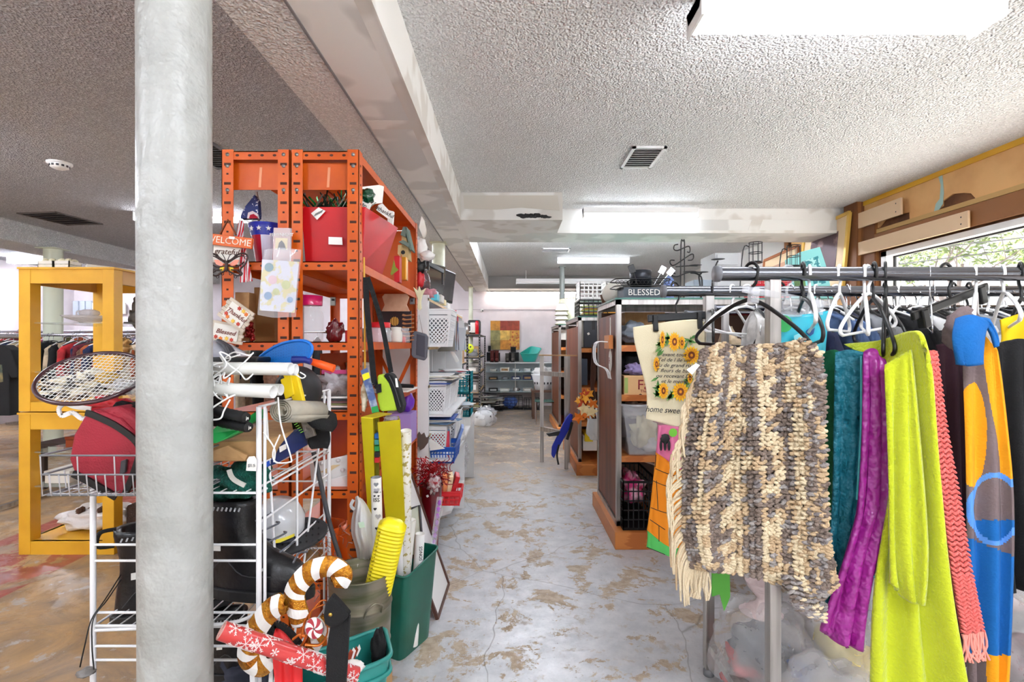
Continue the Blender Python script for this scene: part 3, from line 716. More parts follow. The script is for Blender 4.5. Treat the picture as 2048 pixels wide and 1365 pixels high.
# boxes inside unit L
def boxth(name, label, cat, x0, y0, x1, y1, Y, d, m, group=None, bevel=.002, extra=None):
    t = thing(name, label, cat, P((x0 + x1) / 2, y1, Y), group); Bx(x0, y0, x1, y1, Y, d).build('body', m, t, bevel=bevel)
    if extra: extra(t)
    return t
def flaps(x0, x1, y, Y, d):
    def f(t):
        a, b = P(x0, y, Y), P(x1, y, Y); m_ = (a.x + b.x) / 2
        MB().box((m_ - .012, Y - .0012, a.z - .05), (m_ + .012, Y, a.z)).box((m_ - .012, Y, a.z), (m_ + .012, Y + d, a.z + .001)).build('packing_tape', mat('brown tape', (198, 160, 112), .25), t)
    return f
boxth('cardboard_box', 'brown cardboard box behind the hanging foam craft bag', 'box', 508, 575, 549, 686, 2.08, .3, mat('dull brown board', (150, 106, 56), .7), extra=flaps(508, 549, 575, 2.08, .3))
boxth('cardboard_box', 'flat tan carton leaning in the far left corner of the orange shelf', 'box', 470, 585, 498, 683, 2.03, .1, CARD)
mb = MB()
for i in range(60): mb.blob(P(R.uniform(492, 506), R.uniform(645, 680), 2.0 + R.random() * .06), (.008,) * 3, .3, i, 5)
one(mb, 'glitter_garland', [mat('red glitter', (150, 30, 30), .2, .4)], 'dark red glitter garland bunched beside the brown box', 'garland')
# ---- unit R contents
TOTE = mat('red tote plastic', (196, 8, 20), .4, rgb2=(180, 6, 18), ns=3)
t = thing('red_tote', 'large bright red plastic tote on the second shelf of the orange shelving', 'tote', (-.72, 2.2, z2))
def frustum(b, tp, th=.006, mb=None):
    """open-topped bin: b, tp = 4 corner lists (counter-clockwise from above), walls of thickness th"""
    mb = mb or MB(); b = [Vector(p) for p in b]; tp = [Vector(p) for p in tp]; cb = sum(b, Vector()) / 4; ct = sum(tp, Vector()) / 4
    inn = lambda p, c_: p + (c_ - p).normalized() * th * 1.5
    bi = [inn(p, cb) + V(0, 0, th) for p in b]; ti = [inn(p, ct) for p in tp]
    vs = b + tp + ti + bi
    fs = [(3, 2, 1, 0)]
    for i in range(4):
        j = (i + 1) % 4; fs += [(i, j, 4 + j, 4 + i), (4 + i, 4 + j, 8 + j, 8 + i), (8 + i, 8 + j, 12 + j, 12 + i)]
    fs.append((12, 13, 14, 15)); return mb.add(vs, fs)
bb = [(-.835, 2.03, z2), (-.602, 2.03, z2), (-.605, 2.35, z2), (-.835, 2.35, z2)]
tt = [(-.845, 2.01, 1.955), (-.585, 2.01, 1.955), (-.535, 2.37, 1.955), (-.845, 2.37, 1.955)]
frustum(bb, tt).build('bin_body', TOTE, t, bevel=.008)
slab([(657, 474), (684, 475), (685, 490), (657, 489)], 2.008, .002).build('price_sticker', PAPER, t)
slab([(622, 427), (637, 415), (651, 422), (634, 440)], 2.0, .002).build('barcode_tag', PAPER, t)
mb = MB()
for i in range(9): mb.cbox(P(630 + i * 1.8, 430 - i * .9, 1.998), (.001, .001, .014), (0, .5, 0))
mb.build('barcode', INK, t)
GLG = mat('emerald glitter foil', (20, 120, 56), .25, .5, rgb2=(60, 200, 90), ns=40)
mb = MB(); rr = random.Random(4)
for i in range(130):
    x, y = rr.uniform(-.84, -.62), rr.uniform(2.04, 2.2); a = V(x, y, 1.93 + rr.random() * .03); d = V(rr.uniform(-.6, .6), rr.uniform(-.3, .3), rr.uniform(.2, 1)).normalized() * rr.uniform(.04, .11)
    mb.use(rr.choice((0, 0, 1, 2))); mb.bar(a, a + d, .008, .0012, (rr.random(), rr.random(), .1))
o = one(mb, 'tinsel_picks', [mat('dark tinsel', (34, 50, 38), .3, .5), GLG, mat('silver tinsel', (160, 170, 160), .2, .8)], 'mass of green and dark tinsel picks sticking up from the red tote', 'decoration'); o['kind'] = 'stuff'
t = thing('boxed_heart', 'glossy dark green ornament in an open white box above the red tote', 'ornament', P(742, 410, 2.1))
MB().prism([P(723, 374, 2.1), P(758, 370, 2.2), P(765, 372, 2.22), P(762, 405, 2.22), P(722, 410, 2.1)], (.004, .01, 0)).build('white_box', PAPER, t)
MB().blob(P(735, 392, 2.07), (.03, .03, .03), .15, 3, 14).build('ornament_ball', mat('deep green gloss', (8, 70, 44), .12, coat=.8, rgb2=(120, 150, 90), ns=30, nlo=.68, nhi=.7), t)
def msgbox(pts, Y, label, body, at):
    t = thing('boxed_sign', label, 'box', P(pts[0][0], pts[2][1], Y)); slab(pts, Y, .02).build('box', PAPER, t)
    if body: text(body, P(*at, Y - .0015), .024, (.85, 0, -.5), (0, 0, 1), INK, t)
msgbox([(721, 402), (741, 406), (736, 419), (721, 418)], 2.06, 'small white boxed sign at the near corner of the red tote', 'to', (729, 411))
msgbox([(757, 410), (765, 407), (786, 430), (779, 440), (752, 420)], 2.16, 'white boxed sign with a thankful message leaning over the tote edge', '#thankful', (769, 424))
msgbox([(775, 420), (787, 423), (785, 450), (775, 443)], 2.3, 'grey patterned card pack behind the white boxed signs', '', None)
# birdhouse
t = thing('birdhouse', 'wooden birdhouse with teal roofs hanging at the far end of the top shelf', 'birdhouse', P(812, 520, 2.95))
slab([(803, 472), (810, 466), (816, 490), (818, 520), (804, 518)], 2.9, .08).build('house', mat('weathered cream wood', (196, 170, 120), .7), t)
slab([(801, 470), (806, 454), (813, 454), (811, 474)], 2.88, .1).build('roof', mat('faded teal wood', (110, 128, 118), .7), t)
slab([(810, 456), (813, 454), (824, 500), (820, 500)], 2.88, .1).build('roof', MATS['faded teal wood'], t)
slab([(797, 484), (806, 480), (820, 488), (816, 494), (806, 488)], 2.86, .05).build('roof', MATS['faded teal wood'], t)
slab([(796, 490), (803, 490), (799, 512), (795, 508)], 2.86, .04).build('side_post', MATS['weathered cream wood'], t)
MB().disc(P(806, 505, 2.84), .012, 12, (0, -1, 0)).build('entrance_hole', INK, t)
boxth('gift_box', 'narrow gold trimmed box standing at the end of the top shelf', 'box', 800, 514, 812, 560, 2.85, .06, mat('gold foil', (214, 150, 40), .3, .5))
boxth('gift_box', 'red boxed ornament behind the green paper leaf', 'box', 788, 512, 799, 565, 2.75, .06, RED)
one(slab([(781, 548), (788, 520), (791, 534), (797, 540), (789, 546), (783, 551)], 2.6, .003), 'felt_leaf', mat('olive felt', (134, 148, 50), .8), 'small olive green leaf shape lying against the red box', 'decoration')
# shelf 3
def jar(c, r, h, label, lidm, lidh=.03, body=CLEAR, name='jar', cat='jar', lidr=1.0, n=20, group=None):
    c = Vector(c); t = thing(name, label, cat, c, group)
    MB().lathe(c, [(.0001, .001), (r * .92, .001), (r, .01), (r, h * .72), (r * .8, h * .88), (r * .78, h)], n).build('jar_body', body, t)
    MB().lathe(c, [(r * lidr * .84, h - .004), (r * lidr * .86, h + lidh), (.0001, h + lidh + .002)], n).build('lid', lidm, t)
    return t
MAG = mat('magenta lid', (206, 24, 96), .3, coat=.4)
jar((-.835, 2.08, z3), .052, .155, 'large clear plastic jar with a ridged magenta lid', MAG, .036, CLEAR, lidr=1.1)
t = jar((-.555 - .045, 2.3, z3), .052, .07, 'round clear candy globe with a pink lid on the third shelf', RED, .02)
mb = MB().blob((-.745, 2.12, z3 + .045), (.035, .02, .045), .25, 5, 12)
one(mb, 'glass_heart', DRED, 'dark red glass ornament beside the large plastic jar', 'ornament')
for k, (x, y, m_, lb) in enumerate(((-.66, 2.62, GLASS, 'small clear glass jar left of the white votive jar'), (-.625, 2.72, OFFW, 'rounded white votive jar in the middle of the third shelf'), (-.615, 2.88, CLEAR, 'clear tumbler with red trim at the end of the jar row'))):
    jar((x, y, z3), .033, .075, lb, m_, .008, m_, cat='jar')
one(Bx(805, 674, 810, 686, 2.9, .03), 'candle_box', mat('coral card', (226, 80, 72)), 'small coral box beside the clear tumblers', 'box')
t = thing('corrugated_badge', 'gold scalloped cardboard badge standing behind the votive jars', 'badge', P(790, 655, 2.98)); cc = P(789, 643, 2.98)
MB().prism([cc + V(math.cos(a) * r_, 0, math.sin(a) * r_) for i in range(28) for a, r_ in [(2 * PI * i / 28, .024 if i % 2 else .028)]], (0, .004, 0)).build('badge_face', mat('gold corrugated', (196, 150, 62), .5, .3, rgb2=(150, 104, 40), ns=22, kind='wave'), t)
pl = []
for f in (1, -1):
    seq = [(763, 623), (769, 610), (764, 594), (769, 588)]
    pl += [(x if f == 1 else 2 * 791 - x, y) for x, y in (seq if f == 1 else seq[::-1])]
one(slab(pl, 2.98, .012), 'wooden_plaque', mat('bare pinkish wood', (206, 166, 136), .6, rgb2=(194, 152, 122), ns=20), 'unpainted wooden plaque with scalloped sides hanging under the second shelf', 'plaque', bevel=.002)
one(Bx(758, 622, 822, 686, 3.1, .02), 'dark_tray', mat('dark purple brown board', (48, 34, 40), .5), 'dark board standing behind the votive jars', 'board', bevel=.002)
g = 'stack of carved wooden spoons by the far post'
for k in range(7):
    y = 630 + k * 8.3; mb = MB().tube(smooth_path(O([(805, y), (812, y + 1.5), (828, y)], 2.98), 4), [.008] * 4 + [.005] * 5, 8, flat=.6)
    one(mb, 'wooden_spoon', mat('spoon wood', (178, 122, 76), .6, rgb2=(140, 90, 54), ns=12), 'carved wooden stick number in a stacked bundle beside the far orange post'.replace(' number', ''), 'spoon', g)
for k, (x, y, m_) in enumerate(((-.80, 2.5, RED), (-.74, 2.55, GREY), (-.68, 2.45, mat('pink card', (216, 150, 160))))):
    one(MB().box((x - .03, y, z3), (x + .03, y + .1, z3 + .06 + k * .012)), 'small_carton', m_, ['red small carton among the goods behind the large jar', 'grey small carton among the goods behind the large jar', 'pink small carton among the goods behind the large jar'][k], 'carton', bevel=.002)
t = thing('hanging_lock', 'small silver cased timer clipped to the back orange post, inner', 'clip', P(665, 605, 2.9)); Bx(660, 594, 671, 612, 2.9, .01).build('case', ZINC, t, bevel=.004); Bx(663, 598, 668, 602, 2.895, .004).build('face', BLACK, t)
t = thing('hanging_lock', 'small grey tag clipped to the far aisle post of the orange shelf', 'clip', P(824, 609, 3.14)); Bx(819, 596, 829, 609, 3.14, .01).build('case', GREY, t, bevel=.004); Bx(822, 600, 826, 604, 3.135, .004).build('face', DGREY, t)
# shelf 4
jar((-.80, 2.62, z4), .075, .16, 'large rounded clear apothecary jar on the fourth shelf', OFFW, .01, MILKY)
g4 = 'magazines stacked on the fourth shelf'
for k in range(6):
    dx = R.uniform(-.008, .008)
    one(MB().box((-.845 + dx, 2.02 + dx, z4 + k * .009), (-.645 + dx, 2.25 + dx, z4 + k * .009 + .007)), 'magazine', [DGREY, PAPER, mat('olive cover', (128, 126, 84)), mat('mauve cover', (150, 110, 116))][k % 4], ['lowest', 'second lowest', 'third', 'fourth', 'fifth', 'topmost'][k] + ' magazine in the stack on the fourth orange shelf', 'magazine', g4)
ZB = mat('pink zip strip', (206, 70, 130), .3, alpha=.85)
t = thing('zip_bag', 'clear zip bag with a pink seal full of small bits', 'bag', (-.72, 2.06, z4 + .055))
MB().blob((-.72, 2.06, z4 + .10), (.06, .04, .055), .5, 8, 14, 3, flat_bottom=.8).build('bag_body', mat('crinkled clear bag', (206, 200, 204), .15, alpha=.7, bump=2, bs=30, rgb2=(150, 136, 132), ns=16), t)
MB().cbox((-.72, 2.04, z4 + .152), (.10, .012, .016)).build('zip_seal', ZB, t)
one(MB().box((-.86, 2.3, z4), (-.70, 2.45, z4 + .12)), 'black_case', mat('black maroon box', (46, 24, 26), .4), 'dark maroon box behind the blue paddle handle', 'box', bevel=.003)
# right-hand side items on shelf 4 (aisle)
one(MB().prism([(-.80, 2.7, z4 + .001), (-.57, 2.75, z4 + .001), (-.56, 3.0, z4 + .001), (-.78, 3.05, z4 + .001)], (0, 0, .01)), 'paper_pad', PAPER, 'pale printed sheets lying on the fourth shelf near the aisle', 'papers')
t = thing('black_glove', 'black glove lying over the white sheets on the fourth shelf', 'glove', (-.66, 2.7, z4 + .012))
MB().blob((-.66, 2.72, z4 + .04), (.06, .07, .026), .3, 2, 12).build('palm', BLKF, t)
for k, a in enumerate((-.5, -.25, 0, .25)):
    d = V(math.cos(a + .5), math.sin(a + .5), -.05) * .09; MB().tube([V(-.62, 2.72, z4 + .04), V(-.62, 2.72, z4 + .04) + d], [.012, .008], 8).build('finger', BLKF, t)
PURP = mat('purple plastic', (110, 50, 180), .35)
one(MB().blob((-.62, 3.0, z5 + .23), (.04, .045, .06), .1, 4, 12), 'purple_toy', PURP, 'rounded purple toy bag standing at the end of the fifth shelf', 'toy')
one(MB().box((-.70, 2.9, z5), (-.58, 3.08, z5 + .17)), 'toy_box', mat('lilac card', (168, 140, 206)), 'lilac and white box under the purple toy', 'box', bevel=.002)
# shelf 5 white pegboard
t = thing('peg_puzzle', 'white wooden board with round knobs standing on the fifth shelf', 'board', P(660, 985, 2.04))
slab([(619, 928), (698, 910), (698, 950), (640, 985), (622, 962)], 2.04, .012).build('board', WHITE, t, bevel=.002)
for x, y in ((645, 927), (677, 921), (686, 940)): MB().lathe(P(x, y, 2.04), [(.008, 0), (.008, .01), (.0001, .013)], 12, (0, -1, 0)).build('knob', HOUS, t)
slab([(640, 945), (665, 931), (681, 930), (668, 938), (655, 947)], 2.037, .002).build('brush_shape', mat('tan print', (220, 196, 150)), t)
one(slab([(625, 968), (698, 950), (698, 978), (626, 988)], 2.02, .01), 'white_tray', HOUS, 'white wooden tray piece leaning under the knobbed board', 'tray', bevel=.002)
for k, (x, nm) in enumerate(((-.79, 'left'), (-.66, 'right'))):
    t = thing('pumpkin_bucket', 'orange plastic pumpkin pail under the fifth shelf, ' + nm + ' one', 'pail', (x, 2.15, ZS[4] + .018))
    c = V(x, 2.15, ZS[4] + .018); ORP = mat('pumpkin orange', (240, 104, 20), .4)
    MB().lathe(c, [(.0001, .0), (.06, 0), (.085, .05), (.09, .1), (.078, .16), (.074, .16), (.085, .1), (.08, .05), (.05, .01)], 24).build('pail_body', ORP, t)
    MB().tube(smooth_path([c + V(-.076, 0, .155), c + V(-.05, -.05, .1), c + V(0, -.07, .07), c + V(.05, -.05, .1), c + V(.076, 0, .155)], 4), .003, 6).build('handle', BLACK, t)
mb = MB()
rr = random.Random(11)
for i in range(150):
    a = V(rr.uniform(-.78, -.62), rr.uniform(1.9, 1.96), rr.uniform(.42, .72)); mb.use(i % 3); d = V(rr.uniform(-1, 1), rr.uniform(-.3, .3), rr.uniform(-1, 1)) * .03; mb.tube([a, a + d], .0012, 3, caps=False)
o = one(mb, 'tinsel_skein', [mat('silver strand', (190, 190, 196), .2, .9), mat('copper strand', (206, 110, 70), .3, .8), mat('grey strand', (120, 120, 124), .3, .8)], 'tangled silver and copper wire tinsel at the foot of the orange shelf', 'tinsel'); o['kind'] = 'stuff'
one(MB().box((-.85, 2.0, ZS[4] + .018), (-.77, 2.05, ZS[4] + .14)), 'brown_carton', CARD, 'small brown carton on the low orange shelf left of the pails', 'carton', bevel=.002)
# ---- straps, lime bag, and hanging packs on the aisle post
LIME = mat('lime nylon', (168, 196, 40), .7, bump=.5, bs=250)
t = thing('lunch_bag', 'lime green lunch bag with black piping hanging by a long black strap', 'bag', P(775, 830, 1.92))
slab([(754, 752), (762, 748), (772, 757), (783, 775), (795, 822), (760, 824), (754, 800)], 1.9, .06).build('bag_body', LIME, t, bevel=.012)
slab([(772, 746), (783, 750), (796, 775), (806, 812), (803, 828), (794, 826), (785, 790), (776, 765), (766, 752)], 1.895, .07).build('zip_panel', BLKF, t, bevel=.008)
MB().tube(smooth_path(O([(778, 752), (790, 778), (801, 815)], 1.892), 5), .002, 5).build('zipper', DGREY, t)
slab([(751, 770), (761, 768), (762, 785), (753, 788)], 1.89, .012).build('buckle_tab', BLKF, t)
slab([(790, 757), (794, 757), (797, 775), (792, 775)], 1.88, .001).build('price_tag', PAPER, t)
mb = MB()
def ribbon(mb, pts, w_, Y=None, th=.0015, up=(0, 1, 0)):
    p = smooth_path(O(pts, Y) if Y else pts, 5)
    for a, b in zip(p, p[1:]): mb.bar(a, b + (b - a) * .05, w_, th, up)
    return mb
ribbon(mb, [(732, 555), (733, 600), (737, 650), (742, 700), (748, 760), (755, 775)], .022, 1.905); mb.build('strap', BLKF, t)
mb = MB(); ribbon(mb, [(735, 555), (750, 600), (764, 650), (774, 700), (782, 745)], .018, 1.9); mb.build('strap', BLKF, t)
t = thing('measuring_stick', 'thin yellow stick hanging down the aisle post', 'stick', P(729, 740, 1.93)); MB().bar(P(728, 515, 1.94), P(730, 740, 1.93), .006, .006).build('stick_body', mat('ochre stick', (196, 140, 30), .5), t)
t = thing('blister_pack', 'blue and yellow printed blister pack hanging left of the lime bag', 'pack', P(742, 828, 1.9))
slab([(721, 742), (734, 736), (752, 800), (757, 824), (744, 826)], 1.91, .006).build('card', mat('blue packing', (80, 100, 150), .4, rgb2=(196, 206, 220), ns=24), t)
slab([(724, 750), (737, 745), (740, 756), (727, 762)], 1.906, .003).build('yellow_band', YELLOW, t)
slab([(743, 815), (755, 812), (758, 824), (744, 827)], 1.905, .004).build('green_foot', GREEN, t)
one(MB().blob(P(728, 795, 1.93), (.012, .008, .055), .2, 4, 10), 'shell_ornament', mat('beige shell', (222, 212, 186), .4, rgb2=(150, 120, 80), ns=30), 'slim beige shell ornament hanging beside the blister pack', 'ornament')
# ================================================================ white wire rack in front
YA, YC = 1.40, 1.94; XA, XB = -1.17, -.706
t = thing('wire_rack', 'white wire rack of shelves and side panels behind the thick column', 'rack', ((XA + XB) / 2, (YA + YC) / 2, 0))
TOPZ = 1.226
for x, y, top in ((XB, YA, TOPZ), (XB, YC, TOPZ), (XA, YA, 1.0), (XA, YC, 1.0)): MB().tube([(x, y, 0), (x, y, top)], .0075, 10).build('post', WIRE, t)
MB().tube([(XB + .012, YA + .01, .6), (XB + .012, YA + .01, TOPZ)], .0045, 8).build('post', WIRE, t)
MB().tube([(XB - .015, YC - .01, .3), (XB - .015, YC - .01, TOPZ)], .0045, 8).build('post', WIRE, t)
for z in (TOPZ, 1.065, 1.0, .90, .76, .40): MB().tube([(XB, YA, z), (XB, YC, z)], .0035, 6).build('side_rail', WIRE, t)
for (ya, za, yb, zb) in ((YA + .04, TOPZ - .01, YA + .16, .25), (YA + .5, TOPZ - .02, YA + .16, .25), (YA + .25, TOPZ, YA + .25, .5)): MB().tube([(XB, ya, za), (XB, yb, zb)], .004, 6).build('side_wire', WIRE, t)
for z in (.84, .795, .65, .613, .556, .517, .2, .12): MB().tube([(XA, YA, z), (XB, YA, z)], .0038, 6).build('front_rail', WIRE, t)
for z in (.87, .66, .61, .2): MB().tube([(XA, YC, z), (XB, YC, z)], .0038, 6).build('rear_rail', WIRE, t)
def wshelf(z, n=13):
    mb = MB().tube([(XA, YA, z), (XB, YA, z), (XB, YC, z), (XA, YC, z)], .004, 6, closed=True, caps=False)
    for i in range(1, n): mb.tube([(XA + (XB - XA) * i / n, YA, z + .003), (XA + (XB - XA) * i / n, YC, z + .003)], .002, 5)
    mb.tube([(XA, (YA + YC) / 2, z), (XB, (YA + YC) / 2, z)], .003, 5); mb.build('wire_shelf', WIRE, t)
for z in (.985, .61, .2): wshelf(z)
mb = MB().tube(smooth_path([(XB + .0, YA - .02, .66), (XB, YA - .01, .655), (XB - .1, YA - .005, .62), (XA, YA, .6)], 4), .005, 6); mb.build('lower_brace', WIRE, t)
# basket tray on the left front
t = thing('wire_basket', 'white wire tray basket holding the red cooler bag', 'basket', (-1.1, 1.3, .98))
bx0, bx1, by0, by1, bz0, bz1 = -1.21, -.83, 1.285, 1.56, 1.01, 1.115
mb = MB()
for z, e in ((bz1, .0), (bz0 + .055, -.003), (bz0, -.01)): mb.tube([(bx0 - e, by0 - e, z), (bx1 + e, by0 - e, z), (bx1 + e, by1 + e, z), (bx0 - e, by1 + e, z)], .0028, 6, closed=True, caps=False)
mb.build('basket_rim', GREY, t)
mb = MB()
for i in range(17):
    x = bx0 + (bx1 - bx0) * i / 16; zt = bz1 if i % 4 == 0 else bz0 + .055; mb.tube([(x, by0, zt), (x, by0 + .006, bz0), (x, by1 - .006, bz0), (x, by1, zt)], .0018, 5)
for i in range(6):
    y = by0 + (by1 - by0) * (i + .5) / 6; mb.tube([(bx0, y, bz0 + .055), (bx0 + .006, y, bz0), (bx1 - .006, y, bz0)], .0018, 5)
mb.build('basket_wires', mat('grey white wire', (206, 206, 210), .35, .3), t)
# red cooler bag
CB = mat('burgundy cooler fabric', (152, 26, 44), .65, rgb2=(132, 18, 36), ns=6, bump=.4, bs=200)
t = thing('cooler_bag', 'burgundy soft cooler bag with black piping tipped in the wire tray', 'bag', (-1.08, 1.4, 1.02))
bag = [(136, 920), (145, 870), (168, 830), (185, 818), (240, 838), (281, 880), (272, 945), (250, 988), (236, 996), (190, 965), (146, 948)]
mb = MB().prism(O(bag, 1.335), (0, .14, 0)); mb.build('bag_body', CB, t, bevel=.02, seg=4)
one_ = MB().prism(O([(180, 822), (236, 812), (300, 850), (300, 880), (262, 880), (225, 850)], 1.345), (0, .12, 0)).build('flap', CB, t, bevel=.015, seg=3)
mb = MB(); ribbon(mb, [(172, 826), (190, 832), (238, 856), (278, 893), (270, 940), (250, 990)], .016, 1.332, .006); mb.build('piping', BLACK, t)
mb = MB(); ribbon(mb, [(146, 948), (175, 962), (232, 995)], .018, 1.332, .006); mb.build('base_strap', BLACK, t)
slab([(241, 923), (252, 919), (250, 946), (238, 952)], 1.326, .008).build('zip_pull', DGREY, t, bevel=.002)
# things heaped above the bag
BK = mat('black knit', (12, 12, 14), .9, bump=1.5, bs=120)
one(MB().blob(P(268, 828, 1.42), (.05, .06, .033), .25, 2, 16), 'knit_hat', BK, 'black knitted hat lying on top of the burgundy cooler bag', 'hat')
one(MB().blob(P(222, 812, 1.43), (.05, .04, .022), .5, 9, 14, 3), 'red_cloth', RED, 'crumpled red cloth between the hat and the racket', 'cloth')
mb = MB(); ribbon(mb, [(184, 832), (165, 838), (145, 826), (124, 832), (118, 818), (130, 808), (150, 814), (182, 818)], .012, 1.36, .003); one(mb, 'white_strap', WHITE, 'looped white webbing strap hanging off the edge of the tray', 'strap')
# racket
t = thing('tennis_racket', 'strung tennis racket lying flat with a dark maroon rim', 'racket', P(190, 800, 1.45))
cR = P(184, 754, 1.42); ax, ay = .137, .065; tilt = .06
el = lambda a, k=1: cR + V(math.cos(a) * ax * k * math.cos(tilt) - math.sin(a) * ay * k * math.sin(tilt), math.sin(a) * .1 * k, math.sin(a) * ay * k * math.cos(tilt) - math.cos(a) * .012 * k)
MB().tube([el(2 * PI * i / 40) for i in range(40)], .006, 8, closed=True).build('rim', mat('maroon black frame', (60, 26, 34), .3, coat=.4), t)
mb = MB()
for i in range(-10, 11):
    u = i / 11; s_ = math.sqrt(1 - u * u)
    a, b = math.acos(u), -math.acos(u); mb.tube([el(a, .98), el(b, .98)], .0009, 4, caps=False)
for i in range(-8, 9):
    u = i / 9; a = math.asin(u); mb.tube([el(a, .98), el(PI - a, .98)], .0009, 4, caps=False)
mb.build('strings', WHITE, t)
MB().tube([el(0), P(300, 770, 1.45), P(340, 776, 1.47)], .009, 8).build('handle', BLACK, t)
# second racket rim and white racket strings bag
one(MB().blob(P(272, 775, 1.44), (.055, .06, .022), .4, 6, 14, 3), 'plastic_bag', CLEAR, 'crumpled clear plastic bag against the column left side', 'bag')
# popcorn-looking ornament bag under racket
one(MB().blob(P(190, 772, 1.53), (.10, .09, .035), .5, 12, 20, 4), 'bagged_ornaments', mat('cream and black ornaments', (232, 222, 196), .5, rgb2=(60, 54, 54), ns=24, nlo=.5, nhi=.6), 'heap of cream and black trinkets under the tennis racket', 'bag')
one(MB().blob(P(212, 757, 1.5), (.04, .03, .018), .2, 3, 12), 'yellow_trinket', mat('mustard', (206, 160, 50), .5), 'mustard yellow trinket seen through the racket strings', 'trinket')
# ---- boots
SOLE = mat('black rubber sole', (28, 28, 30), .5); BLEA = mat('black leather', (13, 13, 16), .38, rgb2=(22, 22, 27), ns=12, bump=.6, bs=60)
def boot(name, label, heel, s, flip=1, yaw=0, Y=1.6):
    """boot authored in local units: heel at origin, toe toward +x"""
    t = thing(name, label, 'boot', (0, 0, 0))
    rows = []
    secs = [(0.0, .085, .055, .035, .24), (.05, .085, .05, .05, .0)]
    prof = [ # z, x_back, x_front, half width
        (.0, .0, .285, .045), (.02, -.004, .29, .048), (.045, -.002, .285, .047), (.07, .0, .255, .044), (.095, .004, .19, .042), (.12, .008, .15, .041), (.15, .008, .135, .043), (.19, .002, .135, .047), (.225, -.006, .14, .05), (.24, -.006, .138, .05)]
    n = 20
    for z, xb, xf, hw in prof:
        cx_, a = (xb + xf) / 2, (xf - xb) / 2; rows.append([V(cx_ + a * math.copysign(abs(math.cos(2 * PI * i / n)) ** .75, math.cos(2 * PI * i / n)), hw * math.sin(2 * PI * i / n), z) for i in range(n + 1)])
    rows.append([V((p.x - .066) * .8 + .066, p.y * .75, .236) for p in rows[-1]]); rows.append([V((p.x - .066) * .7 + .066, p.y * .65, .17) for p in rows[-2]])
    up = MB().grid(rows[::-1]).build('upper', BLEA, t)
    MB().prism([V(.14 + .155 * math.copysign(abs(math.cos(2 * PI * i / 24)) ** .8, math.cos(2 * PI * i / 24)), .052 * math.sin(2 * PI * i / 24), -.02) for i in range(24)], (0, 0, .03)).build('sole', SOLE, t, bevel=.004)
    mb = MB()
    for k in range(5): mb.tube(smooth_path([(.15 + .012 * (4 - k) * (2.2 - k * .3), -.035, .085 + k * .026), (.175 + .012 * (4 - k) * 1.6, 0, .095 + k * .026), (.15 + .012 * (4 - k) * (2.2 - k * .3), .035, .085 + k * .026)], 3), .0028, 5)
    mb.build('lace', mat('grey lace', (90, 92, 100), .6), up)
    MB().tube(smooth_path([(.0, 0, .24), (-.035, 0, .235), (-.04, 0, .2), (-.004, 0, .195)], 4), .006, 6).build('pull_loop', BLKF, t)
    mb = MB()
    for k in range(9): mb.cbox((.02 + k * .012, -.051, .222), (.004, .002, .01), (0, .4, 0))
    mb.build('collar_mesh', mat('grey check mesh', (170, 172, 176), .6), up)
    MB().cbox((.05, -.047, .12), (.02, .002, .018)).build('price_sticker', PAPER, t)
    MB().tube(smooth_path([(.02, -.046, .04), (.07, -.049, .09), (.12, -.046, .05), (.2, -.047, .05)], 4), .0016, 4).build('stitching', DGREY, up)
    t.location = heel; t.scale = (s * flip, s, s); t.rotation_euler = (0, 0, yaw); return t
boot('snow_boot', 'big black lace-up boot on the wire rack right of the column', P(424, 1168, 1.5), 1.1, 1, -.12)
boot('snow_boot', 'black boot with grey check collar seen left of the column', P(232, 1235, 1.5), 1.1, 1, .5)
boot('snow_boot', 'lower black shoe resting on the bottom wire shelf', P(420, 1345, 1.6), .8, 1, .2)
t = thing('black_shoe', 'black shoe with a white heel at the bottom left of the rack', 'shoe', (-1.1, 1.62, .25))
MB().blob((-1.06, 1.62, .33), (.09, .06, .075), .12, 5, 14).build('upper', BLEA, t); MB().blob((-1.03, 1.56, .33), (.04, .015, .045), .05, 5, 10).build('heel_patch', GREY, t)
# helmet (hard hat)
t = thing('hard_hat', 'glossy grey white helmet behind the black boot', 'helmet', P(560, 1060, 1.72))
c = P(556, 1052, 1.74); MB().lathe(c, [(.0001, .10), (.05, .088), (.08, .05), (.088, 0), (.09, -.006)], 28, (.25, -.1, .95)).build('shell', mat('grey white shell', (206, 208, 212), .2, coat=.6), t)
MB().lathe(c, [(.088, -.02), (.105, -.006), (.104, 0), (.086, 0)], 28, (.25, -.1, .95)).build('brim', mat('dark blue band', (32, 36, 52), .4), t)
# black perforated oval sled
t = thing('foam_fin', 'black perforated oval foot pad with a yellow label', 'pad', P(600, 1110, 1.62))
ov = [(533, 1085), (545, 1062), (580, 1040), (615, 1034), (645, 1040), (655, 1052), (648, 1070), (620, 1090), (580, 1106), (545, 1114), (534, 1104)]
pts = [P(x, y, 1.58 + (1114 - y) * .0032) for x, y in ov]; MB().prism(smooth_path(pts, 3, True), (0, .006, -.012)).build('pad_body', mat('black foam', (46, 47, 50), .7), t, bevel=.003)
mb = MB()
for i in range(7):
    for j in range(4):
        x, y = 565 + i * 12, 1050 + j * 12 - i * 1.5 + 4; mb.disc(P(x, y, 1.565 + (1114 - y) * .0032), .0035, 8, (0, -1, .4))
mb.build('hole', BLACK, t)
pp = [(540, 1078), (575, 1063), (588, 1066), (588, 1074), (560, 1086), (546, 1088)]
MB().prism([P(x, y, 1.55 + (1114 - y) * .0032) for x, y in pp], (0, .004, 0)).build('yellow_label', YELLOW, t)
text('XLS', P(566, 1073, 1.675), .012, (.92, 0, .38), (0, 0, 1), INK, t)
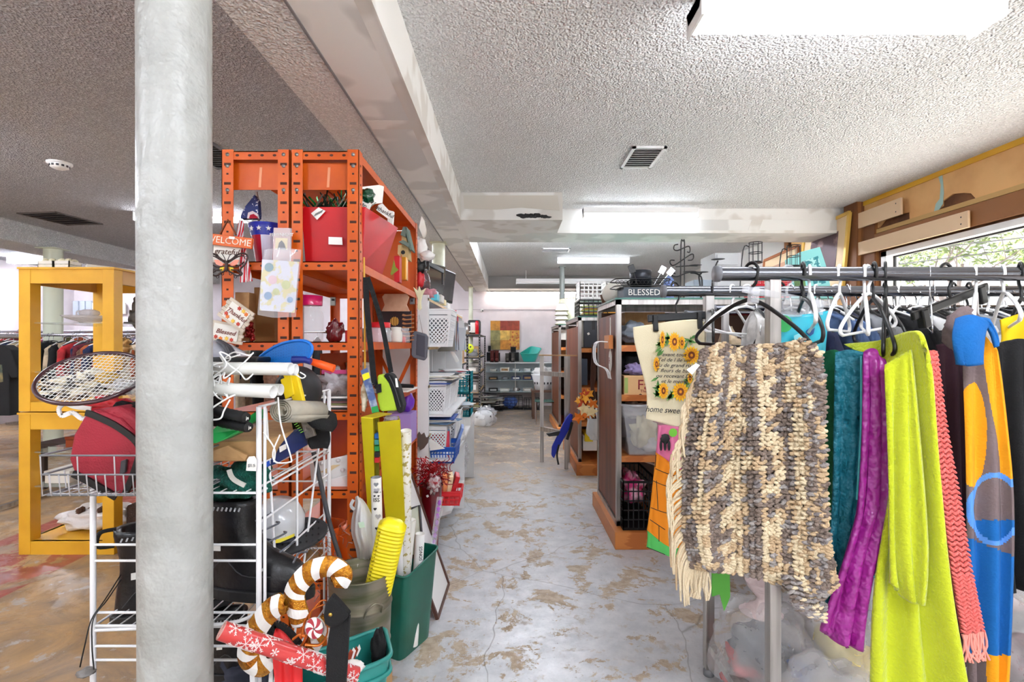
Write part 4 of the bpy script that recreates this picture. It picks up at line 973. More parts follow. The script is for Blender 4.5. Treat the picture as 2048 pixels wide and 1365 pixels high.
# ---- top shelf heap
PVC = mat('ribbed white pvc', (226, 226, 220), .4, rgb2=(208, 208, 202), ns=5, kind='wave', stretch=(.01, 6, 6))
def pipe(a, b, r, label):
    t = thing('plastic_tube', label, 'tube', a, 'white ribbed tubes on top of the wire rack')
    a, b = Vector(a), Vector(b); d = (b - a); L_ = d.length
    rows = []; n = 36; z = d.normalized(); u = z.orthogonal().normalized(); w_ = z.cross(u)
    for h in (0, L_):
        rows.append([a + z * h + (u * math.cos(2 * PI * i / n) + w_ * math.sin(2 * PI * i / n)) * r * (1 + (.02 if i % 2 else -.01)) for i in range(n + 1)])
    MB().grid(rows[::-1]).build('wall', PVC, t)
    MB().lathe(a, [(r, L_), (r * .86, L_ + .001), (r * .84, L_ - .05), (r * .83, 0)], 30, z).build('rim', WHITE, t)
    MB().lathe(a, [(r * .83, L_ - .06), (.0001, L_ - .061)], 20, z).build('inner_stop', GREY, t)
    return t
pipe(P(400, 736, 1.40), P(582, 738, 1.36), .0165, 'upper front white ribbed tube with its open end to the right')
pipe(P(405, 738, 1.46), P(592, 740, 1.43), .0165, 'upper rear white ribbed tube just behind the front one')
pipe(P(395, 777, 1.38), P(547, 784, 1.34), .0175, 'lower front white ribbed tube nearest the camera')
pipe(P(395, 777, 1.45), P(562, 780, 1.42), .0165, 'lower rear white ribbed tube tucked behind the nearest one')
rr = random.Random(5); mb = MB()
for k in range(7):
    pts = []
    x, y = rr.uniform(425, 455), rr.uniform(715, 780)
    for i in range(8): pts.append(P(x, y, 1.33 + rr.random() * .05)); x = min(max(x + rr.uniform(-32, 34), 419), 525); y = min(max(y + rr.uniform(-26, 26), 705), 800)
    mb.tube(smooth_path(pts, 6), .0022, 5)
mb.tube(smooth_path(O([(470, 790), (450, 800), (418, 822), (415, 838), (440, 838), (448, 822), (460, 800)], 1.33), 6), .0025, 6)
o = one(mb, 'white_rope', mat('white nylon cord', (240, 240, 238), .5), 'tangled white cord looped over the ribbed tubes', 'rope')
mb = MB().tube(smooth_path(O([(556, 795), (562, 850), (582, 915), (578, 925), (552, 925), (546, 905), (560, 870)], 1.375), 6), .0022, 5).tube(smooth_path(O([(527, 865), (545, 890), (550, 905), (548, 925)], 1.38), 5), .0022, 5).tube(smooth_path(O([(600, 745), (611, 752), (604, 757), (592, 750)], 1.4), 5), .002, 5)
one(mb, 'white_rope', MATS['white nylon cord'], 'white cord loop dangling down the side of the wire rack', 'cord')
# visor helmet clear
t = thing('visor_helmet', 'silver grey cycle helmet at the top of the heap right of the column', 'helmet', P(440, 715, 1.6))
MB().lathe(P(425, 728, 1.66), [(.0001, .078), (.055, .066), (.1, .04), (.125, .0)], 32, (0, 0, 1), sy=.8).build('shell', mat('silver grey shell', (200, 202, 210), .2, .3, rgb2=(150, 152, 160), ns=7, coat=.5), t)
mb = MB()
for k in range(4): mb.tube(smooth_path([P(425, 728, 1.66) + V(math.cos(a) * .128 * math.sin(b_), -math.sin(b_) * .102 * math.cos(.4 * k - .6), .08 * math.cos(b_)) for b_, a in ((.3, .2 * k), (.8, .2 * k), (1.3, .2 * k))], 4), .006, 6)
mb.build('vent_slot', DGREY, t)
Bx(420, 715, 515, 727, 1.52, .12).build('lower_band', BLACK, t, bevel=.006)
# blue paddle
t = thing('dimpled_paddle', 'bright blue dimpled paddle racket with a dark blue grip', 'paddle', P(570, 720, 1.6))
pd = smooth_path([P(x, y, 1.62 - (x - 515) * .0006) for x, y in [(516, 722), (530, 706), (560, 689), (590, 682), (612, 683), (624, 694), (620, 712), (606, 722), (580, 728), (540, 730)]], 3, True)
MB().prism(pd, (0, .012, .004)).build('face', mat('dimpled blue', (20, 130, 214), .35, rgb2=(14, 104, 186), ns=900, kind='voronoi', nlo=.2, nhi=.5), t, bevel=.003)
MB().tube(pd, .005, 8, closed=True).build('rim', BLUE, t)
mb = MB()
for i in range(17):
    for j in range(6):
        x, y = 536 + i * 5.2, 722 - i * 1.1 - j * 5.5 + (i % 2)
        if y > 688 + max(0, (560 - x) * .5) and y < 722 and x < 618: mb.disc(P(x, y, 1.606 - (x - 515) * .0006), .0014, 6, (0, -1, 0))
mb.build('dimple', mat('deep blue', (10, 80, 160), .5), t)
MB().tube(O([(585, 720), (610, 720), (622, 724)], 1.56), [.012, .011, .01], 10).build('grip', mat('dark blue grip', (16, 34, 120), .4), t)
one(MB().tube(O([(618, 722), (640, 729), (668, 738)], 1.6), [.010, .013, .013], 12), 'orange_handle', mat('neon orange', (248, 90, 26), .4), 'neon orange foam handle pointing right at the top of the heap', 'handle')
# black round lid, yellow plastic piece, brace
t = thing('black_bowl', 'dark grey rubber bowl standing on edge behind the yellow plastic piece', 'bowl', P(610, 835, 1.72))
MB().lathe(P(600, 783, 1.74), [(.0001, .04), (.05, .035), (.085, .0), (.09, -.02), (.085, -.018), (.06, .02), (.0001, .03)], 30, (.6, -.75, .1), sx=.9).build('bowl_body', mat('charcoal rubber', (36, 36, 40), .5), t)
YL = mat('yellow moulded plastic', (240, 206, 20), .4)
t = thing('yellow_bracket', 'bright yellow moulded plastic stand wedged in the heap', 'bracket', P(600, 830, 1.6))
slab([(548, 727), (570, 715), (580, 722), (596, 756), (614, 832), (605, 837), (590, 820), (576, 775), (560, 740)], 1.6, .02).build('arm', YL, t, bevel=.004)
slab([(560, 760), (582, 750), (588, 790), (570, 800)], 1.59, .012).build('web', YL, t, bevel=.003)
t = thing('knee_brace', 'black neoprene brace draped over the rack corner', 'brace', P(640, 865, 1.8))
mb = MB(); mb.sheet([[P(605, 812, 1.66), P(640, 818, 1.7), P(670, 832, 1.74)], [P(612, 835, 1.6), P(645, 842, 1.62), P(672, 850, 1.68)], [P(625, 850, 1.62), P(648, 862, 1.62), P(662, 862, 1.7)]], 14, 10, .006, 1); mb.build('pad', BLKF, t, solid=.014)
mb = MB(); mb.sheet([[P(630, 850, 1.7), P(655, 850, 1.75)], [P(618, 880, 1.66), P(660, 880, 1.72)], [P(622, 898, 1.66), P(655, 896, 1.72)]], 12, 10, .005, 1); mb.build('strap_pad', BLKF, t, solid=.012)
t = thing('product_sleeve', 'dark blue product box with green print and barcode', 'box', P(590, 905, 1.5))
MB().prism([P(527, 902, 1.44), P(582, 862, 1.6), P(606, 862, 1.66), P(610, 888, 1.66), P(532, 935, 1.44)], (.01, .05, 0)).build('sleeve', mat('navy print', (28, 44, 96), .35), t)
MB().prism([P(562, 893, 1.5), P(572, 888, 1.53), P(573, 898, 1.53), P(563, 904, 1.5)], (0, -.012, 0)).build('barcode_label', PAPER, t)
MB().prism([P(527, 902, 1.436), P(545, 889, 1.48), P(548, 928, 1.48), P(532, 936, 1.436)], (0, -.004, 0)).build('blue_panel', mat('cobalt print', (30, 80, 190), .35), t)
t = thing('product_sleeve', 'black box with lime print beside the silver foil pack', 'box', P(590, 880, 1.6))
MB().prism([P(582, 838, 1.62), P(600, 833, 1.66), P(608, 875, 1.68), P(590, 885, 1.62)], (0, .04, 0)).build('sleeve', BLACK, t)
mb = MB()
for k in range(6): mb.bar(P(586 + k * 3, 846 + k * 4, 1.61), P(592 + k * 3, 843 + k * 4, 1.61), .003, .002)
mb.build('print', mat('lime print', (120, 200, 60)), t)
one(slab([(600, 840), (618, 834), (631, 872), (612, 878)], 1.63, .01), 'foil_pack', mat('silver foil', (130, 124, 118), .3, .7, bump=1.5, bs=50), 'crumpled silver foil pack beside the black lime printed box', 'pack')
# cardboard box open
t = thing('cardboard_box', 'open brown cardboard carton on the white wire shelf', 'box', P(500, 925, 1.45))
z0 = 1.0; fx0, fx1 = -.86, -.70
MB().box((fx0, 1.42, z0 + .068), (fx1, 1.86, z0 + .125)).build('carton', CARD, t, bevel=.003)
MB().prism([P(418, 905, 1.41), P(455, 892, 1.41), P(495, 912, 1.4), P(490, 922, 1.39), P(420, 922, 1.41)], (0, .01, -.0)).build('flap', CARD, t)
# green box
t = thing('green_box', 'bright green carton wedged between column and cardboard box', 'box', P(450, 885, 1.4))
MB().prism([P(419, 868, 1.37), P(440, 846, 1.38), P(480, 860, 1.4), P(478, 866, 1.4), P(432, 887, 1.36), P(419, 886, 1.36)], (0, .07, 0)).build('carton_body', mat('kelly green card', (26, 150, 70), .4), t)
one(slab([(492, 838), (514, 822), (518, 838), (500, 850)], 1.5, .05), 'green_box', MATS['kelly green card'], 'small green carton corner right of the black grips', 'box')
# black grips
def grip(a, b, label):
    t = thing('bar_grip', label, 'grip', a); a, b = Vector(a), Vector(b); n = 22
    pts = [a.lerp(b, i / n) for i in range(n + 1)]; MB().tube(pts, [.0135 + (.0015 if i % 2 else 0) for i in range(n + 1)], 12).build('foam', mat('black foam grip', (13, 13, 16), .6), t)
    MB().lathe(b, [(.013, .001), (.0001, .004)], 14, b - a).build('end_cap', BLACK, t)
    text('js', b + (b - a).normalized() * .006, .012, (1, .2, 0), (0, 0, 1), PAPER, t)
grip(P(400, 815, 1.42), P(492, 836, 1.32), 'upper black foam grip with a white monogram end')
grip(P(405, 838, 1.43), P(497, 855, 1.33), 'lower black foam grip below the monogrammed one')
# round mat roll
t = thing('rolled_mat', 'rolled grey printed mat behind the wire post', 'roll', P(560, 838, 1.6))
pts = []
for i in range(60):
    a = i * .42; r_ = .012 + i * .00042; pts.append(P(562, 822, 1.5) + V(r_ * math.cos(a), -.0, r_ * math.sin(a)))
mb = MB()
rows = [[p for p in pts], [p + V(.06, .14, -.02) for p in pts]]; mb.grid(rows); mb.build('roll_sheet', mat('grey beige mat', (140, 140, 132), .7, rgb2=(176, 168, 150), ns=10), t, solid=.0015)
# knitted teal slippers with tag
TK = mat('teal green knit', (18, 104, 88), .95, rgb2=(12, 84, 72), ns=60, bump=4, bs=150)
one(MB().blob(P(440, 965, 1.5), (.075, .05, .045), .2, 3, 18), 'knit_slipper', TK, 'teal green knitted slipper nearest the column', 'slipper')
t = thing('knit_slipper', 'teal green knitted slipper with cream stripe and white tag', 'slipper', P(495, 990, 1.5))
MB().blob(P(495, 960, 1.47), (.075, .05, .05), .2, 6, 18).build('slipper_body', TK, t)
mb = MB(); ribbon(mb, [(458, 940), (466, 958), (490, 972)], .012, 1.42, .006); mb.build('cream_stripe', OFFW, t)
slab([(498, 914), (509, 913), (514, 922), (512, 943), (492, 942), (494, 920)], 1.385, .001).build('price_tag', PAPER, t)
text('$1.5', P(503, 932, 1.382), .012, (1, 0, 0), (0, 0, 1), GREY, t)
one(MB().tube(smooth_path(O([(627, 905), (640, 960), (660, 1050), (690, 1150)], 1.83), 4), .0085, 10), 'black_cane', DGREY, 'long dark pole leaning behind the right end of the wire rack', 'pole')
t = thing('elastic_cord', 'thin black elastic cord dangling from the left rack post to the floor', 'cord', (-1.2, 1.45, 0))
MB().tube(smooth_path([P(245, 1145, 1.5), P(210, 1200, 1.42), P(183, 1240, 1.38), P(170, 1290, 1.36), P(160, 1335, 1.36)], 5), .0018, 5).tube(smooth_path([P(245, 1155, 1.5), P(215, 1200, 1.42), P(187, 1238, 1.38), P(184, 1290, 1.36), P(188, 1340, 1.36)], 5), .0018, 5).build('cord_strand', BLACK, t)
MB().blob(P(172, 1345, 1.36), (.024, .02, .008), .2, 3, 10).build('cord_end', mat('smoky plastic', (120, 116, 112), .3, alpha=.8), t)
t = thing('grey_wicker', 'coil of grey fabric and cords on the bottom wire shelf', 'cloth', (-.85, 1.6, .2)); MB().blob((-.86, 1.62, .33), (.09, .07, .09), .35, 3, 16).build('cloth_body', mat('grey navy cloth', (52, 56, 72), .8), t)
# ================================================================ bins at the foot of the orange shelf
DGB = mat('dark green bin plastic', (14, 98, 80), .38, rgb2=(12, 86, 70), ns=4)
def rim(mb, pts, r, sq=.6): return mb.tube([Vector(p) for p in pts], r, 8, closed=True, caps=False)
def rrect(c4, z=None, k=.18):
    """rounded loop through 4 corners"""
    out = []; c4 = [Vector(p) for p in c4]
    for i in range(4):
        a, b, c = c4[i - 1], c4[i], c4[(i + 1) % 4]; p, q = b.lerp(a, k), b.lerp(c, k)
        for t in (0, .25, .5, .75, 1): out.append((1 - t) ** 2 * p + 2 * t * (1 - t) * b + t * t * q)
    return out
def bin_(name, label, cat, b4, t4, m, rimw=.009, th=.004, rimdrop=.0, group=None, lips=1):
    t = thing(name, label, cat, sum((Vector(p) for p in b4), Vector()) / 4, group)
    lo, hi = rrect(b4, k=.22), rrect(t4, k=.16); cb = sum(lo, Vector()) / len(lo); n = len(lo)
    mid = [a.lerp(b, .97) for a, b in zip(lo, hi)]
    lo_i = [p + (cb - p) * .05 + V(0, 0, th) for p in lo]; ct = sum(hi, Vector()) / n; hi_i = [p + (ct - p) * .04 for p in hi]
    mb = MB(); w_ = lambda L_: L_ + [L_[0]]
    mb.grid([w_(hi_i), w_(lo_i)][::-1]); mb.grid([w_(hi), w_(lo)]); mb.add(lo, [tuple(range(n))[::-1]]); mb.add(lo_i, [tuple(range(n))])
    bw_ = mb.build('bin_wall', m, t)
    mb = MB()
    for k in range(lips): rim(mb, [p - V(0, 0, .05 * k) + (p - ct) * (.02 - .01 * k) for p in hi], rimw * .6)
    mb.build('rim', m, bw_)
    return t
bin_('waste_bin', 'tall dark green plastic bin full of wrapping paper rolls', 'bin', [(-.575, 2.25, 0), (-.485, 2.205, 0), (-.385, 2.41, 0), (-.50, 2.46, 0)], [(-.585, 2.19, .41), (-.443, 2.12, .41), (-.352, 2.45, .41), (-.52, 2.52, .41)], DGB)
slab([(849, 1156), (853, 1154), (854, 1160), (850, 1162)], 2.2, .002)
TB = mat('teal bin plastic', (44, 140, 132), .35, rgb2=(36, 128, 122), ns=4)
bin_('waste_bin', 'teal green plastic bin at the very front holding the black sheath', 'bin', [(-.42, 1.53, 0), (-.60, 1.42, 0), (-.655, 1.52, 0), (-.47, 1.66, 0)], [(-.372, 1.55, .43), (-.61, 1.37, .43), (-.69, 1.52, .43), (-.435, 1.715, .43)], TB, lips=2, rimw=.012)
# galvanised tub
TUBM = mat('weathered tin', (150, 142, 126), .38, .65, rgb2=(112, 112, 84), ns=5, stretch=(1, 1, 7), nlo=.4, nhi=.62)
c = V(-.552, 1.84, .17)
t = thing('metal_tub', 'weathered round metal tub with ear handles holding the yellow ribbed stack', 'tub', c)
MB().lathe(c, [(.0001, .004), (.092, .004), (.095, .0), (.098, .02), (.104, .14), (.107, .143), (.104, .147), (.110, .28), (.113, .283), (.110, .287), (.115, .395), (.118, .4), (.115, .403), (.111, .398), (.094, .01)], 40).build('tub_wall', TUBM, t)
for a in (-.9, 2.2):
    q = c + V(math.cos(a) * .112, math.sin(a) * .112, .30); u = V(-math.sin(a), math.cos(a), 0); n_ = V(math.cos(a), math.sin(a), 0)
    MB().tube(smooth_path([q - u * .032 - n_ * .004 - V(0, 0, .02), q - u * .028 + n_ * .012 + V(0, 0, .012), q + n_ * .016 + V(0, 0, .028), q + u * .028 + n_ * .012 + V(0, 0, .012), q + u * .032 - n_ * .004 - V(0, 0, .02)], 5), .0035, 8).build('handle', TUBM, t)
slab([(712, 1129), (717, 1129), (714, 1138), (709, 1138)], 1.94, .001).build('price_sticker', PAPER, t)
one(MB().box((-.64, 1.75, 0), (-.46, 1.94, .168)), 'cardboard_box', CARD, 'low cardboard box under the metal tub behind the teal bin', 'box', bevel=.003)
# yellow ribbed stack
t = thing('ribbed_stack', 'stack of bright yellow ribbed plastic trays leaning out of the metal tub', 'tray stack', P(735, 1160, 1.84))
A, B = P(744, 1235, 1.86), P(786, 1048, 1.78); d = (B - A); zz = d.normalized()
xx = (V(1, 0, 0) - zz * zz.x).normalized(); yy = zz.cross(xx); n = 24
rr_ = lambda r, a: (xx * math.copysign(abs(math.cos(a)) ** .6, math.cos(a)) * r * 1.15 + yy * math.copysign(abs(math.sin(a)) ** .6, math.sin(a)) * r * .8)
mb = MB(); rows = []
for k in range(27):
    p = A + d * (k / 27)
    for dr, dz in ((.0, 0), (.006, .1), (.006, .45), (-.0, .6)): rows.append([p + d * (dz / 27) + rr_(.037 + dr, 2 * PI * i / n) for i in range(n + 1)])
rows.append([B + rr_(.037, 2 * PI * i / n) for i in range(n + 1)]); rows.append([B + zz * .012 + rr_(.025, 2 * PI * i / n) for i in range(n + 1)]); rows.append([B + zz * .014 + rr_(.0005, 2 * PI * i / n) for i in range(n + 1)])
mb.grid(rows); mb.build('ribbed_side', YELLOW, t)
mb = MB()
for k in range(26):
    q = A + d * ((k + .3) / 27) - xx * .035 - yy * .030; mb.tube([q, q + zz * .003], .003, 6)
mb.build('slot', mat('dark yellow', (150, 130, 10)), t)
# rolls of wrapping paper
def roll(a, b, r, m, label, hollow=True, capm=PAPER, marks=None, group='wrapping paper rolls standing in the green bin'):
    t = thing('wrapping_paper_roll', label, 'wrapping paper', a, group); a, b = Vector(a), Vector(b)
    MB().tube([a, b], r, 20, caps=False).build('paper', m, t)
    L_ = (b - a).length; z = b - a
    MB().lathe(a, [(r, L_), (r * .72, L_ + .0005), (r * .70, L_ - .06), (.0001, L_ - .061)], 20, z).build('core', capm, t)
    if marks: marks(t, a, b, r)
    return t
SPK = mat('silver gold star print', (236, 234, 226), .4, rgb2=(176, 160, 96), ns=60, nlo=.56, nhi=.6)
roll(V(-.487, 2.31, .02), P(812, 862, 2.02), .022, SPK, 'white roll with grey and gold stars, tallest beside the yellow box')
roll(V(-.50, 2.31, .02), P(797, 1056, 2.12), .017, WHITE, 'plain white roll tilted right of the yellow ribbed stack')
roll(V(-.45, 2.3, .02), P(840, 1068, 2.28), .022, WHITE, 'short white roll marked with small capitals at the bin edge', marks=lambda t, a, b, r: text('SONGS', P(842, 1108, 2.255), .02, (0, 0, 1), (-1, 0, 0), INK, t))
roll(V(-.51, 2.28, .02), P(824, 1040, 2.2), .018, mat('cream roll', (232, 230, 222), .5), 'cream roll between the star roll and the white rolls')
t = thing('wrapping_paper_roll', 'white roll printed with hearts standing left of the yellow box', 'wrapping paper', P(756, 1180, 1.9)); A, B = P(758, 1190, 1.88), P(752, 955, 1.86); r = .0195
MB().tube([A, B], r, 24, caps=False).build('paper', PAPER, t)
MB().lathe(A, [(r, (B - A).length), (r * .8, (B - A).length), (r * .78, (B - A).length - .05), (.0001, (B - A).length - .05)], 20, B - A).build('core', GREY, t)
def heart(c, s, Y_off=0):
    pts = []
    for i in range(20):
        a = 2 * PI * i / 20; pts.append(V(c[0] + s * .062 * 16 * math.sin(a) ** 3 , c[1], c[2] + s * .062 * (13 * math.cos(a) - 5 * math.cos(2 * a) - 2 * math.cos(3 * a) - math.cos(4 * a))))
    return pts
for k, (x, y, s_, m_) in enumerate(((752, 970, .009, GREY), (753, 982, .011, mat('silver print', (190, 190, 194), .3, .4)), (749, 993, .004, INK), (757, 993, .004, INK), (750, 1019, .006, INK), (756, 1034, .011, MATS['silver print']), (753, 1058, .006, INK), (757, 1075, .01, GREY))):
    MB().prism(heart(P(x, y, 1.86 - r - .0012), s_), (0, .002, 0)).build('printed_heart', m_, t)
text('ISS', P(753, 1001, 1.838), .021, (1, 0, 0), (0, 0, 1), INK, t)
text('made in', P(754, 985, 1.838), .009, (1, 0, 0), (0, 0, 1), INK, t, shear=.3)
# yellow long box
YBX = mat('chartreuse yellow card', (206, 190, 14), .5, rgb2=(198, 180, 10), ns=5)
t = thing('long_box', 'tall open chartreuse yellow cardboard box with perforated edges', 'box', (-.5, 2.2, .1))
MB().prism([P(755, 845, 1.93), P(799, 840, 1.93), P(815, 1170, 2.23), P(782, 1170, 2.23)], (0, .004, 0)).build('front_panel', YBX, t)
MB().prism([P(722, 836, 1.93), P(746, 838, 1.93), P(752, 1120, 2.1), P(742, 1120, 2.1)], (0, .004, 0)).build('front_panel', YBX, t)
MB().prism([P(722, 836, 1.93), P(746, 838, 1.93), P(784, 829, 2.04), P(757, 826, 2.04)], (0, 0, .003)).build('top_flap', mat('yellow card face', (236, 220, 36), .5), t)
MB().prism([P(722, 836, 1.934), P(757, 827, 2.04), P(757, 1120, 2.2), P(745, 1120, 2.1)], (.003, 0, 0)).build('side_panel', YBX, t)
MB().prism([P(799, 840, 1.934), P(795, 832, 2.04), P(815, 1165, 2.26), P(815, 1165, 2.23)], (.003, 0, 0)).build('side_panel', YBX, t)
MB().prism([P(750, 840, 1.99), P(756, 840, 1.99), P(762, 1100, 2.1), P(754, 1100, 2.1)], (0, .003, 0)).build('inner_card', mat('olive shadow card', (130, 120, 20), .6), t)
one(MB().blob(P(783, 837, 1.97), (.028, .02, .008), .4, 4, 10), 'film_scrap', CLEAR, 'crumpled clear film poking out of the yellow box', 'film')
for k, (y, m_) in enumerate(((868, BLUE), (880, TEAL), (893, GREEN), (905, INK), (916, RED))):
    one(Bx(749, y, 758, y + 10, 1.97, .03), 'small_carton', m_, ['blue', 'teal', 'green', 'black', 'red'][k] + ' packet edge showing through the slot of the yellow box', 'packet')
# leaning picture
t = thing('leaning_picture', 'white faced picture in a thin brown frame leaning against the shelving', 'picture', (-.45, 2.7, 0))
q = [V(-.375, 2.55, .002), V(-.365, 2.917, .002), V(-.575, 2.86, .66), V(-.585, 2.45, .66)]
MB().prism(q, (-.012, 0, -.004)).build('backing', WHITE, t)
mb = MB()
for i in range(4): mb.bar(q[i], q[(i + 1) % 4], .02, .016, (1, 0, .3))
mb.build('frame', mat('dark brown moulding', (84, 50, 38), .5), t)
t = thing('small_mirror', 'small dark framed white panel standing in the green bin', 'picture', P(834, 1110, 2.3)); slab([(823, 1020), (838, 1012), (842, 1060), (843, 1110), (824, 1110)], 2.34, .008).build('panel', mat('pale sage', (214, 222, 206), .4), t)
MB().tube(O([(822, 1018), (839, 1011), (843, 1066)], 2.335), .006, 6).build('frame', DGREY, t)
# red vase, tinsel, basket
t = thing('floor_vase', 'tall dark red glossy vase filled with red tinsel', 'vase', (-.49, 3.05, 0)); c = V(-.49, 3.06, 0)
MB().lathe(c, [(.0001, .0), (.04, 0), (.038, .02), (.05, .25), (.072, .54), (.076, .545), (.07, .54), (.045, .25), (.0001, .03)], 28).build('vase_body', DRED, t)
slab([(852, 992), (856, 990), (858, 994), (854, 996)], 2.97, .001).build('price_sticker', PAPER, t)
rr = random.Random(9); mb = MB()
for i in range(170):
    a = c + V(rr.gauss(0, .045), rr.gauss(0, .04), .56 + abs(rr.gauss(0, .06))); pts = [a]
    d = V(rr.uniform(-1, 1), rr.uniform(-1, 1), rr.uniform(-.3, 1)).normalized()
    for k in range(4): d = (d + V(rr.uniform(-1, 1), rr.uniform(-1, 1), rr.uniform(-1, 1)) * .8).normalized(); pts.append(pts[-1] + d * .018)
    mb.tube(pts, .0028, 3, caps=False)
for v in list(range(0)): pass
o = one(mb, 'red_tinsel', mat('red foil tinsel', (196, 16, 30), .18, .6), 'bright red foil tinsel spilling out of the dark red vase', 'tinsel'); o['kind'] = 'stuff'
one(MB().blob(P(868, 968, 2.98), (.035, .03, .05), .4, 2, 14, 3), 'patterned_bag', mat('red white print film', (226, 214, 214), .2, rgb2=(170, 40, 50), ns=40, alpha=.9), 'clear bag with red and white print beside the tinsel', 'bag')
t = thing('flower_tube', 'slim clear tube with purple flowers leaning by the red vase', 'tube', P(868, 1090, 2.8)); 
MB().bar(P(866, 1095, 2.75), P(880, 995, 2.9), .03, .02).build('clear_case', CLEAR, t)
mb = MB()
for k in range(7): mb.blob(P(868 + k * 1.8, 1085 - k * 13, 2.78 + k * .015), (.01, .007, .014), .4, k, 8)
mb.build('flower', mat('violet petals', (170, 90, 190), .6), t)
def lattice_basket(name, label, x0, x1, y0, y1, z0, z1, m, tap=.02, nx=6, nz=4, group=None, hole=.55, axis='both'):
    """openwork plastic basket with real holes"""
    t = thing(name, label, 'basket', ((x0 + x1) / 2, (y0 + y1) / 2, z0), group); mb = MB()
    def side(a0, b0, a1, b1):      # bottom a0->b0, top a1->b1
        a0, b0, a1, b1 = map(Vector, (a0, b0, a1, b1)); f = lambda u, v: a0.lerp(b0, u).lerp(a1.lerp(b1, u), v)
        for i in range(nx + 1):
            mb.bar(f(i / nx, 0), f(i / nx, 1), .009 if i in (0, nx) else .006, .0025, (b0 - a0).cross(V(0, 0, 1)))
        for j in range(nz + 1):
            v = .08 + .74 * j / nz; mb.bar(f(0, v), f(1, v), .0025, .007 if j < nz else .02)
        for i in range(nx):
            for j in range(nz):
                pass
        mb.bar(f(0, .93), f(1, .93), .003, (z1 - z0) * .14)
    b = [(x0 + tap, y0 + tap, z0), (x1 - tap, y0 + tap, z0), (x1 - tap, y1 - tap, z0), (x0 + tap, y1 - tap, z0)]; tp = [(x0, y0, z1), (x1, y0, z1), (x1, y1, z1), (x0, y1, z1)]
    for i in range(4): side(b[i], b[(i + 1) % 4], tp[i], tp[(i + 1) % 4])
    mb.build('openwork_side', m, t)
    MB().box((x0 + tap, y0 + tap, z0), (x1 - tap, y1 - tap, z0 + .004)).build('base', m, t)
    MB().tube(rrect(tp, k=.1), .0045, 6, closed=True).build('rim', m, t)
    return t
lattice_basket('red_basket', 'small red openwork basket on the floor edge past the red vase', -.47, -.33, 3.25, 3.45, .35, .44, mat('bright red plastic', (226, 40, 46), .4), .01, 4, 2)
one(Bx(866, 1010, 880, 1040, 3.3, .15), 'carton_stand', WHITE, 'white carton under the small red basket', 'carton')
for k, (x, m_, nm) in enumerate(((-.44, mat('orange packet', (236, 150, 90)), 'orange'), (-.41, mat('cream packet', (240, 214, 170)), 'cream'), (-.375, RED, 'red'))):
    one(MB().cbox((x, 3.33, .475), (.03, .10, .13), (.1, .15 * k, .2)), 'snack_packet', m_, nm + ' packet standing in the small red basket', 'packet', bevel=.003)
# white bag hanging on post
t = thing('shopping_bag', 'white plastic carrier bag knotted and hung on the orange post', 'bag', P(720, 1115, 1.93))
mb = MB(); rows = [[(707, 992, 1.93), (710, 990, 1.92), (716, 994, 1.92), (720, 996, 1.93)], [(706, 1010, 1.93), (714, 1006, 1.88), (724, 1008, 1.89), (732, 1012, 1.93)], [(703, 1045, 1.94), (712, 1040, 1.87), (728, 1040, 1.86), (746, 1040, 1.92)], [(703, 1070, 1.94), (714, 1070, 1.87), (730, 1072, 1.86), (748, 1075, 1.92)], [(712, 1100, 1.94), (720, 1100, 1.89), (735, 1100, 1.89), (748, 1100, 1.93)], [(716, 1116, 1.95), (722, 1117, 1.93), (735, 1117, 1.93), (742, 1114, 1.95)]]
mb.sheet([O(r_, 1.9) for r_ in rows], 24, 28, .004, 4, 0, ramp=False, wob=.012); mb.build('bag_body', mat('thin white bag', (232, 234, 234), .3, bump=1.2, bs=30, alpha=.93), t)
mb = MB(); ribbon(mb, [(707, 1000), (702, 1012), (709, 1020)], .012, 1.91); mb.build('bag_handle', MATS['thin white bag'], t)
slab([(716, 1046), (727, 1044), (730, 1055), (719, 1057)], 1.842, .001).build('green_print', mat('faint green print', (206, 230, 206)), t)
# candy canes
GOLD = mat('gold glitter foil', (206, 144, 44), .25, .75, rgb2=(160, 90, 20), ns=60, bump=1, bs=200); CWH = mat('pearl white', (236, 234, 230), .3)
def cane(pts, w_, label, Y):
    p = smooth_path(O(pts, Y), 10); mb = MB(); n = len(p)
    fr = []
    for i in range(n):
        d = (p[min(n - 1, i + 1)] - p[max(0, i - 1)]).normalized(); s_ = V(-d.z, 0, d.x); ww = w_ * (1 if 2 < i < n - 3 else (.75 if i in (1, 2, n - 2, n - 3) else .35))
        fr.append((p[i] - s_ * ww / 2, p[i] + s_ * ww / 2))
    # slanted stripes: advance the phase across the width
    for i in range(n - 1):
        cols = 6; mb.k = (i // 5) % 2
        def f(i_, u):
            s_ = min(n - 1.001, max(0, i_ + 5 * (u - .5) * (1 if 0 < i_ < n - 1 else 0))); j = int(s_); q = s_ - j
            return (fr[j][0].lerp(fr[j][1], u)).lerp(fr[j + 1][0].lerp(fr[j + 1][1], u), q) - V(0, .012 * math.sin(PI * u), 0)
        for k in range(cols):
            u0, u1 = k / cols, (k + 1) / cols; mb.add([f(i, u0), f(i, u1), f(i + 1, u1), f(i + 1, u0)], [(0, 3, 2, 1)], True)
    mb.k = 0
    back = [f_[0] for f_ in fr] ; 
    mb.grid([[f_[0] + V(0, .006, 0) for f_ in fr], [f_[1] + V(0, .006, 0) for f_ in fr]]); mb.grid([[f_[0] for f_ in fr], [f_[0] + V(0, .006, 0) for f_ in fr]]); mb.grid([[f_[1] + V(0, .006, 0) for f_ in fr], [f_[1] for f_ in fr]])
    return one(mb, 'candy_cane', [GOLD, CWH], label, 'decoration', 'gold and white striped candy canes')
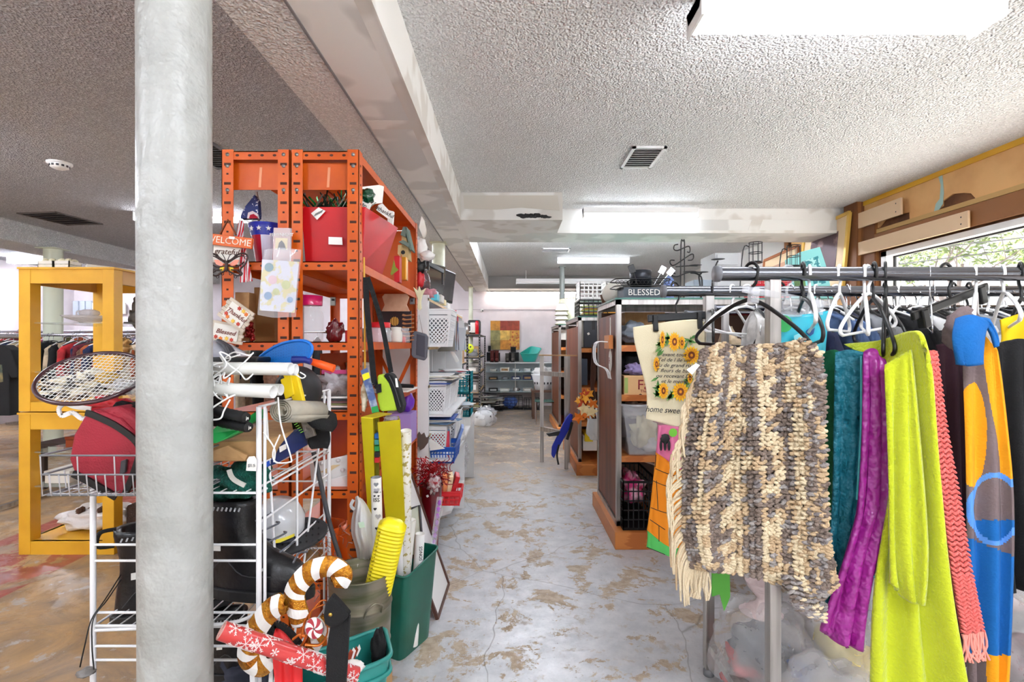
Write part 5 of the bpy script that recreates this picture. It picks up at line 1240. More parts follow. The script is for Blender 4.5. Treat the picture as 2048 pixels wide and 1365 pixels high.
cane([(673, 1172), (684, 1150), (660, 1134), (625, 1142), (598, 1168), (588, 1195), (598, 1235), (605, 1250)], .056, 'large gold and white striped candy cane, upper hook', 1.36)
cane([(572, 1206), (545, 1218), (520, 1248), (500, 1285), (497, 1320), (520, 1334), (538, 1312)], .058, 'gold and white striped candy cane lowest at the left', 1.34)
cane([(655, 1232), (646, 1262), (628, 1290), (610, 1320)], .042, 'gold and white striped candy cane half hidden behind the peppermint disc', 1.38)
t = thing('peppermint_disc', 'red and white swirl peppermint disc on a gold ribbon', 'decoration', P(628, 1275, 1.31)); c = P(629, 1257, 1.31); mb = MB(); n = 40
for i in range(n):
    for j in range(6):
        r0, r1 = .003 + .024 * j / 6, .003 + .024 * (j + 1) / 6; g_ = lambda r, i: c + V(math.cos(2 * PI * i / n + r * 26) * r * .85, -.004 * math.cos(r * 50), math.sin(2 * PI * i / n + r * 26) * r * 1.05)
        mb.k = (i // 4) % 2; mb.add([g_(r0, i), g_(r1, i), g_(r1, i + 1), g_(r0, i + 1)], [(0, 1, 2, 3)], True)
mb.use(1).lathe(c, [(.026, 0), (.026, .006), (.0001, .006)], 24, (0, 1, 0)); mb.build('swirl_face', [mat('dull red', (164, 50, 62), .4), CWH], t)
mb = MB()
for pts in ([(604, 1275), (612, 1240), (640, 1205), (652, 1202)], [(600, 1300), (618, 1260), (622, 1225), (648, 1210)], [(610, 1290), (640, 1290), (655, 1265), (650, 1235)], [(585, 1280), (600, 1270), (612, 1275)]): mb.tube(smooth_path(O(pts, 1.325), 5), .004, 6, flat=.4)
mb.build('gold_ribbon', mat('copper foil ribbon', (206, 110, 40), .25, .6), t)
# snowflake wrapping roll
t = thing('wrapping_paper_roll', 'red roll with white snowflakes lying diagonally across the bottom', 'wrapping paper', P(560, 1320, 1.25)); A, B = P(443, 1262, 1.22), P(712, 1352, 1.36); r = .0215
MB().tube([A, B], r, 28, caps=False).build('paper', mat('red wrap', (196, 54, 52), .3, coat=.3), t)
ax_ = (B - A).normalized(); L_ = (B - A).length
mb = MB(); pts = []
for i in range(110): a = i * .45; rad = r * (1 - i / 120); u = ax_.orthogonal().normalized(); v = ax_.cross(u); pts.append(A - ax_ * .0005 + u * rad * math.cos(a) + v * rad * math.sin(a))
mb.tube(pts, .0009, 4); mb.build('rolled_edge', mat('kraft pink edge', (196, 150, 140), .6), t)
MB().disc(A + ax_ * .004, r * .98, 20, -ax_).build('core', mat('kraft core', (150, 112, 96), .7), t)
u = ax_.orthogonal().normalized(); v = ax_.cross(u); cyl = lambda s_, th: A + ax_ * s_ + (u * math.cos(th) + v * math.sin(th)) * (r + .0006)
rr = random.Random(2); mb = MB(); front = None
for k in range(44):
    s_ = .02 + L_ * .93 * ((k * .618) % 1); th = rr.uniform(0, 2 * PI); sz = rr.uniform(.009, .019); a0 = rr.random()
    for i in range(6):
        a = a0 + i * PI / 3; path = [cyl(s_ + math.cos(a) * sz * q, th + math.sin(a) * sz * q / r) for q in (0, .33, .66, 1)]; mb.tube(path, .0011, 3, caps=False)
        for q in (.5, .8):
            for w_ in (.6, -.6):
                b0 = (s_ + math.cos(a) * sz * q, th + math.sin(a) * sz * q / r); mb.tube([cyl(*b0), cyl(b0[0] + math.cos(a + w_) * sz * .3, b0[1] + math.sin(a + w_) * sz * .3 / r)], .001, 3, caps=False)
mb.build('snowflake_print', mat('white print', (240, 226, 224), .5), t)
# black sheath
t = thing('leather_sheath', 'long black strap sheath with a brass snap standing in the teal bin', 'sheath', P(670, 1365, 1.3))
slab([(646, 1232), (650, 1210), (663, 1192), (682, 1212), (699, 1232), (680, 1252), (662, 1258), (648, 1250)], 1.28, .022).build('flap', BLKF, t, bevel=.005)
slab([(662, 1240), (699, 1234), (695, 1300), (688, 1420), (650, 1420), (652, 1300)], 1.295, .014).build('strap_body', BLKF, t, bevel=.003)
MB().lathe(P(661, 1230, 1.28), [(.005, 0), (.005, .002), (.0001, .003)], 16, (0, -1, 0)).build('brass_snap', mat('brass', (214, 176, 84), .25, .9), t)
# bits in front bins
one(MB().blob(P(757, 1295, 1.6), (.022, .03, .055), .25, 8, 14), 'black_glove', BLKF, 'black strapped glove stuffed in the right of the teal bin', 'glove')
t = thing('copper_ornament', 'copper and white striped ornament poking from the teal bin', 'ornament', P(704, 1330, 1.45))
for k in range(4): slab([(692 + k * 6, 1320 - k * 5), (700 + k * 6, 1300 - k * 5 + k * 2), (706 + k * 5, 1306 - k * 2), (699 + k * 5, 1330 - k * 5)], 1.45 + k * .004, .004).build('leaf_panel', [mat('copper foil', (168, 72, 50), .25, .6), CWH][k % 2], t)
one(MB().blob(P(700, 1338, 1.40), (.035, .03, .016), .3, 5, 12), 'white_bow', CWH, 'white ribbon bow under the copper ornament', 'bow')
t = thing('umbrella', 'folded black and red fabric item beside the snowflake roll', 'umbrella', P(575, 1365, 1.34))
mb = MB(); mb.sheet([O([(540, 1248), (560, 1250), (590, 1285)], 1.37), O([(545, 1300), (575, 1300), (605, 1320)], 1.34), O([(556, 1420), (580, 1420), (606, 1420)], 1.34)], 12, 12, .008, 3); mb.build('red_panel', mat('scarlet nylon', (214, 30, 34), .5), t)
mb = MB(); ribbon(mb, [(538, 1275), (548, 1250), (572, 1258), (600, 1290)], .02, 1.35); mb.build('black_edge', BLKF, t)
t = thing('display_easel', 'white frame bars standing at the bottom in front of the rack', 'frame', P(520, 1365, 1.38))
for (a, b) in (((506, 1335), (510, 1440)), ((546, 1335), (538, 1440)), ((552, 1320), (556, 1440))): MB().bar(P(*a, 1.38), P(*b, 1.38), .014, .012, (0, 1, 0)).build('bar', WIRE, t)
# ---- hanging tray and ornaments on the far post / white unit end
t = thing('baking_tray', 'dark grey fluted rectangular pan hanging by a cord at the end of the white shelf', 'pan', P(840, 722, 3.0)); Y = 3.02
MB().prism([P(*q_, Y) for q_ in ((829, 662), (851, 668), (856, 674), (853, 716), (848, 722), (826, 716), (822, 710), (824, 668))], (0, .03, 0)).build('pan_rim', mat('fluted grey metal', (92, 94, 104), .4, .3, rgb2=(110, 112, 122), ns=60, kind='wave'), t, bevel=.006)
slab([(833, 668), (850, 673), (850, 716), (832, 710)], Y - .002, .004).build('pan_face', mat('dark pan', (78, 80, 92), .35, .3), t, bevel=.004)
MB().tube(O([(832, 664), (838, 630), (846, 670)], Y + .01), .0012, 4).build('hanging_cord', BROWN, t)
t = thing('angel_ornament', 'pale cream starfish shaped ornament at the corner of the orange shelf', 'ornament', P(838, 620, 2.95)); Y = 2.96
slab([(826, 574), (835, 582), (838, 572), (842, 582), (852, 576), (845, 590), (842, 604), (843, 618), (838, 622), (834, 615), (836, 600), (832, 590)], Y, .014).build('ornament_body', mat('cream resin', (220, 218, 180), .5), t, bevel=.004)
t = thing('plush_toy', 'white headed plush bird hanging behind the far orange post', 'toy', P(850, 565, 3.15))
MB().blob(P(842, 500, 3.25), (.04, .04, .075), .15, 3, 14).build('head', WHITE, t); MB().blob(P(855, 512, 3.2), (.045, .03, .03), .2, 4, 12).build('wing', WHITE, t); MB().blob(P(840, 560, 3.25), (.03, .03, .05), .2, 5, 12).build('red_foot', RED, t); MB().blob(P(838, 532, 3.26), (.045, .04, .05), .2, 5, 12).build('dark_body', BLACK, t)
one(slab([(843, 432), (848, 440), (852, 462), (850, 470), (846, 476), (838, 455)], 3.3, .03), 'cloth_tag', OFFW, 'off white cloth hanging over the top corner of the shelving', 'cloth')
# ================================================================ white shelving along the aisle
WP = mat('white shelf board', (232, 232, 232), .5); BIRCH = mat('birch edge', (226, 196, 146), .55, rgb2=(210, 176, 124), ns=8)
XF = -.545
t = thing('white_shelving', 'white open shelving unit with pale wood edges along the aisle', 'shelving', (-.75, 4.4, 0))
MB().box((-.95, 3.30, 0), (XF, 3.335, 1.73)).build('end_panel', WP, t)
MB().box((-.95, 5.57, 0), (XF, 5.6, 1.73)).build('end_panel', WP, t)
MB().box((-.97, 3.30, 0), (-.95, 5.6, 1.73)).build('back_panel', mat('grey back board', (196, 198, 200), .6), t)
WSH = [1.71, 1.385, 1.13, .80, .50, .12]
for z in WSH:
    MB().box((-.95, 3.335, z - .018), (XF - .004, 5.57, z)).build('shelf', WP, t); MB().box((XF - .004, 3.3, z - .018), (XF, 5.6, z)).build('shelf_edge', BIRCH, t)
for y in (4.1, 4.9): MB().box((-.95, y, 0), (XF - .1, y + .02, 1.70)).build('divider', WP, t)
t = thing('white_base_shelf', 'low white shelf bay projecting at the foot of the white shelving', 'shelving', (-.45, 4.0, 0))
for z in (.56, .22): MB().prism([(XF, 3.36, z), (-.42, 3.5, z), (-.40, 4.3, z), (XF, 4.3, z)], (0, 0, .02)).build('shelf', WP, t)
MB().box((XF, 4.28, 0), (-.40, 4.3, .76)).build('end_panel', WP, t); MB().box((XF, 4.3, .60), (-.39, 5.3, .62)).build('shelf', WP, t); MB().box((XF, 5.28, 0), (-.39, 5.3, .62)).build('end_panel', WP, t)
# handbasket with real holes
WB = mat('white basket plastic', (240, 241, 242), .4)
def basket_proto(m, label, w_=.19, d_=.26, h_=.2, tap=.022, name='white_basket'):
    t = thing(name, label, 'basket', (0, 0, 0), 'white openwork plastic baskets')
    def panel(a0, b0, a1, b1, nx, nz):
        a0, b0, a1, b1 = map(Vector, (a0, b0, a1, b1)); f = lambda u, v: a0.lerp(b0, u).lerp(a1.lerp(b1, u), v)
        mb = MB(); vs = []; fs = []
        # diamond lattice
        for i in range(nx + 1):
            for s_ in (1, -1):
                pass
        L_ = nx
        for k in range(-nz, nx + 1, 1):
            for s_ in (1, -1):
                pts = []
                for v in range(nz + 1):
                    u = k + (v if s_ > 0 else nz - v)
                    if 0 <= u <= nx: pts.append(f(u / nx, .08 + .68 * v / nz))
                if len(pts) > 1: mb.bar(pts[0], pts[-1], .0065, .003, (b0 - a0).cross(V(0, 0, 1)))
        for v in (.04, .8): mb.bar(f(0, v), f(1, v), .003, h_ * .09)
        mb.bar(f(0, .93), f(1, .93), .004, h_ * .13)
        for u in (.015, .985): mb.bar(f(u, 0), f(u, 1), .008, .003, (b0 - a0).cross(V(0, 0, 1)))
        return mb
    x, y = w_ / 2, d_ / 2; b = [(-x + tap, -y + tap, 0), (x - tap, -y + tap, 0), (x - tap, y - tap, 0), (-x + tap, y - tap, 0)]; tp = [(-x, -y, h_), (x, -y, h_), (x, y, h_), (-x, y, h_)]
    for i in range(4): panel(b[i], b[(i + 1) % 4], tp[i], tp[(i + 1) % 4], 8 if i % 2 == 0 else 11, 6).build('openwork_side', m, t)
    MB().box((-x + tap, -y + tap, 0), (x - tap, y - tap, .004)).build('base', m, t)
    MB().tube(rrect(tp, k=.12), .005, 6, closed=True).build('rim', m, t)
    return t
BP = basket_proto(WB, 'x')
spots = [(-.52, 3.52, 1.385, 'white basket on the second shelf, fullest at the near end', 1.25), (-.53, 3.50, .885, 'nearest white basket hanging at waist height, upper row', 1), (-.53, 3.80, .885, 'middle white basket of the upper waist row', 1), (-.53, 4.10, .885, 'farthest white basket of the upper waist row', 1),
         (-.53, 3.52, .60, 'nearest white basket of the lower row under the folded papers', 1), (-.52, 3.98, .60, 'second white basket of the lower row beside the blue tray', 1), (-.52, 4.35, .62, 'last white basket of the lower row', 1)]
for k, (x, y, z, lb, s_) in enumerate(spots):
    zz_ = {1.385: 1.385, .885: 1.13 - .245, .60: .80 - .245, .62: .80 - .245}[z]
    if k == 0: b = BP; b['label'] = lb
    else: b = dup(BP, label=lb)
    b.location = (x + .0, y, {1.385: 1.387, .885: .93, .60: .63, .62: .63}[z]); b.scale = (s_, s_, s_ * (1.1 if k else 1)); b.rotation_euler = (0, 0, 0)
for k, (x, y, z, lb, s_) in enumerate(spots): one(MB().blob((x, y, [1.387, .93, .93, .93, .63, .63, .63][k] + .085 * s_), (.055, .08, .075), .25, k, 12), 'cloth_or_shade_fill', mat('charcoal shade fill', (84, 88, 98), .9) if k % 2 else mat('brown shade fill', (120, 108, 104), .9), 'dark filler added to shade the ' + lb.split(',')[0].replace('white basket', 'basket')[:60], 'cloth')  # dark blobs added so the basket holes look shaded inside
for z, nm in ((.93, 'upper'), (.63, 'lower')): one(MB().box((-.62, 3.34, z - .012), (-.40, 4.5, z)), 'shelf_board', WP, nm + ' projecting white board carrying a row of white baskets', 'shelf board')
# contents poking from baskets and shelves
rr = random.Random(21)
cols = [(206, 210, 216), (160, 172, 186), (96, 104, 112), (226, 220, 206), (60, 90, 170), (196, 206, 214), (132, 126, 118), (236, 236, 236), (110, 150, 190), (214, 60, 80)]
def leafs(x, y, z, n, label, h=(.05, .1), lay=False, group=None, names=('booklet', 'booklet')):
    adj = ['white', 'blue grey', 'dark grey', 'cream', 'blue', 'pale grey', 'taupe', 'plain white', 'light blue', 'pink red']
    for k in range(n):
        ci = rr.randrange(len(cols)); m_ = mat('cover ' + adj[ci], cols[ci], .5)
        ords = ['nearest', 'second', 'third', 'fourth', 'fifth', 'sixth', 'seventh', 'eighth', 'ninth', 'tenth']
        if lay: mb = MB().cbox((x + rr.uniform(-.01, .02), y + rr.uniform(-.03, .03), z + .004 + k * .009), (.20, .26, .007), (rr.uniform(-.01, .01), rr.uniform(-.01, .01), rr.uniform(-.35, .35)))
        else: hh = rr.uniform(*h); mb = MB().cbox((x, y + k * .02, z + hh / 2), (.13, .006, hh + .08), (rr.uniform(-.1, .25), rr.uniform(-.1, .1), rr.uniform(-.2, .2)))
        one(mb, names[0], m_, f'{adj[ci]} {names[1]}, {ords[k]} in the {"pile" if lay else "row"} {label}', names[1], 'papers ' + label)
leafs(-.50, 3.42, 1.55, 3, 'sticking out of the big white basket', (.02, .05))
leafs(-.49, 3.75, 1.39, 7, 'beyond the big white basket', (.15, .24))
leafs(-.50, 4.05, 1.39, 6, 'farther along the second white shelf', (.15, .24))
leafs(-.50, 3.5, 1.135, 7, 'on the third white shelf', lay=True)
leafs(-.50, 3.9, 1.135, 6, 'farther along the third white shelf', lay=True)
leafs(-.50, 3.52, .85, 5, 'over the lower white basket', lay=True)
leafs(-.49, 3.45, .72, 5, 'standing in the nearest lower basket', (.04, .08))
leafs(-.50, 4.3, 1.135, 6, 'at the far end of the third white shelf', lay=True)
leafs(-.50, 4.7, 1.39, 6, 'at the far end of the second white shelf', (.12, .2))
leafs(-.47, 4.5, .83, 5, 'at the far end above the lower baskets', lay=True)
one(slab([(899, 700), (905, 698), (918, 722), (912, 726)], 3.9, .003), 'price_card', PAPER, 'white hanging price card above the waist row of baskets', 'card')
# big clear bags
one(MB().blob((-.44, 4.55, .40), (.05, .16, .12), .35, 3, 16, 3), 'plastic_bag', CLEAR, 'clear plastic bag bulging from the low white bay', 'bag')
# blue basket
BB = mat('royal blue basket plastic', (24, 84, 176), .35)
lattice_basket('blue_basket', 'royal blue openwork tray basket on the low white bay', -.55, -.38, 3.40, 3.72, .59, .70, BB, .012, 8, 3)
one(MB().cbox((-.40, 3.78, .69), (.02, .2, .2), (0, .35, .1)), 'blue_folder', mat('periwinkle board', (120, 150, 214), .5), 'periwinkle blue folder leaning beyond the blue basket', 'folder', bevel=.002)
one(slab([(858, 880), (862, 878), (890, 898), (860, 902)], 3.3, .004), 'white_paper', PAPER, 'folded white sheet hanging over the blue basket edge', 'paper')
t = thing('black_crate', 'small dark mesh basket standing behind the blue basket', 'basket', (-.53, 3.9, .6)); lb = MB()
for i in range(6): lb.box((-.60 + i * .025, 3.86, .6), (-.596 + i * .025, 3.87, .74)); lb.box((-.60, 3.86, .6 + i * .026), (-.47, 3.87, .604 + i * .026))
lb.build('mesh_front', BLACK, t)
one(slab([(833, 872), (838, 864), (842, 870), (848, 866), (852, 876), (858, 874), (856, 886), (848, 897), (840, 902), (837, 894), (832, 896)], 3.27, .012), 'leaf_ornament', mat('rusty brown metal', (96, 80, 72), .7), 'brown maple leaf cutout hanging on the white end panel', 'ornament', bevel=.002)
slab([(0, 0), (1, 0), (1, 1)], 1)
# teal crates behind
CT = mat('teal crate', (20, 146, 160), .4)
for k, z in enumerate((.70, .93)):
    t = thing('teal_crate', ['lower', 'upper'][k] + ' teal openwork crate at the far end of the white shelving', 'crate', (-.46, 5.0, z), 'teal crates'); mb = MB()
    x0, x1, y0, y1, h_ = -.56, -.40, 4.85, 5.2, .2
    for (a, b) in (((x0, y0), (x1, y0)), ((x1, y0), (x1, y1)), ((x1, y1), (x0, y1)), ((x0, y1), (x0, y0))):
        for j in range(5): mb.bar((a[0], a[1], z + .01 + j * .045), (b[0], b[1], z + .01 + j * .045), .006, .012)
        for i in range(6): u = i / 5; p_ = V(a[0], a[1], 0).lerp(V(b[0], b[1], 0), u); mb.bar(p_ + V(0, 0, z), p_ + V(0, 0, z + h_), .012, .006)
    mb.build('openwork_side', CT, t); MB().box((x0, y0, z), (x1, y1, z + .006)).build('base', CT, t)
one(MB().box((-.56, 4.82, .62), (-.39, 5.22, .70)), 'white_carton', WHITE, 'low white carton under the teal crates', 'carton')
# top of white unit: bottle, monitors, boxes
t = thing('glass_decanter', 'tall dark glass decanter with pink lid on the white shelving top', 'bottle', (-.62, 3.5, 1.73)); c = V(-.61, 3.5, 1.73)
MB().lathe(c, [(.0001, 0), (.048, 0), (.045, .12), (.035, .16), (.02, .175), (.02, .19)], 20).build('bottle_glass', mat('smoky dark glass', (96, 60, 66), .08, alpha=.75, coat=.5), t); MB().lathe(c, [(.024, .188), (.024, .2), (.0001, .2)], 16).build('stopper', GREY, t)
one(MB().blob((-.57, 3.44, 1.755), (.05, .06, .028), .35, 7, 12), 'pink_cloth', mat('dusty pink cloth', (214, 150, 160), .8), 'dusty pink cloth at the near end of the white shelving top', 'cloth')
for k, (x, y, sx, sy, sz, m_, nm) in enumerate(((-.60, 3.78, .10, .12, .05, mat('cyan box', (90, 196, 214)), 'cyan'), (-.59, 3.96, .10, .16, .06, OFFW, 'cream'), (-.64, 3.9, .12, .22, .09, mat('pale blue box', (176, 206, 222)), 'pale blue'), (-.59, 4.2, .08, .12, .045, mat('sand box', (226, 206, 150)), 'sand coloured'), (-.62, 4.6, .10, .2, .05, WHITE, 'white'))):
    one(MB().box((x - sx / 2, y - sy / 2, 1.731), (x + sx / 2, y + sy / 2, 1.731 + sz)), 'small_carton', m_, nm + ' small carton lying on top of the white shelving', 'carton', bevel=.002)
def monitor(x, y, label, ang, s_=1.0, z=1.731, tilt=.12):
    t = thing('monitor', label, 'monitor', (0, 0, 0))
    bz_ = MB().cbox((0, 0, .22), (.46, .03, .29), (0, 0, 0)).build('bezel', BLACK, t, bevel=.006); MB().cbox((0, -.016, .225), (.43, .003, .255)).build('screen', mat('dark screen', (26, 27, 32), .12, coat=.6), bz_)
    MB().cbox((0, .02, .1), (.06, .03, .2)).build('neck', BLACK, t); MB().lathe((0, .02, 0), [(.11, 0), (.11, .008), (.03, .015), (.0001, .015)], 24).build('foot', BLACK, t)
    t.location = (x, y, z); t.rotation_euler = (tilt, 0, ang); t.scale = (s_,) * 3
monitor(-.70, 4.15, 'nearer dark flat screen on top of the white shelving', 1.15, .95)
monitor(-.66, 4.75, 'farther dark flat screen turned to the aisle', 1.35, 1.05)
t = thing('wall_bracket', 'black wall bracket arm above the nearer flat screen', 'bracket', P(868, 530, 3.9)); 
MB().bar(P(855, 527, 3.7), P(886, 543, 4.0), .02, .03).build('arm', BLACK, t); MB().bar(P(885, 541, 4.0), P(885, 570, 4.0), .015, .02).build('drop_bar', BLACK, t); Bx(853, 525, 858, 540, 3.68, .02).build('clamp', BLACK, t)
# ---- black metal racks in the distance
BR = mat('black rack steel', (34, 33, 36), .45, .3); CHIP = mat('chipboard', (190, 160, 120), .7)
def rack(x0, x1, y0, y1, h, shelves, label):
    t = thing('black_rack', label, 'rack', ((x0 + x1) / 2, (y0 + y1) / 2, 0), 'black slotted metal racks')
    for x in (x0, x1):
        for y in (y0, y1):
            mb = MB().box((x - .016, y - .016, 0), (x + .016, y + .016, h)); mb.use(1); z = .05
            while z < h: mb.box((x - .006, y - .0175, z), (x + .006, y - .0165, z + .02)); z += .05
            mb.build('post', [BR, mat('slot light', (150, 146, 142))], t)
    for z in shelves: MB().box((x0, y0, z - .03), (x1, y1, z - .004)).build('shelf', BR, t); MB().box((x0 + .01, y0 + .01, z - .004), (x1 - .01, y1 - .01, z)).build('shelf_board', CHIP, t)
    return t
rack(-.98, -.72, 6.4, 8.25, 1.56, [1.50, 1.12, .75, .35], 'nearer black metal rack along the aisle with books and machines')
rack(-.90, -.585, 9.3, 11.2, 1.60, [1.60, 1.17, .87, .5, .15], 'farther black metal rack holding the red coffee machine')
rr = random.Random(33); kinds = [('pan', BLACK), ('jar', GLASS), ('book', PAPER), ('radio', DGREY), ('pot', CHROME), ('box', CARD), ('toaster', STEEL)]
words_n = ['first', 'second', 'third', 'fourth', 'fifth', 'sixth', 'seventh']
def stock(x0, x1, y0, y1, zlist, where, n=5, hmax=.24, axis='y', palette=None):
    for zi, z in enumerate(zlist):
        for k in range(n):
            nm, m_ = rr.choice(kinds); u = (k + .5) / n
            x, y = ((x0 + x1) / 2, y0 + (y1 - y0) * u) if axis == 'y' else (x0 + (x1 - x0) * u, (y0 + y1) / 2)
            w_ = (y1 - y0) / n * .8 if axis == 'y' else (x1 - x0) / n * .8; dd = (x1 - x0) * .8 if axis == 'y' else (y1 - y0) * .7
            w_ = min(w_, .3); dd = min(dd, .3); h_ = rr.uniform(.45, .95) * hmax
            sx, sy = (dd, w_) if axis == 'y' else (w_, dd)
            cn = rr.choice((('black', BLACK), ('white', WHITE), ('grey', GREY), ('steel', STEEL), ('dark blue', mat('dark blue stock', (40, 52, 96), .5)), ('brown', CARD), ('cream', OFFW)))
            ordn = ['top', 'second', 'third', 'fourth', 'fifth', 'lowest'][min(zi, 5)]
            lab = f'{cn[0]} {nm}, {words_n[k]} along the {ordn} shelf of {where}'
            c = V(x, y, z + .001); t = thing(nm if nm != 'box' else 'storage_box', lab, nm, c, 'goods on ' + where)
            if nm in ('jar', 'pot', 'pan'):
                r_ = min(sx, sy) / 2 * .95; hh = h_ * (.8 if nm != 'pan' else .4)
                MB().lathe(c, [(.0001, 0), (r_ * .85, 0), (r_, hh * .15), (r_, hh * .85), (r_ * .8, hh)], 16).build('wall', cn[1], t); MB().lathe(c, [(r_ * .82, hh), (r_ * .6, hh * 1.08), (.0001, hh * 1.1)], 16).build('lid', m_, t)
                MB().tube(smooth_path([c + V(r_ * .9, -r_ * .4, hh * .7), c + V(r_ * 1.2, -r_ * .6, hh * .5), c + V(r_ * .9, -r_ * .4, hh * .3)], 3), .006, 6).build('handle', BLACK, t)
            else:
                MB().box((x - sx / 2, y - sy / 2, c.z), (x + sx / 2, y + sy / 2, c.z + h_)).build('body', cn[1], t, bevel=.006)
                MB().box((x - sx / 2 * .7, y - sy / 2 - .003, c.z + h_ * .25), (x + sx / 2 * .7, y - sy / 2, c.z + h_ * .75)).build('front_label', m_ if m_ is not GLASS else PAPER, t)
                if nm in ('radio', 'toaster'): MB().lathe((x, y - sy / 2 - .003, c.z + h_ * .5), [(.02, 0), (.018, .01), (.0001, .01)], 12, (0, -1, 0)).build('dial', CHROME, t)
stock(-.97, -.74, 6.45, 8.2, [1.50, 1.12, .75, .35], 'the nearer black rack', 5, .28)
stock(-.88, -.60, 9.35, 11.1, [1.17, .87, .5, .15], 'the farther black rack', 4, .26)
# coffee machine red on top of far rack
t = thing('coffee_machine', 'red and black coffee machine on top of the far black rack', 'coffee machine', (-.68, 9.5, 1.6)); c = V(-.70, 9.45, 1.6)
MB().box((c.x - .12, c.y, 1.6), (c.x + .12, c.y + .2, 1.87)).build('body', BLACK, t, bevel=.03); MB().box((c.x - .07, c.y - .02, 1.63), (c.x + .03, c.y, 1.82)).build('front_panel', OFFW, t, bevel=.01)
MB().lathe((c.x + .06, c.y - .04, 1.602), [(.0001, 0), (.035, 0), (.038, .2), (.03, .24), (.0001, .25)], 18).build('red_flask', mat('red flask', (206, 20, 36), .2, coat=.6), t)
t = thing('kettle', 'steel and glass kettle left of the red coffee machine', 'kettle', (-.86, 9.5, 1.6)); MB().lathe((-.86, 9.45, 1.602), [(.0001, 0), (.07, 0), (.08, .08), (.06, .2), (.0001, .22)], 20).build('kettle_body', STEEL, t); MB().tube(smooth_path([(-.80, 9.4, 1.77), (-.74, 9.38, 1.74), (-.75, 9.38, 1.66), (-.79, 9.4, 1.64)], 4), .01, 6).build('handle', WHITE, t)
t = thing('smiley_plate', 'round lime green disc face on the far black rack', 'toy', (-.78, 9.28, 1.3)); cc = V(-.78, 9.27, 1.33)
MB().lathe(cc, [(.09, 0), (.09, .02), (.0001, .022)], 24, (0, -1, 0)).build('disc', mat('lime disc', (206, 214, 40), .5), t); 
for dx, dz in ((-.025, .025), (.03, .03), (0, -.03)): MB().disc(cc + V(dx, -.023, dz), .016, 12, (0, -1, 0)).build('dark_spot', INK, t)
# ---- painting of patches on the back wall
t = thing('patchwork_painting', 'square painting of orange, red, green and yellow patches on the back wall', 'painting', P(1009, 700, 11.45)); Y = 11.44
Bx(981, 642, 1039, 700, Y, .04).build('canvas', mat('canvas edge', (150, 100, 50), .7), t)
pc = [[(206, 142, 54), (156, 62, 44), (164, 70, 46)], [(150, 144, 92), (228, 184, 92), (214, 156, 66)], [(140, 128, 78), (206, 136, 48), (208, 150, 58)]]
for j in range(3):
    for i in range(3):
        c_ = pc[j][i]; Bx(981 + i * 19.33, 642 + j * 19.33, 981 + (i + 1) * 19.33, 642 + (j + 1) * 19.33, Y - .002, .002).build('painted_patch', mat(f'patch {i}{j}', c_, .7, rgb2=tuple(int(x * .82) for x in c_), ns=9), t)
mb = MB()
for i in range(26):
    mb.disc(P(1020 + rr.random() * 18, 664 + rr.random() * 34, Y - .003), .012 + rr.random() * .014, 7, (0, -1, 0))
mb.build('painted_dots', mat('rust dots', (176, 92, 40)), t)
# camera on the wall
t = thing('security_camera', 'small white dome camera high on the back wall', 'camera', P(965, 621, 11.4)); MB().blob(P(964, 621, 11.42), (.04, .05, .04), 0, 1, 12).build('housing', WHITE, t); MB().disc(P(965, 622, 11.365), .016, 12, (.3, -1, 0)).build('lens', BLACK, t)
# glass display shelves on the back wall
GX0, GX1, GY = (970 - CX) * 11.0 / F, (1145 - CX) * 11.0 / F, 11.0
t = thing('glass_display', 'low glass display case with shelves along the back wall', 'display case', ((GX0 + GX1) / 2, GY + .2, 0))
for z in (1.01, .80, .62, .36): MB().box((GX0, GY, z - .008), (GX1, GY + .42, z)).build('glass_shelf', mat('pale glass shelf', (206, 222, 224), .15, alpha=.8), t)
MB().box((GX0, GY - .004, .992), (GX1, GY + .01, 1.012)).build('white_trim', WHITE, t)
for x in (GX0, GX0 + .66, GX0 + 1.3, GX1 - .02): MB().box((x, GY + .01, .36), (x + .015, GY + .025, 1.0)).build('upright', STEEL, t)
for x in (GX0 + .05, GX1 - .1): MB().box((x, GY + .05, 0), (x + .05, GY + .4, .352)).build('leg', mat('brown leg', (100, 66, 44)), t)
MB().box((GX0, GY + .40, .36), (GX1, GY + .42, 1.0)).build('back_panel', mat('pale back panel', (214, 222, 226), .6), t)
kinds = [('box', CARD), ('jar', GLASS), ('book', PAPER), ('pot', CHROME)]
stock(GX0 + .05, GX1 - .35, GY + .08, GY + .3, [.80, .62, .36], 'the glass display case', 6, .13, 'x')
def bt(x, label, m, h=.26):
    t = thing('ankle_boot', label, 'boot', (x, GY + .1, 1.012), 'boots on the glass display'); y = GY + .1; z = 1.012
    MB().lathe((x, y + .05, z), [(.04, .0), (.045, .06), (.042, h * .7), (.05, h)], 16, sy=1.2).build('shaft', m, t); MB().blob((x, y - .02, z + .045), (.045, .10, .045), .05, 2, 12).build('foot', m, t); MB().box((x - .045, y - .12, z), (x + .045, y + .1, z + .018)).build('sole', BLACK, t, bevel=.01)
BRB = mat('oxblood leather', (92, 30, 28), .35); GRB = mat('grey leather', (78, 74, 70), .5)
bt(-.42, 'left boot of the oxblood pair on the glass display', BRB); bt(-.32, 'right boot of the oxblood pair on the glass display', BRB); bt(-.08, 'left boot of the grey pair on the glass display', GRB, .2); bt(.04, 'right boot of the grey pair on the glass display', GRB, .2)
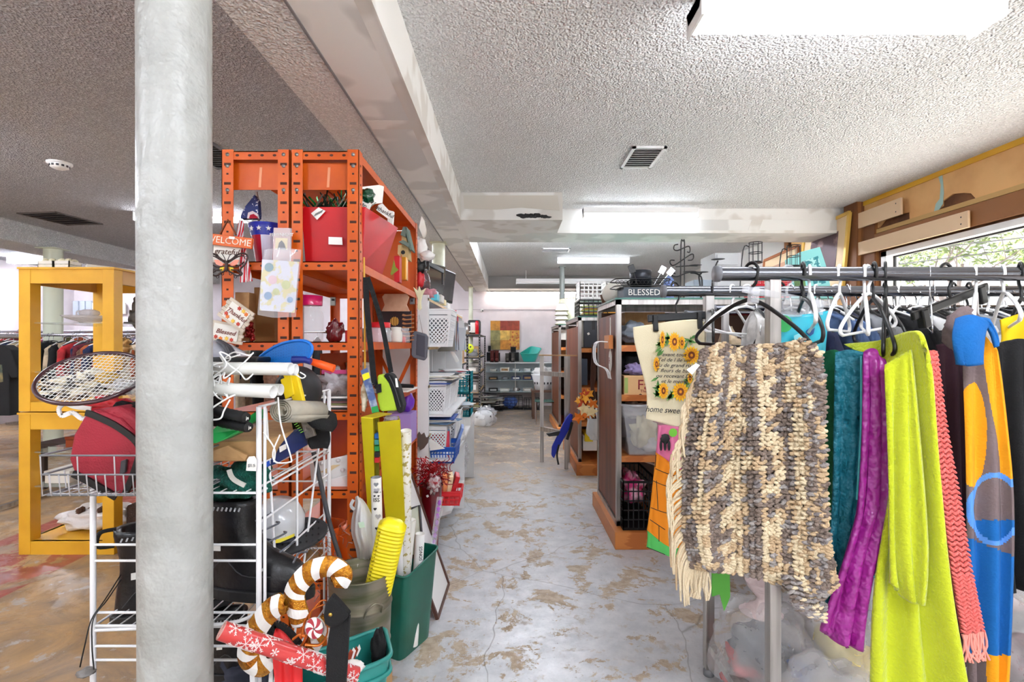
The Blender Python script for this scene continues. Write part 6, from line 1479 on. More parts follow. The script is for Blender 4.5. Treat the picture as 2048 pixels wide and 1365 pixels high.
for x0, y0, x1, y1, lb in ((973, 705, 990, 723, 'wide dark blue box speaker at the left of the glass display'), (976, 692, 982, 704, 'small black speaker standing on the dark blue box'), (1021, 694, 1032, 705, 'black speaker top behind the grey boots'), (995, 706, 1000, 723, 'dark box between speaker and oxblood boots'), (1018, 705, 1038, 723, 'dark maroon box behind the grey boots')):
    Y = GY + .28; z1_ = EYE + (HY - y1) * Y / F; t = thing('speaker', lb, 'speaker', P((x0 + x1) / 2, y1, Y)); 
    Bx(x0, y0, x1, y1, Y - .06, .12).build('cabinet', mat('dark blue grey cabinet', (38, 42, 58), .6) if x0 == 973 else BLACK, t, bevel=.006); Bx(x0 + 1, y0 + 1, x1 - 1, y1 - 1, Y - .064, .004).build('grille', BLKF, t)
bin_('teal_tub', 'turquoise plastic tub tilted on the right of the glass display', 'tub', [P(1046, 724, 11.1), P(1070, 724, 11.1), P(1072, 722, 11.38), P(1050, 722, 11.38)], [P(1038, 708, 10.95), P(1075, 708, 10.95), P(1083, 697, 11.4), P(1062, 693, 11.4)], mat('turquoise plastic', (52, 178, 164), .35))
# laundry basket, bench, stool, crates, magazines, bag
WD = mat('dark wood bench', (98, 70, 54), .5)
t = thing('wooden_bench', 'brown wooden bench carrying the white laundry basket', 'bench', (.7, 9.6, 0)); MB().box((.38, 9.4, .50), (1.0, 9.75, .54)).build('top', WD, t)
for x in (.40, .94):
    for y in (9.42, 9.7): MB().box((x, y, 0), (x + .05, y + .05, .5)).build('leg', WD, t)
t = thing('laundry_basket', 'white oval laundry basket full of white cloth', 'basket', (.62, 9.55, .54)); c = V(.62, 9.56, .541)
MB().lathe(c, [(.0001, 0), (.16, 0), (.19, .16), (.23, .28), (.24, .30), (.215, .28), (.15, .02)], 28, sy=.75).build('basket_wall', WB, t)
mb = MB()
for i in range(7): a = PI * 1.15 + i * .12 * PI; mb.cbox(c + V(math.cos(a) * .185, math.sin(a) * .185 * .75, .13), (.03, .01, .04), (0, 0, a + PI / 2))
mb.build('slot', DGREY, t); MB().blob(c + V(0, 0, .33), (.19, .14, .10), .3, 5, 14).build('linen', WHITE, t)
t = thing('glass_stool', 'small glass topped metal stool under the bench', 'stool', (.62, 8.9, 0)); MB().box((.42, 8.75, .40), (.80, 9.05, .412)).build('glass_top', GLEDGE, t)
for x in (.44, .78):
    for y in (8.77, 9.03): MB().tube([(x, y, 0), (x, y, .4)], .009, 6).build('leg', CHROME, t)
MB().tube([(.44, 8.77, .385), (.78, 8.77, .385), (.78, 9.03, .385), (.44, 9.03, .385)], .008, 6, closed=True).build('frame', CHROME, t)
def crate(name, label, x0, x1, y0, y1, z0, h, m, group=None, nx=6, nz=4):
    t = thing(name, label, 'crate', ((x0 + x1) / 2, (y0 + y1) / 2, z0), group); mb = MB()
    for (a, b, n_) in (((x0, y0), (x1, y0), nx), ((x1, y0), (x1, y1), nx), ((x1, y1), (x0, y1), nx), ((x0, y1), (x0, y0), nx)):
        for j in range(nz + 1): mb.bar((a[0], a[1], z0 + .008 + (h - .016) * j / nz), (b[0], b[1], z0 + .008 + (h - .016) * j / nz), .008, .016 if j in (0, nz) else .008)
        for i in range(n_ + 1): p_ = V(a[0], a[1], z0).lerp(V(b[0], b[1], z0), i / n_); mb.bar(p_, p_ + V(0, 0, h), .007, .008)
    mb.build('openwork_side', m, t); MB().box((x0, y0, z0), (x1, y1, z0 + .008)).build('base', m, t); return t
crate('milk_crate', 'black crate with a blue mesh bag on the floor under the display', -.25, .25, 10.75, 11.05, 0, .28, BLACK); one(MB().blob((-.02, 10.9, .15), (.16, .10, .12), .2, 3, 12), 'blue_bag', mat('blue mesh bag', (52, 84, 160), .7, rgb2=(90, 120, 190), ns=30), 'blue bag inside the black crate at the back', 'bag')
crate('milk_crate', 'second black crate at the right under the display', .28, .62, 10.75, 11.0, 0, .24, BLACK)
g = 'heap of magazines on the floor at the back'
for k in range(22):
    one(MB().cbox((-.42 + rr.uniform(-.12, .12), 10.6 + rr.uniform(-.12, .12), .012 + k * .018), (.30, .22, .012), (rr.uniform(-.05, .05), rr.uniform(-.05, .05), rr.uniform(-1, 1))), 'magazine', rr.choice([PAPER, DGREY, GREY, BLACK, OFFW]), 'magazine in the untidy floor heap beside the black crates', 'magazine', g)
for k in range(8): one(MB().cbox((-.72 + rr.uniform(-.05, .05), 9.6 - k * .04, .155 + k * .015), (.22, .28, .012), (0, rr.uniform(-.03, .03), rr.uniform(-.4, .4))), 'magazine', rr.choice([PAPER, GREY, mat('olive cover', (128, 126, 84))]), 'magazine lying on the low shelf of the far black rack', 'magazine', 'magazines on the low black shelf')
t = thing('cooking_pot', 'white round appliance wrapped in a thin plastic bag on the floor', 'appliance', (-.48, 8.7, 0)); c = V(-.48, 8.7, 0)
MB().lathe(c, [(.0001, 0), (.15, 0), (.17, .03), (.17, .17), (.15, .22), (.10, .25), (.0001, .26)], 28).build('pot_body', WHITE, t); MB().blob(c + V(.06, -.03, .16), (.17, .15, .16), .35, 4, 14, 3).build('plastic_wrap', CLEAR, t)
MB().cbox(c + V(.13, -.11, .17), (.02, .02, .03)).build('knob', BLACK, t)
# ================================================================ wood and steel display cabinets
def cabinet(x0, x1, y0, y1, h, shelves, label, plx=.035, plf=.12):
    t = thing('display_cabinet', label, 'cabinet', ((x0 + x1) / 2, (y0 + y1) / 2, 0), 'wood and steel display cabinets'); s_ = .036; zb = .118
    MB().box((x0 - plx, y0 - plf, 0), (x1 + plx, y1 + .04, zb)).build('plinth', WOODOR, t, bevel=.004)
    for x in (x0, x1 - s_):
        for y in (y0, y1 - s_): MB().box((x, y, zb), (x + s_, y + s_, h)).build('steel_post', STEEL, t, bevel=.002)
    for a, b in (((x0, y0), (x1, y0)), ((x0, y1 - s_), (x1, y1 - s_))): MB().box((a[0], a[1], h - s_), (b[0], b[1] + s_, h)).build('top_rail', STEEL, t)
    for x in (x0, x1 - s_): MB().box((x, y0, h - s_), (x + s_, y1, h)).box((x, y0, zb), (x + s_, y1, zb + s_)).build('side_rail', STEEL, t)
    MB().box((x0 - .01, y0 - .01, h), (x1 + .01, y1 + .01, h + .012)).build('glass_top', GLEDGE, t)
    for x in (x0 + .008, x1 - .028): MB().box((x, y0 + s_ + .006, zb + s_ + .01), (x + .02, y1 - s_ - .006, h - s_ - .06)).build('side_panel', BROWN, t, bevel=.002)
    MB().box((x0 + .03, y1 - .06, zb), (x1 - .03, y1 - .045, h - .05)).build('back_panel', mat('inner brown panel', (92, 62, 46), .5), t)
    for z in shelves: MB().box((x0 + .03, y0 + .01, z - .045), (x1 - .03, y1 - .06, z)).build('shelf', WOODOR, t, bevel=.002)
    return t
SA = [1.397, 1.045, .612]
cabinet(.745, 2.3, 3.53, 4.32, 1.72, SA, 'nearest brown wood and steel display cabinet beside the hanging towel')
cabinet(.735, 1.9, 5.46, 6.7, 1.70, [1.36, .93, .55], 'middle brown and steel display cabinet with the computer tower')
cabinet(.745, 1.8, 7.8, 9.2, 1.71, [1.36, .98, .6], 'farthest display cabinet under the lampshades')
def cl(name, label, c, r, m, amp=.3, seed=1, cat='cloth', fr=2.5): return one(MB().blob(c, r, amp, seed, 16, fr, flat_bottom=.8), name, m, label, cat)
GFL = mat('grey fleece', (132, 140, 150), .9, bump=.8, bs=90)
cl('grey_blanket', 'crumpled grey fleece on the top shelf of the nearest cabinet', P(1268, 668, 3.75), (.12, .14, .085), GFL, .3, 4)
boxth('cardboard_box', 'long brown cardboard box behind the grey fleece', 'box', 1250, 625, 1330, 692, 3.95, .2, CARD)
cl('baseball_cap', 'black cap and dark cloth on the second cabinet shelf', P(1270, 730, 3.75), (.12, .12, .10), BLKF, .25, 6)
cl('purple_cloth', 'folded lavender cloth over the black cap', P(1272, 740, 3.62), (.07, .05, .045), mat('lavender cloth', (142, 128, 170), .8), .35, 3)
def fa(t):
    M_ = mat('maroon print', (140, 30, 40)); text('Fa', P(1287, 771, 3.552), .10, (1, 0, 0), (0, 0, 1), M_, t); text('The m', P(1291, 783, 3.552), .028, (1, 0, 0), (0, 0, 1), M_, t)
    Bx(1249, 756, 1256, 787, 3.553, .002).build('side_label', mat('green side print', (150, 166, 90)), t); MB().disc(P(1281, 792, 3.552), .014, 12, (0, -1, 0)).build('hand_hole', INK, t)
boxth('shoe_box', 'tan box printed with maroon letters Fa under the black cap', 'box', 1248, 752, 1312, 793, 3.555, .3, mat('tan print box', (214, 170, 118), .6), extra=fa)
t = thing('storage_tote', 'large clear plastic tote full of clothes on the lowest cabinet shelf', 'tote', (1.0, 3.7, .613)); z = .613
frustum([(.84, 3.56, z), (1.25, 3.56, z), (1.25, 3.98, z), (.84, 3.98, z)], [(.77, 3.45, .98), (1.30, 3.45, .98), (1.30, 4.04, .98), (.77, 4.04, .98)]).build('tote_body', CLEAR, t, bevel=.01)
MB().tube(rrect([(.765, 3.445, .98), (1.305, 3.445, .98), (1.305, 4.045, .98), (.765, 4.045, .98)]), .008, 8, closed=True).build('rim', CLEAR, t)
cl('yellow_towel', 'pale yellow towel inside the clear tote', V(.98, 3.68, .75), (.09, .09, .12), mat('pale yellow towel', (236, 226, 180), .9)); cl('white_towel', 'white cloth at the bottom of the clear tote', V(1.08, 3.7, .68), (.15, .11, .07), WHITE)
cl('red_cloth', 'red cloth inside the clear tote near the towel edge', V(1.12, 3.7, .83), (.08, .08, .10), RED, seed=5); cl('grey_cloth', 'grey and white cloths heaped in the top of the clear tote', V(.96, 3.8, .90), (.12, .12, .07), mat('pale grey cloth', (206, 206, 204), .9), seed=7)
crate('milk_crate', 'black openwork crate at the foot of the nearest cabinet', .775, 1.02, 3.45, 4.0, .12, .34, BLACK, nx=7, nz=5)
cl('pink_bag', 'clear bag of bright pink items in the black crate', V(.90, 3.75, .33), (.08, .15, .12), mat('hot pink wrap', (224, 60, 130), .4, rgb2=(236, 200, 214), ns=16), .35, 8, 'bag')
one(MB().cbox((1.02, 3.75, .52), (.3, .2, .015), (0, .35, .4)), 'glossy_tray', mat('taupe gloss tray', (170, 150, 140), .2), 'slanted glossy tray above the black crate', 'tray', bevel=.003)
# items on its top
t = thing('tin_crate', 'dark slate tin box lettered BLESSED on top of the nearest cabinet', 'box', P(1284, 600, 3.6)); z = 1.733
frustum([(.80, 3.56, z), (1.08, 3.56, z), (1.08, 3.75, z), (.80, 3.75, z)], [(.80, 3.55, z + .075), (1.09, 3.55, z + .075), (1.09, 3.76, z + .075), (.80, 3.76, z + .075)]).build('tin_wall', mat('slate tin', (86, 94, 102), .5, .3), t)
text('BLESSED', (.945, 3.548, z + .038), .062, (1, 0, 0), (0, 0, 1), PAPER, t)
t = thing('wire_tray', 'black scrolled wire tray above the slate tin box', 'tray', (.95, 3.65, z + .076)); mb = MB()
for zz_ in (z + .085, z + .135): mb.tube(rrect([(.74, 3.54, zz_), (1.14, 3.54, zz_), (1.14, 3.78, zz_), (.74, 3.78, zz_)]), .004, 6, closed=True)
for i in range(14): mb.tube(circ((.755 + i * .029, 3.54, z + .11), .014, 8), .002, 4, closed=True)
mb.build('scroll_side', BLACK, t); MB().box((.78, 3.58, z + .076), (1.1, 3.75, z + .081)).build('tray_floor', BLACK, t)
t = thing('black_pot', 'round black metal pot among utensils on the nearest cabinet', 'pot', (.97, 3.7, z + .082)); MB().lathe((.96, 3.7, z + .082), [(.0001, .01), (.075, .01), (.078, .0), (.08, .13), (.077, .132), (.074, .02)], 28).build('pot_wall', mat('graphite enamel', (44, 48, 56), .3, .4), t); MB().tube(smooth_path([(.90, 3.65, z + .15), (.84, 3.62, z + .12), (.86, 3.6, z + .09)], 4), .005, 6).build('handle', BLACK, t)
for k, (x, a, lb) in enumerate(((1.03, .5, 'silver slotted spatula leaning right of the black pot'), (1.07, .7, 'silver ladle farthest right of the black pot'), (.91, -.35, 'dark round spoon rest in front of the black pot'))):
    t = thing('utensil', lb, 'utensil', (x, 3.62, z + .09)); d = V(math.sin(a), -.05, math.cos(a)); p_ = V(x, 3.6, z + .1); MB().tube([p_, p_ + d * .11], .005, 6).build('handle', CHROME if k < 2 else BLACK, t); MB().cbox(p_ + d * .12, (.045, .006, .06), (0, a, 0)).build('head', CHROME if k < 2 else BLACK, t, bevel=.004)
cl('white_bowl', 'pale grey rounded shade behind the wire tray', (.80, 3.9, 1.80), (.09, .08, .085), OFFW, 0, 1, 'bowl')
t = thing('wicker_basket', 'small brown wicker basket at the left corner of the cabinet top', 'basket', (.78, 4.1, 1.733)); MB().lathe((.80, 4.05, 1.733), [(.0001, .003), (.06, .0), (.08, .07), (.075, .07), (.055, .01)], 20).build('woven_wall', mat('wicker', (130, 84, 52), .7, rgb2=(90, 56, 34), ns=50, bump=2), t)
t = thing('crystal_tower', 'clear blue tinted glass bottle with a pointed top', 'bottle', P(1337, 600, 3.7)); c = P(1338, 599, 3.7)
MB().lathe(c, [(.0001, 0), (.035, 0), (.04, .02), (.04, .14), (.0001, .19)], 8, smooth=False).build('glass_body', mat('blue tinted glass', (150, 176, 240), .05, alpha=.6), t)
# iron scroll stand
t = thing('scroll_stand', 'black wrought iron scroll stand rising behind the clothes rail', 'stand', P(1366, 580, 3.7)); Y = 3.7; mb = MB()
for pts in ([(1361, 600), (1362, 490), (1366, 483), (1369, 490), (1368, 600)], [(1356, 489), (1349, 491), (1348, 499), (1356, 501), (1376, 493), (1380, 498), (1379, 505), (1374, 504)], [(1349, 521), (1341, 521), (1341, 528), (1350, 530), (1382, 509), (1387, 514), (1384, 520), (1376, 521)], [(1351, 548), (1344, 545), (1345, 552), (1356, 553), (1378, 545), (1405, 545)], [(1351, 534), (1378, 532), (1395, 532)]): mb.tube(smooth_path(O(pts, Y), 5), .0045, 6)
mb.build('scroll_work', BLACK, t); MB().box((P(1345, 583, Y).x, Y - .06, 1.733), (P(1388, 583, Y).x, Y + .06, 1.741)).build('foot_plate', BLACK, t)
t = thing('pillar_candle_stand', 'three armed black iron candle stand on the cabinet top', 'stand', P(1408, 583, 3.8)); mb = MB()
for pts in ([(1402, 602), (1404, 560), (1394, 548), (1381, 546)], [(1402, 602), (1400, 570), (1398, 553), (1403, 547)], [(1424, 602), (1425, 560), (1430, 535), (1436, 522)]): mb.tube(smooth_path(O(pts, 3.8), 4), .006, 6)
mb.build('stem', BLACK, t)
for x, y in ((1379, 545), (1403, 546), (1436, 520), (1390, 532)): MB().lathe(P(x, y, 3.8), [(.0001, .0), (.05, .004), (.0001, .006)], 16).build('candle_dish', DGREY, t)
boxth('drawer_unit', 'stack of translucent white plastic drawers behind the rail', 'drawers', 1430, 506, 1482, 604, 3.9, .3, MILKY, extra=lambda t: [Bx(1434, 509 + k * 25, 1476, 530 + k * 25, 3.885, .012).build('drawer', MATS['cloudy plastic'], t, bevel=.004) for k in range(3)])
boxth('white_box', 'blue grey boxed item left of the translucent drawers', 'box', 1388, 560, 1425, 603, 3.85, .2, mat('blue grey box', (176, 188, 202), .5))
def lantern(cx_, y0, y1, w_, label, Y=3.75):
    t = thing('candle_lantern', label, 'lantern', P(cx_, y1, Y)); a, b = P(cx_, y1, Y), P(cx_, y0, Y); r = w_ / 2 * Y / F; mb = MB()
    for z in (a.z, a.z + (b.z - a.z) * .5, b.z): mb.tube(circ((a.x, Y, z), r, 16, (0, 0, 1)), .003, 5, closed=True)
    for i in range(8): q = V(math.cos(i * PI / 4) * r, math.sin(i * PI / 4) * r, 0); mb.tube([a + q, b + q], .002, 4)
    mb.build('wire_cage', BLACK, t); MB().lathe(a, [(.0001, .0), (r * .9, .0), (r * .9, .01), (.0001, .01)], 16).build('candle_cup', BLACK, t); MB().tube(smooth_path(O([(cx_ - w_ / 2, y0 + 8), (cx_ - w_, y0 + 15), (cx_ - w_ * 1.3, 600)], Y), 4), .004, 6).build('stem', BLACK, t)
lantern(1511, 486, 526, 25, 'left black wire candle lantern above the clothes rail'); lantern(1587, 492, 534, 25, 'right black wire candle lantern beside the teal card')
t = thing('teal_album', 'turquoise patterned album standing on the cabinet top behind the rail', 'album', P(1630, 580, 3.9))
slab([(1572, 520), (1602, 504), (1640, 494), (1652, 530), (1668, 605), (1580, 605)], 3.9, .02).build('cover', mat('turquoise card', (136, 210, 208), .5), t, bevel=.003)
slab([(1610, 522), (1636, 512), (1652, 566), (1630, 572)], 3.897, .003).build('damask_panel', mat('teal damask', (40, 130, 140), .5, rgb2=(170, 222, 218), ns=26, nlo=.48, nhi=.52), t); slab([(1586, 535), (1606, 530), (1612, 575), (1590, 580)], 3.897, .003).build('photo_panel', mat('green photo', (110, 150, 90), .5, rgb2=(70, 100, 60), ns=14), t)
t = thing('red_basket', 'bright red openwork basket behind the clothes rail', 'basket', P(1545, 583, 3.85)); mb = MB()
for k in range(6): mb.bar(P(1508, 560 + k * 4, 3.8), P(1582, 562 + k * 4, 3.8), .006, .007)
for k in range(19): mb.bar(P(1510 + k * 4, 559, 3.8), P(1512 + k * 3.8, 602, 3.8), .006, .005)
mb.build('openwork_front', mat('scarlet plastic', (226, 20, 50), .35), t); Bx(1512, 568, 1578, 602, 3.82, .2).build('basket_body', MATS['scarlet plastic'], t)
# hangings on the side of cabinet A
t = thing('wire_holder', 'white wire letter holder hanging on the brown cabinet side', 'holder', P(1196, 755, 3.8)); mb = MB()
for dy in (0, .05, .1): mb.tube(smooth_path([V(.70, 3.62 + dy, 1.42), V(.62, 3.62 + dy, 1.41), V(.62, 3.62 + dy, 1.27), V(.70, 3.62 + dy, 1.22), V(.725, 3.62 + dy, 1.15)], 4), .0035, 6)
for z in (1.41, 1.28): mb.tube([(.62, 3.62, z), (.62, 3.72, z)], .0035, 6)
mb.build('wire_loops', WIRE, t); MB().tube([(.727, 3.66, 1.15), (.727, 3.66, 1.6)], .0035, 6).build('hook', OFFW, t)
one(MB().box((.708, 3.62, 1.37), (.74, 3.80, 1.47)), 'key_rack', WOODOR, 'small pale wooden key rack hanging above the white wire holder', 'rack', bevel=.003)
t = thing('oval_sign', 'white oval sign with a maroon letter on the brown cabinet side', 'sign', (.735, 3.72, 1.22)); MB().lathe((.738, 3.7, 1.28), [(.05, 0), (.05, .008), (.0001, .009)], 24, (-1, 0, 0), sx=1.5, sy=.8, x=(0, 0, 1)).build('face', OFFW, t); text('H', (.728, 3.7, 1.28), .07, (0, -1, 0), (0, 0, 1), mat('maroon print', (140, 30, 40)), t)
t = thing('autumn_wreath', 'brown twig swag with cream and orange autumn leaves', 'wreath', P(1180, 840, 4.4)); rr = random.Random(8); mb = MB()
for i in range(9): mb.tube(smooth_path([P(1188 + rr.uniform(-3, 3), 690, 4.4), P(1186 + rr.uniform(-5, 5), 750, 4.38), P(1186 + rr.uniform(-5, 5), 800, 4.4), P(1190 + rr.uniform(-6, 2), 838, 4.4)], 4), .006, 5)
mb.build('twigs', mat('dark twigs', (74, 46, 32), .8), t)
for k in range(18):
    m_ = [mat('cream leaf', (236, 214, 160), .7), mat('orange leaf', (226, 120, 30), .7), mat('rust leaf', (196, 74, 30), .7), mat('yellow leaf', (236, 170, 50), .7)][k % 4]; c = P(rr.uniform(1156, 1186), rr.uniform(782, 838), 4.3 - rr.random() * .08); mb = MB(); mb.prism([c + (p_ - c) * 1 + V(0, (p_.z - c.z) * rr.uniform(-.5, .5), 0) for p_ in star(c, rr.uniform(.035, .06), 5, .5, rr.random() * 6)], (0, .003, 0)); mb.build('leaf', m_, t)
# contents of cabinets B and C and tops
t = thing('computer_tower', 'black computer tower on the top shelf of the middle cabinet', 'computer', P(1181, 696, 5.6)); Bx(1168, 639, 1194, 695.5, 5.5, .45).build('case', mat('charcoal case', (44, 48, 58), .4), t, bevel=.006); Bx(1183, 642, 1190, 660, 5.49, .012).build('drive_bezel', BLACK, t); slab([(1174, 667), (1178, 665), (1180, 669), (1176, 671)], 5.49, .002).build('price_sticker', PAPER, t)
for x0, y0, x1, y1, Y, lb, m_ in ((1160, 641, 1167, 695, 5.55, 'tall cream box left of the computer tower', OFFW), (1161, 718, 1175, 771, 5.6, 'slim blue grey binder case on the second shelf', mat('slate case', (70, 84, 104), .5)), (1120, 660, 1142, 680, 7.9, 'cream box on the farthest cabinet', OFFW), (1120, 700, 1142, 712, 7.9, 'brown carton on the farthest cabinet', CARD), (1132, 740, 1146, 758, 7.9, 'black box on the farthest cabinet', BLACK), (1133, 778, 1146, 795, 7.9, 'white box low on the farthest cabinet', WHITE), (1166, 872, 1194, 902, 5.5, 'white printer at the bottom of the middle cabinet', WHITE), (1170, 868, 1186, 884, 5.45, 'yellow box resting on the white printer', mat('yellow black box', (226, 196, 20), .5))): boxth('storage_box', lb, 'box', x0, y0, x1, y1, Y, .3, m_)
cl('white_bag', 'white bag hanging beside the printer in the middle cabinet', P(1188, 850, 5.3), (.07, .06, .2), MATS['thin white bag'], .2, 3, 'bag')
crate('white_crate', 'white crate of papers on top of the middle cabinet', .76, 1.05, 5.5, 5.85, 1.90, .2, WHITE); crate('milk_crate', 'black crate of papers under the white crate', .75, 1.06, 5.48, 5.87, 1.713, .185, BLACK)
for k in range(7): one(MB().box((.80 + .01 * (k % 3), 5.5, 1.735 + k * .014), (1.16 + .01 * (k % 2), 5.75, 1.745 + k * .014)), 'magazine', [mat('lime paper', (176, 196, 60)), mat('ochre paper', (226, 160, 50)), PAPER][k % 3], 'flat paper stack inside the black crate, mixed colours', 'magazine', 'papers in the black top crate')
def shade(c, r0, r1, h, m, label, ribs=0, gr=None):
    t = thing('lamp_shade', label, 'lampshade', c, gr); n = 48; rows = []
    for r_, z in ((r1, h), (r0, 0)): rows.append([Vector(c) + V(math.cos(2 * PI * i / n) * (r_ * (1 + (ribs if i % 2 else 0))), math.sin(2 * PI * i / n) * (r_ * (1 + (ribs if i % 2 else 0))), z) for i in range(n + 1)])
    MB().grid(rows).build('pleated_side', m, t, solid=.003); [MB().tube(circ(q, r_, 24, (0, 0, 1)), .005, 5, closed=True).build('trim_ring', mat('olive trim', (120, 112, 60)), t) for q, r_ in ((Vector(c) + V(0, 0, h), r1), (c, r0))]
shade((1.0, 8.2, 1.725), .26, .2, .42, mat('pleated cream', (222, 220, 190), .7, rgb2=(206, 204, 170), ns=20), 'large pleated cream lampshade on the farthest cabinet', .02)
for k in range(4): shade((.80, 7.9, 1.724 + k * .07), .105, .045, .12, OFFW, ['lowest', 'second', 'third', 'topmost'][k] + ' of four nested small white lampshades', gr='nested white lampshades')
# steel stand with blue life vest
t = thing('steel_stand', 'open steel display stand at the aisle before the middle cabinet', 'stand', (.5, 5.75, 0))
for (x, y) in ((.345, 5.95), (.60, 5.62), (.66, 5.95)): MB().box((x, y, 0), (x + .045, y + .03, 1.27)).build('post', STEEL, t)
MB().bar((.345, 5.96, 1.277), (.78, 5.62, 1.277), .05, .014).build('wooden_top', mat('thin wood strip', (176, 140, 96), .5), t)
for z in (1.06, .40): MB().bar((.36, 5.96, z), (.62, 5.63, z), .03, .05).build('cross_bar', STEEL, t)
BV = mat('royal nylon', (28, 50, 176), .6)
t = thing('life_vest', 'blue and black life vest hanging on the steel stand', 'vest', P(1120, 925, 5.6)); slab([(1104, 895), (1122, 858), (1132, 838), (1140, 828), (1146, 830), (1144, 850), (1128, 878), (1116, 900), (1108, 918), (1103, 912)], 5.5, .05).build('blue_panel', BV, t, bevel=.01); slab([(1092, 868), (1112, 864), (1122, 862), (1118, 872), (1098, 874)], 5.5, .04).build('black_panel', BLACK, t, bevel=.006); mb = MB(); ribbon(mb, [(1117, 930), (1114, 910), (1118, 890)], .02, 5.48); mb.build('strap', BLACK, t); mb = MB(); ribbon(mb, [(1134, 880), (1140, 862), (1144, 845)], .03, 5.46); mb.build('strap', BLACK, t)
# ---- framed pictures along the right wall
def wallpic(pts, label, fm, art, art2):
    t = thing('framed_picture', label, 'picture', W(*pts[3], .03)); q = [W(a, b, .11) for a, b in pts]; c = sum(q, Vector()) / 4
    MB().prism(q, (-.02, 0, 0)).build('mat_board', mat('cream mount', (236, 210, 170), .6), t); mb = MB()
    for i in range(4): mb.bar(q[i] - V(.02, 0, 0), q[(i + 1) % 4] - V(.02, 0, 0), .035, .03, (1, 0, 0))
    mb.build('frame', fm, t); MB().prism([c + (p - c) * .62 - V(.021, 0, 0) for p in q], (-.003, 0, 0)).build('print', mat(art2, art, .5, rgb2=(196, 160, 160), ns=7, nlo=.55, nhi=.75), t)
wallpic([(1614, 466), (1703, 425), (1688, 585), (1600, 590)], 'large gold framed flower print leaning by the wall post', mat('gold moulding', (226, 186, 90), .4, .3), (96, 70, 78), 'dusky floral print')
wallpic([(1532, 522), (1600, 492), (1596, 610), (1526, 610)], 'second framed landscape print beyond the gold framed one', mat('copper moulding', (170, 100, 54), .4), (206, 160, 130), 'sepia landscape print')
one(MB().box((XR - .09, 5.28, 1.85), (XR - .06, 5.42, 2.0)), 'small_plaque', WOODOR, 'small wooden plaque on the wall post', 'plaque')
# ================================================================ clothes racks on the right
RY = [1.60, 2.12]; RZ = 1.627
def rail(x0, x1, y, z, t, r=.0225):
    MB().tube([(x0, y, z), (x1, y, z)], r, 18).build('rail', mat('rail steel', (112, 114, 120), .24, 1), t); MB().lathe((x0, y, z), [(.0001, -.004), (r * 1.15, -.004), (r * 1.15, .012)], 18, (1, 0, 0)).build('end_cap', mat('grey rail cap', (110, 112, 118), .4), t)
t = thing('clothes_rack', 'steel double rail clothes rack in the right foreground', 'clothes rack', (1.7, 1.86, 0)); rail(.655, 2.95, RY[0], RZ, t); rail(.642, 2.95, RY[1], RZ, t)
for x in (.82, 2.7):
    for y in RY: MB().box((x, y - .018, .03), (x + .036, y + .018, RZ - .02)).build('post', STEEL, t, bevel=.002); MB().lathe((x + .018, y, 0), [(.0001, 0), (.022, 0), (.022, .02), (.014, .03), (.0001, .03)], 12).build('foot', GREY, t)
    MB().box((x + .004, RY[0], .12), (x + .032, RY[1], .152)).build('side_bar', STEEL, t)
MB().box((.85, 1.85, .122), (2.7, 1.88, .15)).build('cross_bar', STEEL, t)
t2 = thing('clothes_rack', 'second steel clothes rack behind, nearer the window', 'clothes rack', (2.2, 3.0, 0)); rail(1.1, 3.3, 2.72, 1.60, t2, .016); rail(1.1, 3.3, 3.15, 1.60, t2, .016)
for x in (1.15, 3.2):
    for y in (2.72, 3.15): MB().box((x, y - .015, 0), (x + .03, y + .015, 1.59)).build('post', STEEL, t2)
WHP = mat('white hanger plastic', (240, 240, 240), .35); BKP = mat('black hanger plastic', (12, 12, 14), .4)
def hanger(label, m=WHP, kind='tube', r=.0045):
    t = thing('clothes_hanger', label, 'hanger', (0, 0, 0)); hk = [V(-.027 * math.cos(a), 0, .027 * math.sin(a)) for a in [(-20 + 20 * i) * PI / 180 for i in range(10)]] + [V(.02, 0, -.022), V(0, 0, -.04), V(0, 0, -.065)]
    MB().tube(smooth_path(hk, 2), r * .8, 8).build('hook', m if kind != 'wire' else CHROME, t)
    if kind == 'clip':
        MB().cbox((0, 0, -.075), (.34, .012, .022)).build('bar', m, t, bevel=.003)
        for x in (-.13, .13): MB().cbox((x, -.002, -.09), (.028, .024, .05)).build('clip', m, t, bevel=.004)
    else:
        for s_ in (1, -1): MB().tube(smooth_path([(0, 0, -.062), (s_ * .06, 0, -.078), (s_ * .15, 0, -.12), (s_ * .205, 0, -.155), (s_ * .212, 0, -.172), (s_ * .195, 0, -.182)], 4), r, 8, flat=1.4 if kind == 'flat' else 1).build('arm', m, t)
        MB().tube([(-.195, 0, -.182), (.195, 0, -.182)], r * .8, 8).build('trouser_bar', m, t)
    return t
protos = {}
def hang(x, y, rz, label, key='white', z=RZ, group=None):
    if key not in protos: protos[key] = hanger(label, {'white': WHP, 'black': BKP, 'wire': CHROME, 'blackclip': BKP, 'clearclip': CLEAR}[key], {'wire': 'wire', 'blackclip': 'clip', 'clearclip': 'clip'}.get(key, 'tube'), .002 if key == 'wire' else .0055); o = protos[key]
    else: o = dup(protos[key], label=label)
    o['label'] = label; o.location = (x, y, z); o.rotation_euler = (0, .12 * math.sin(x * 9), rz)
    if group: o['group'] = group
    return o
fx = lambda px: (px - CX) * 1.6 / F
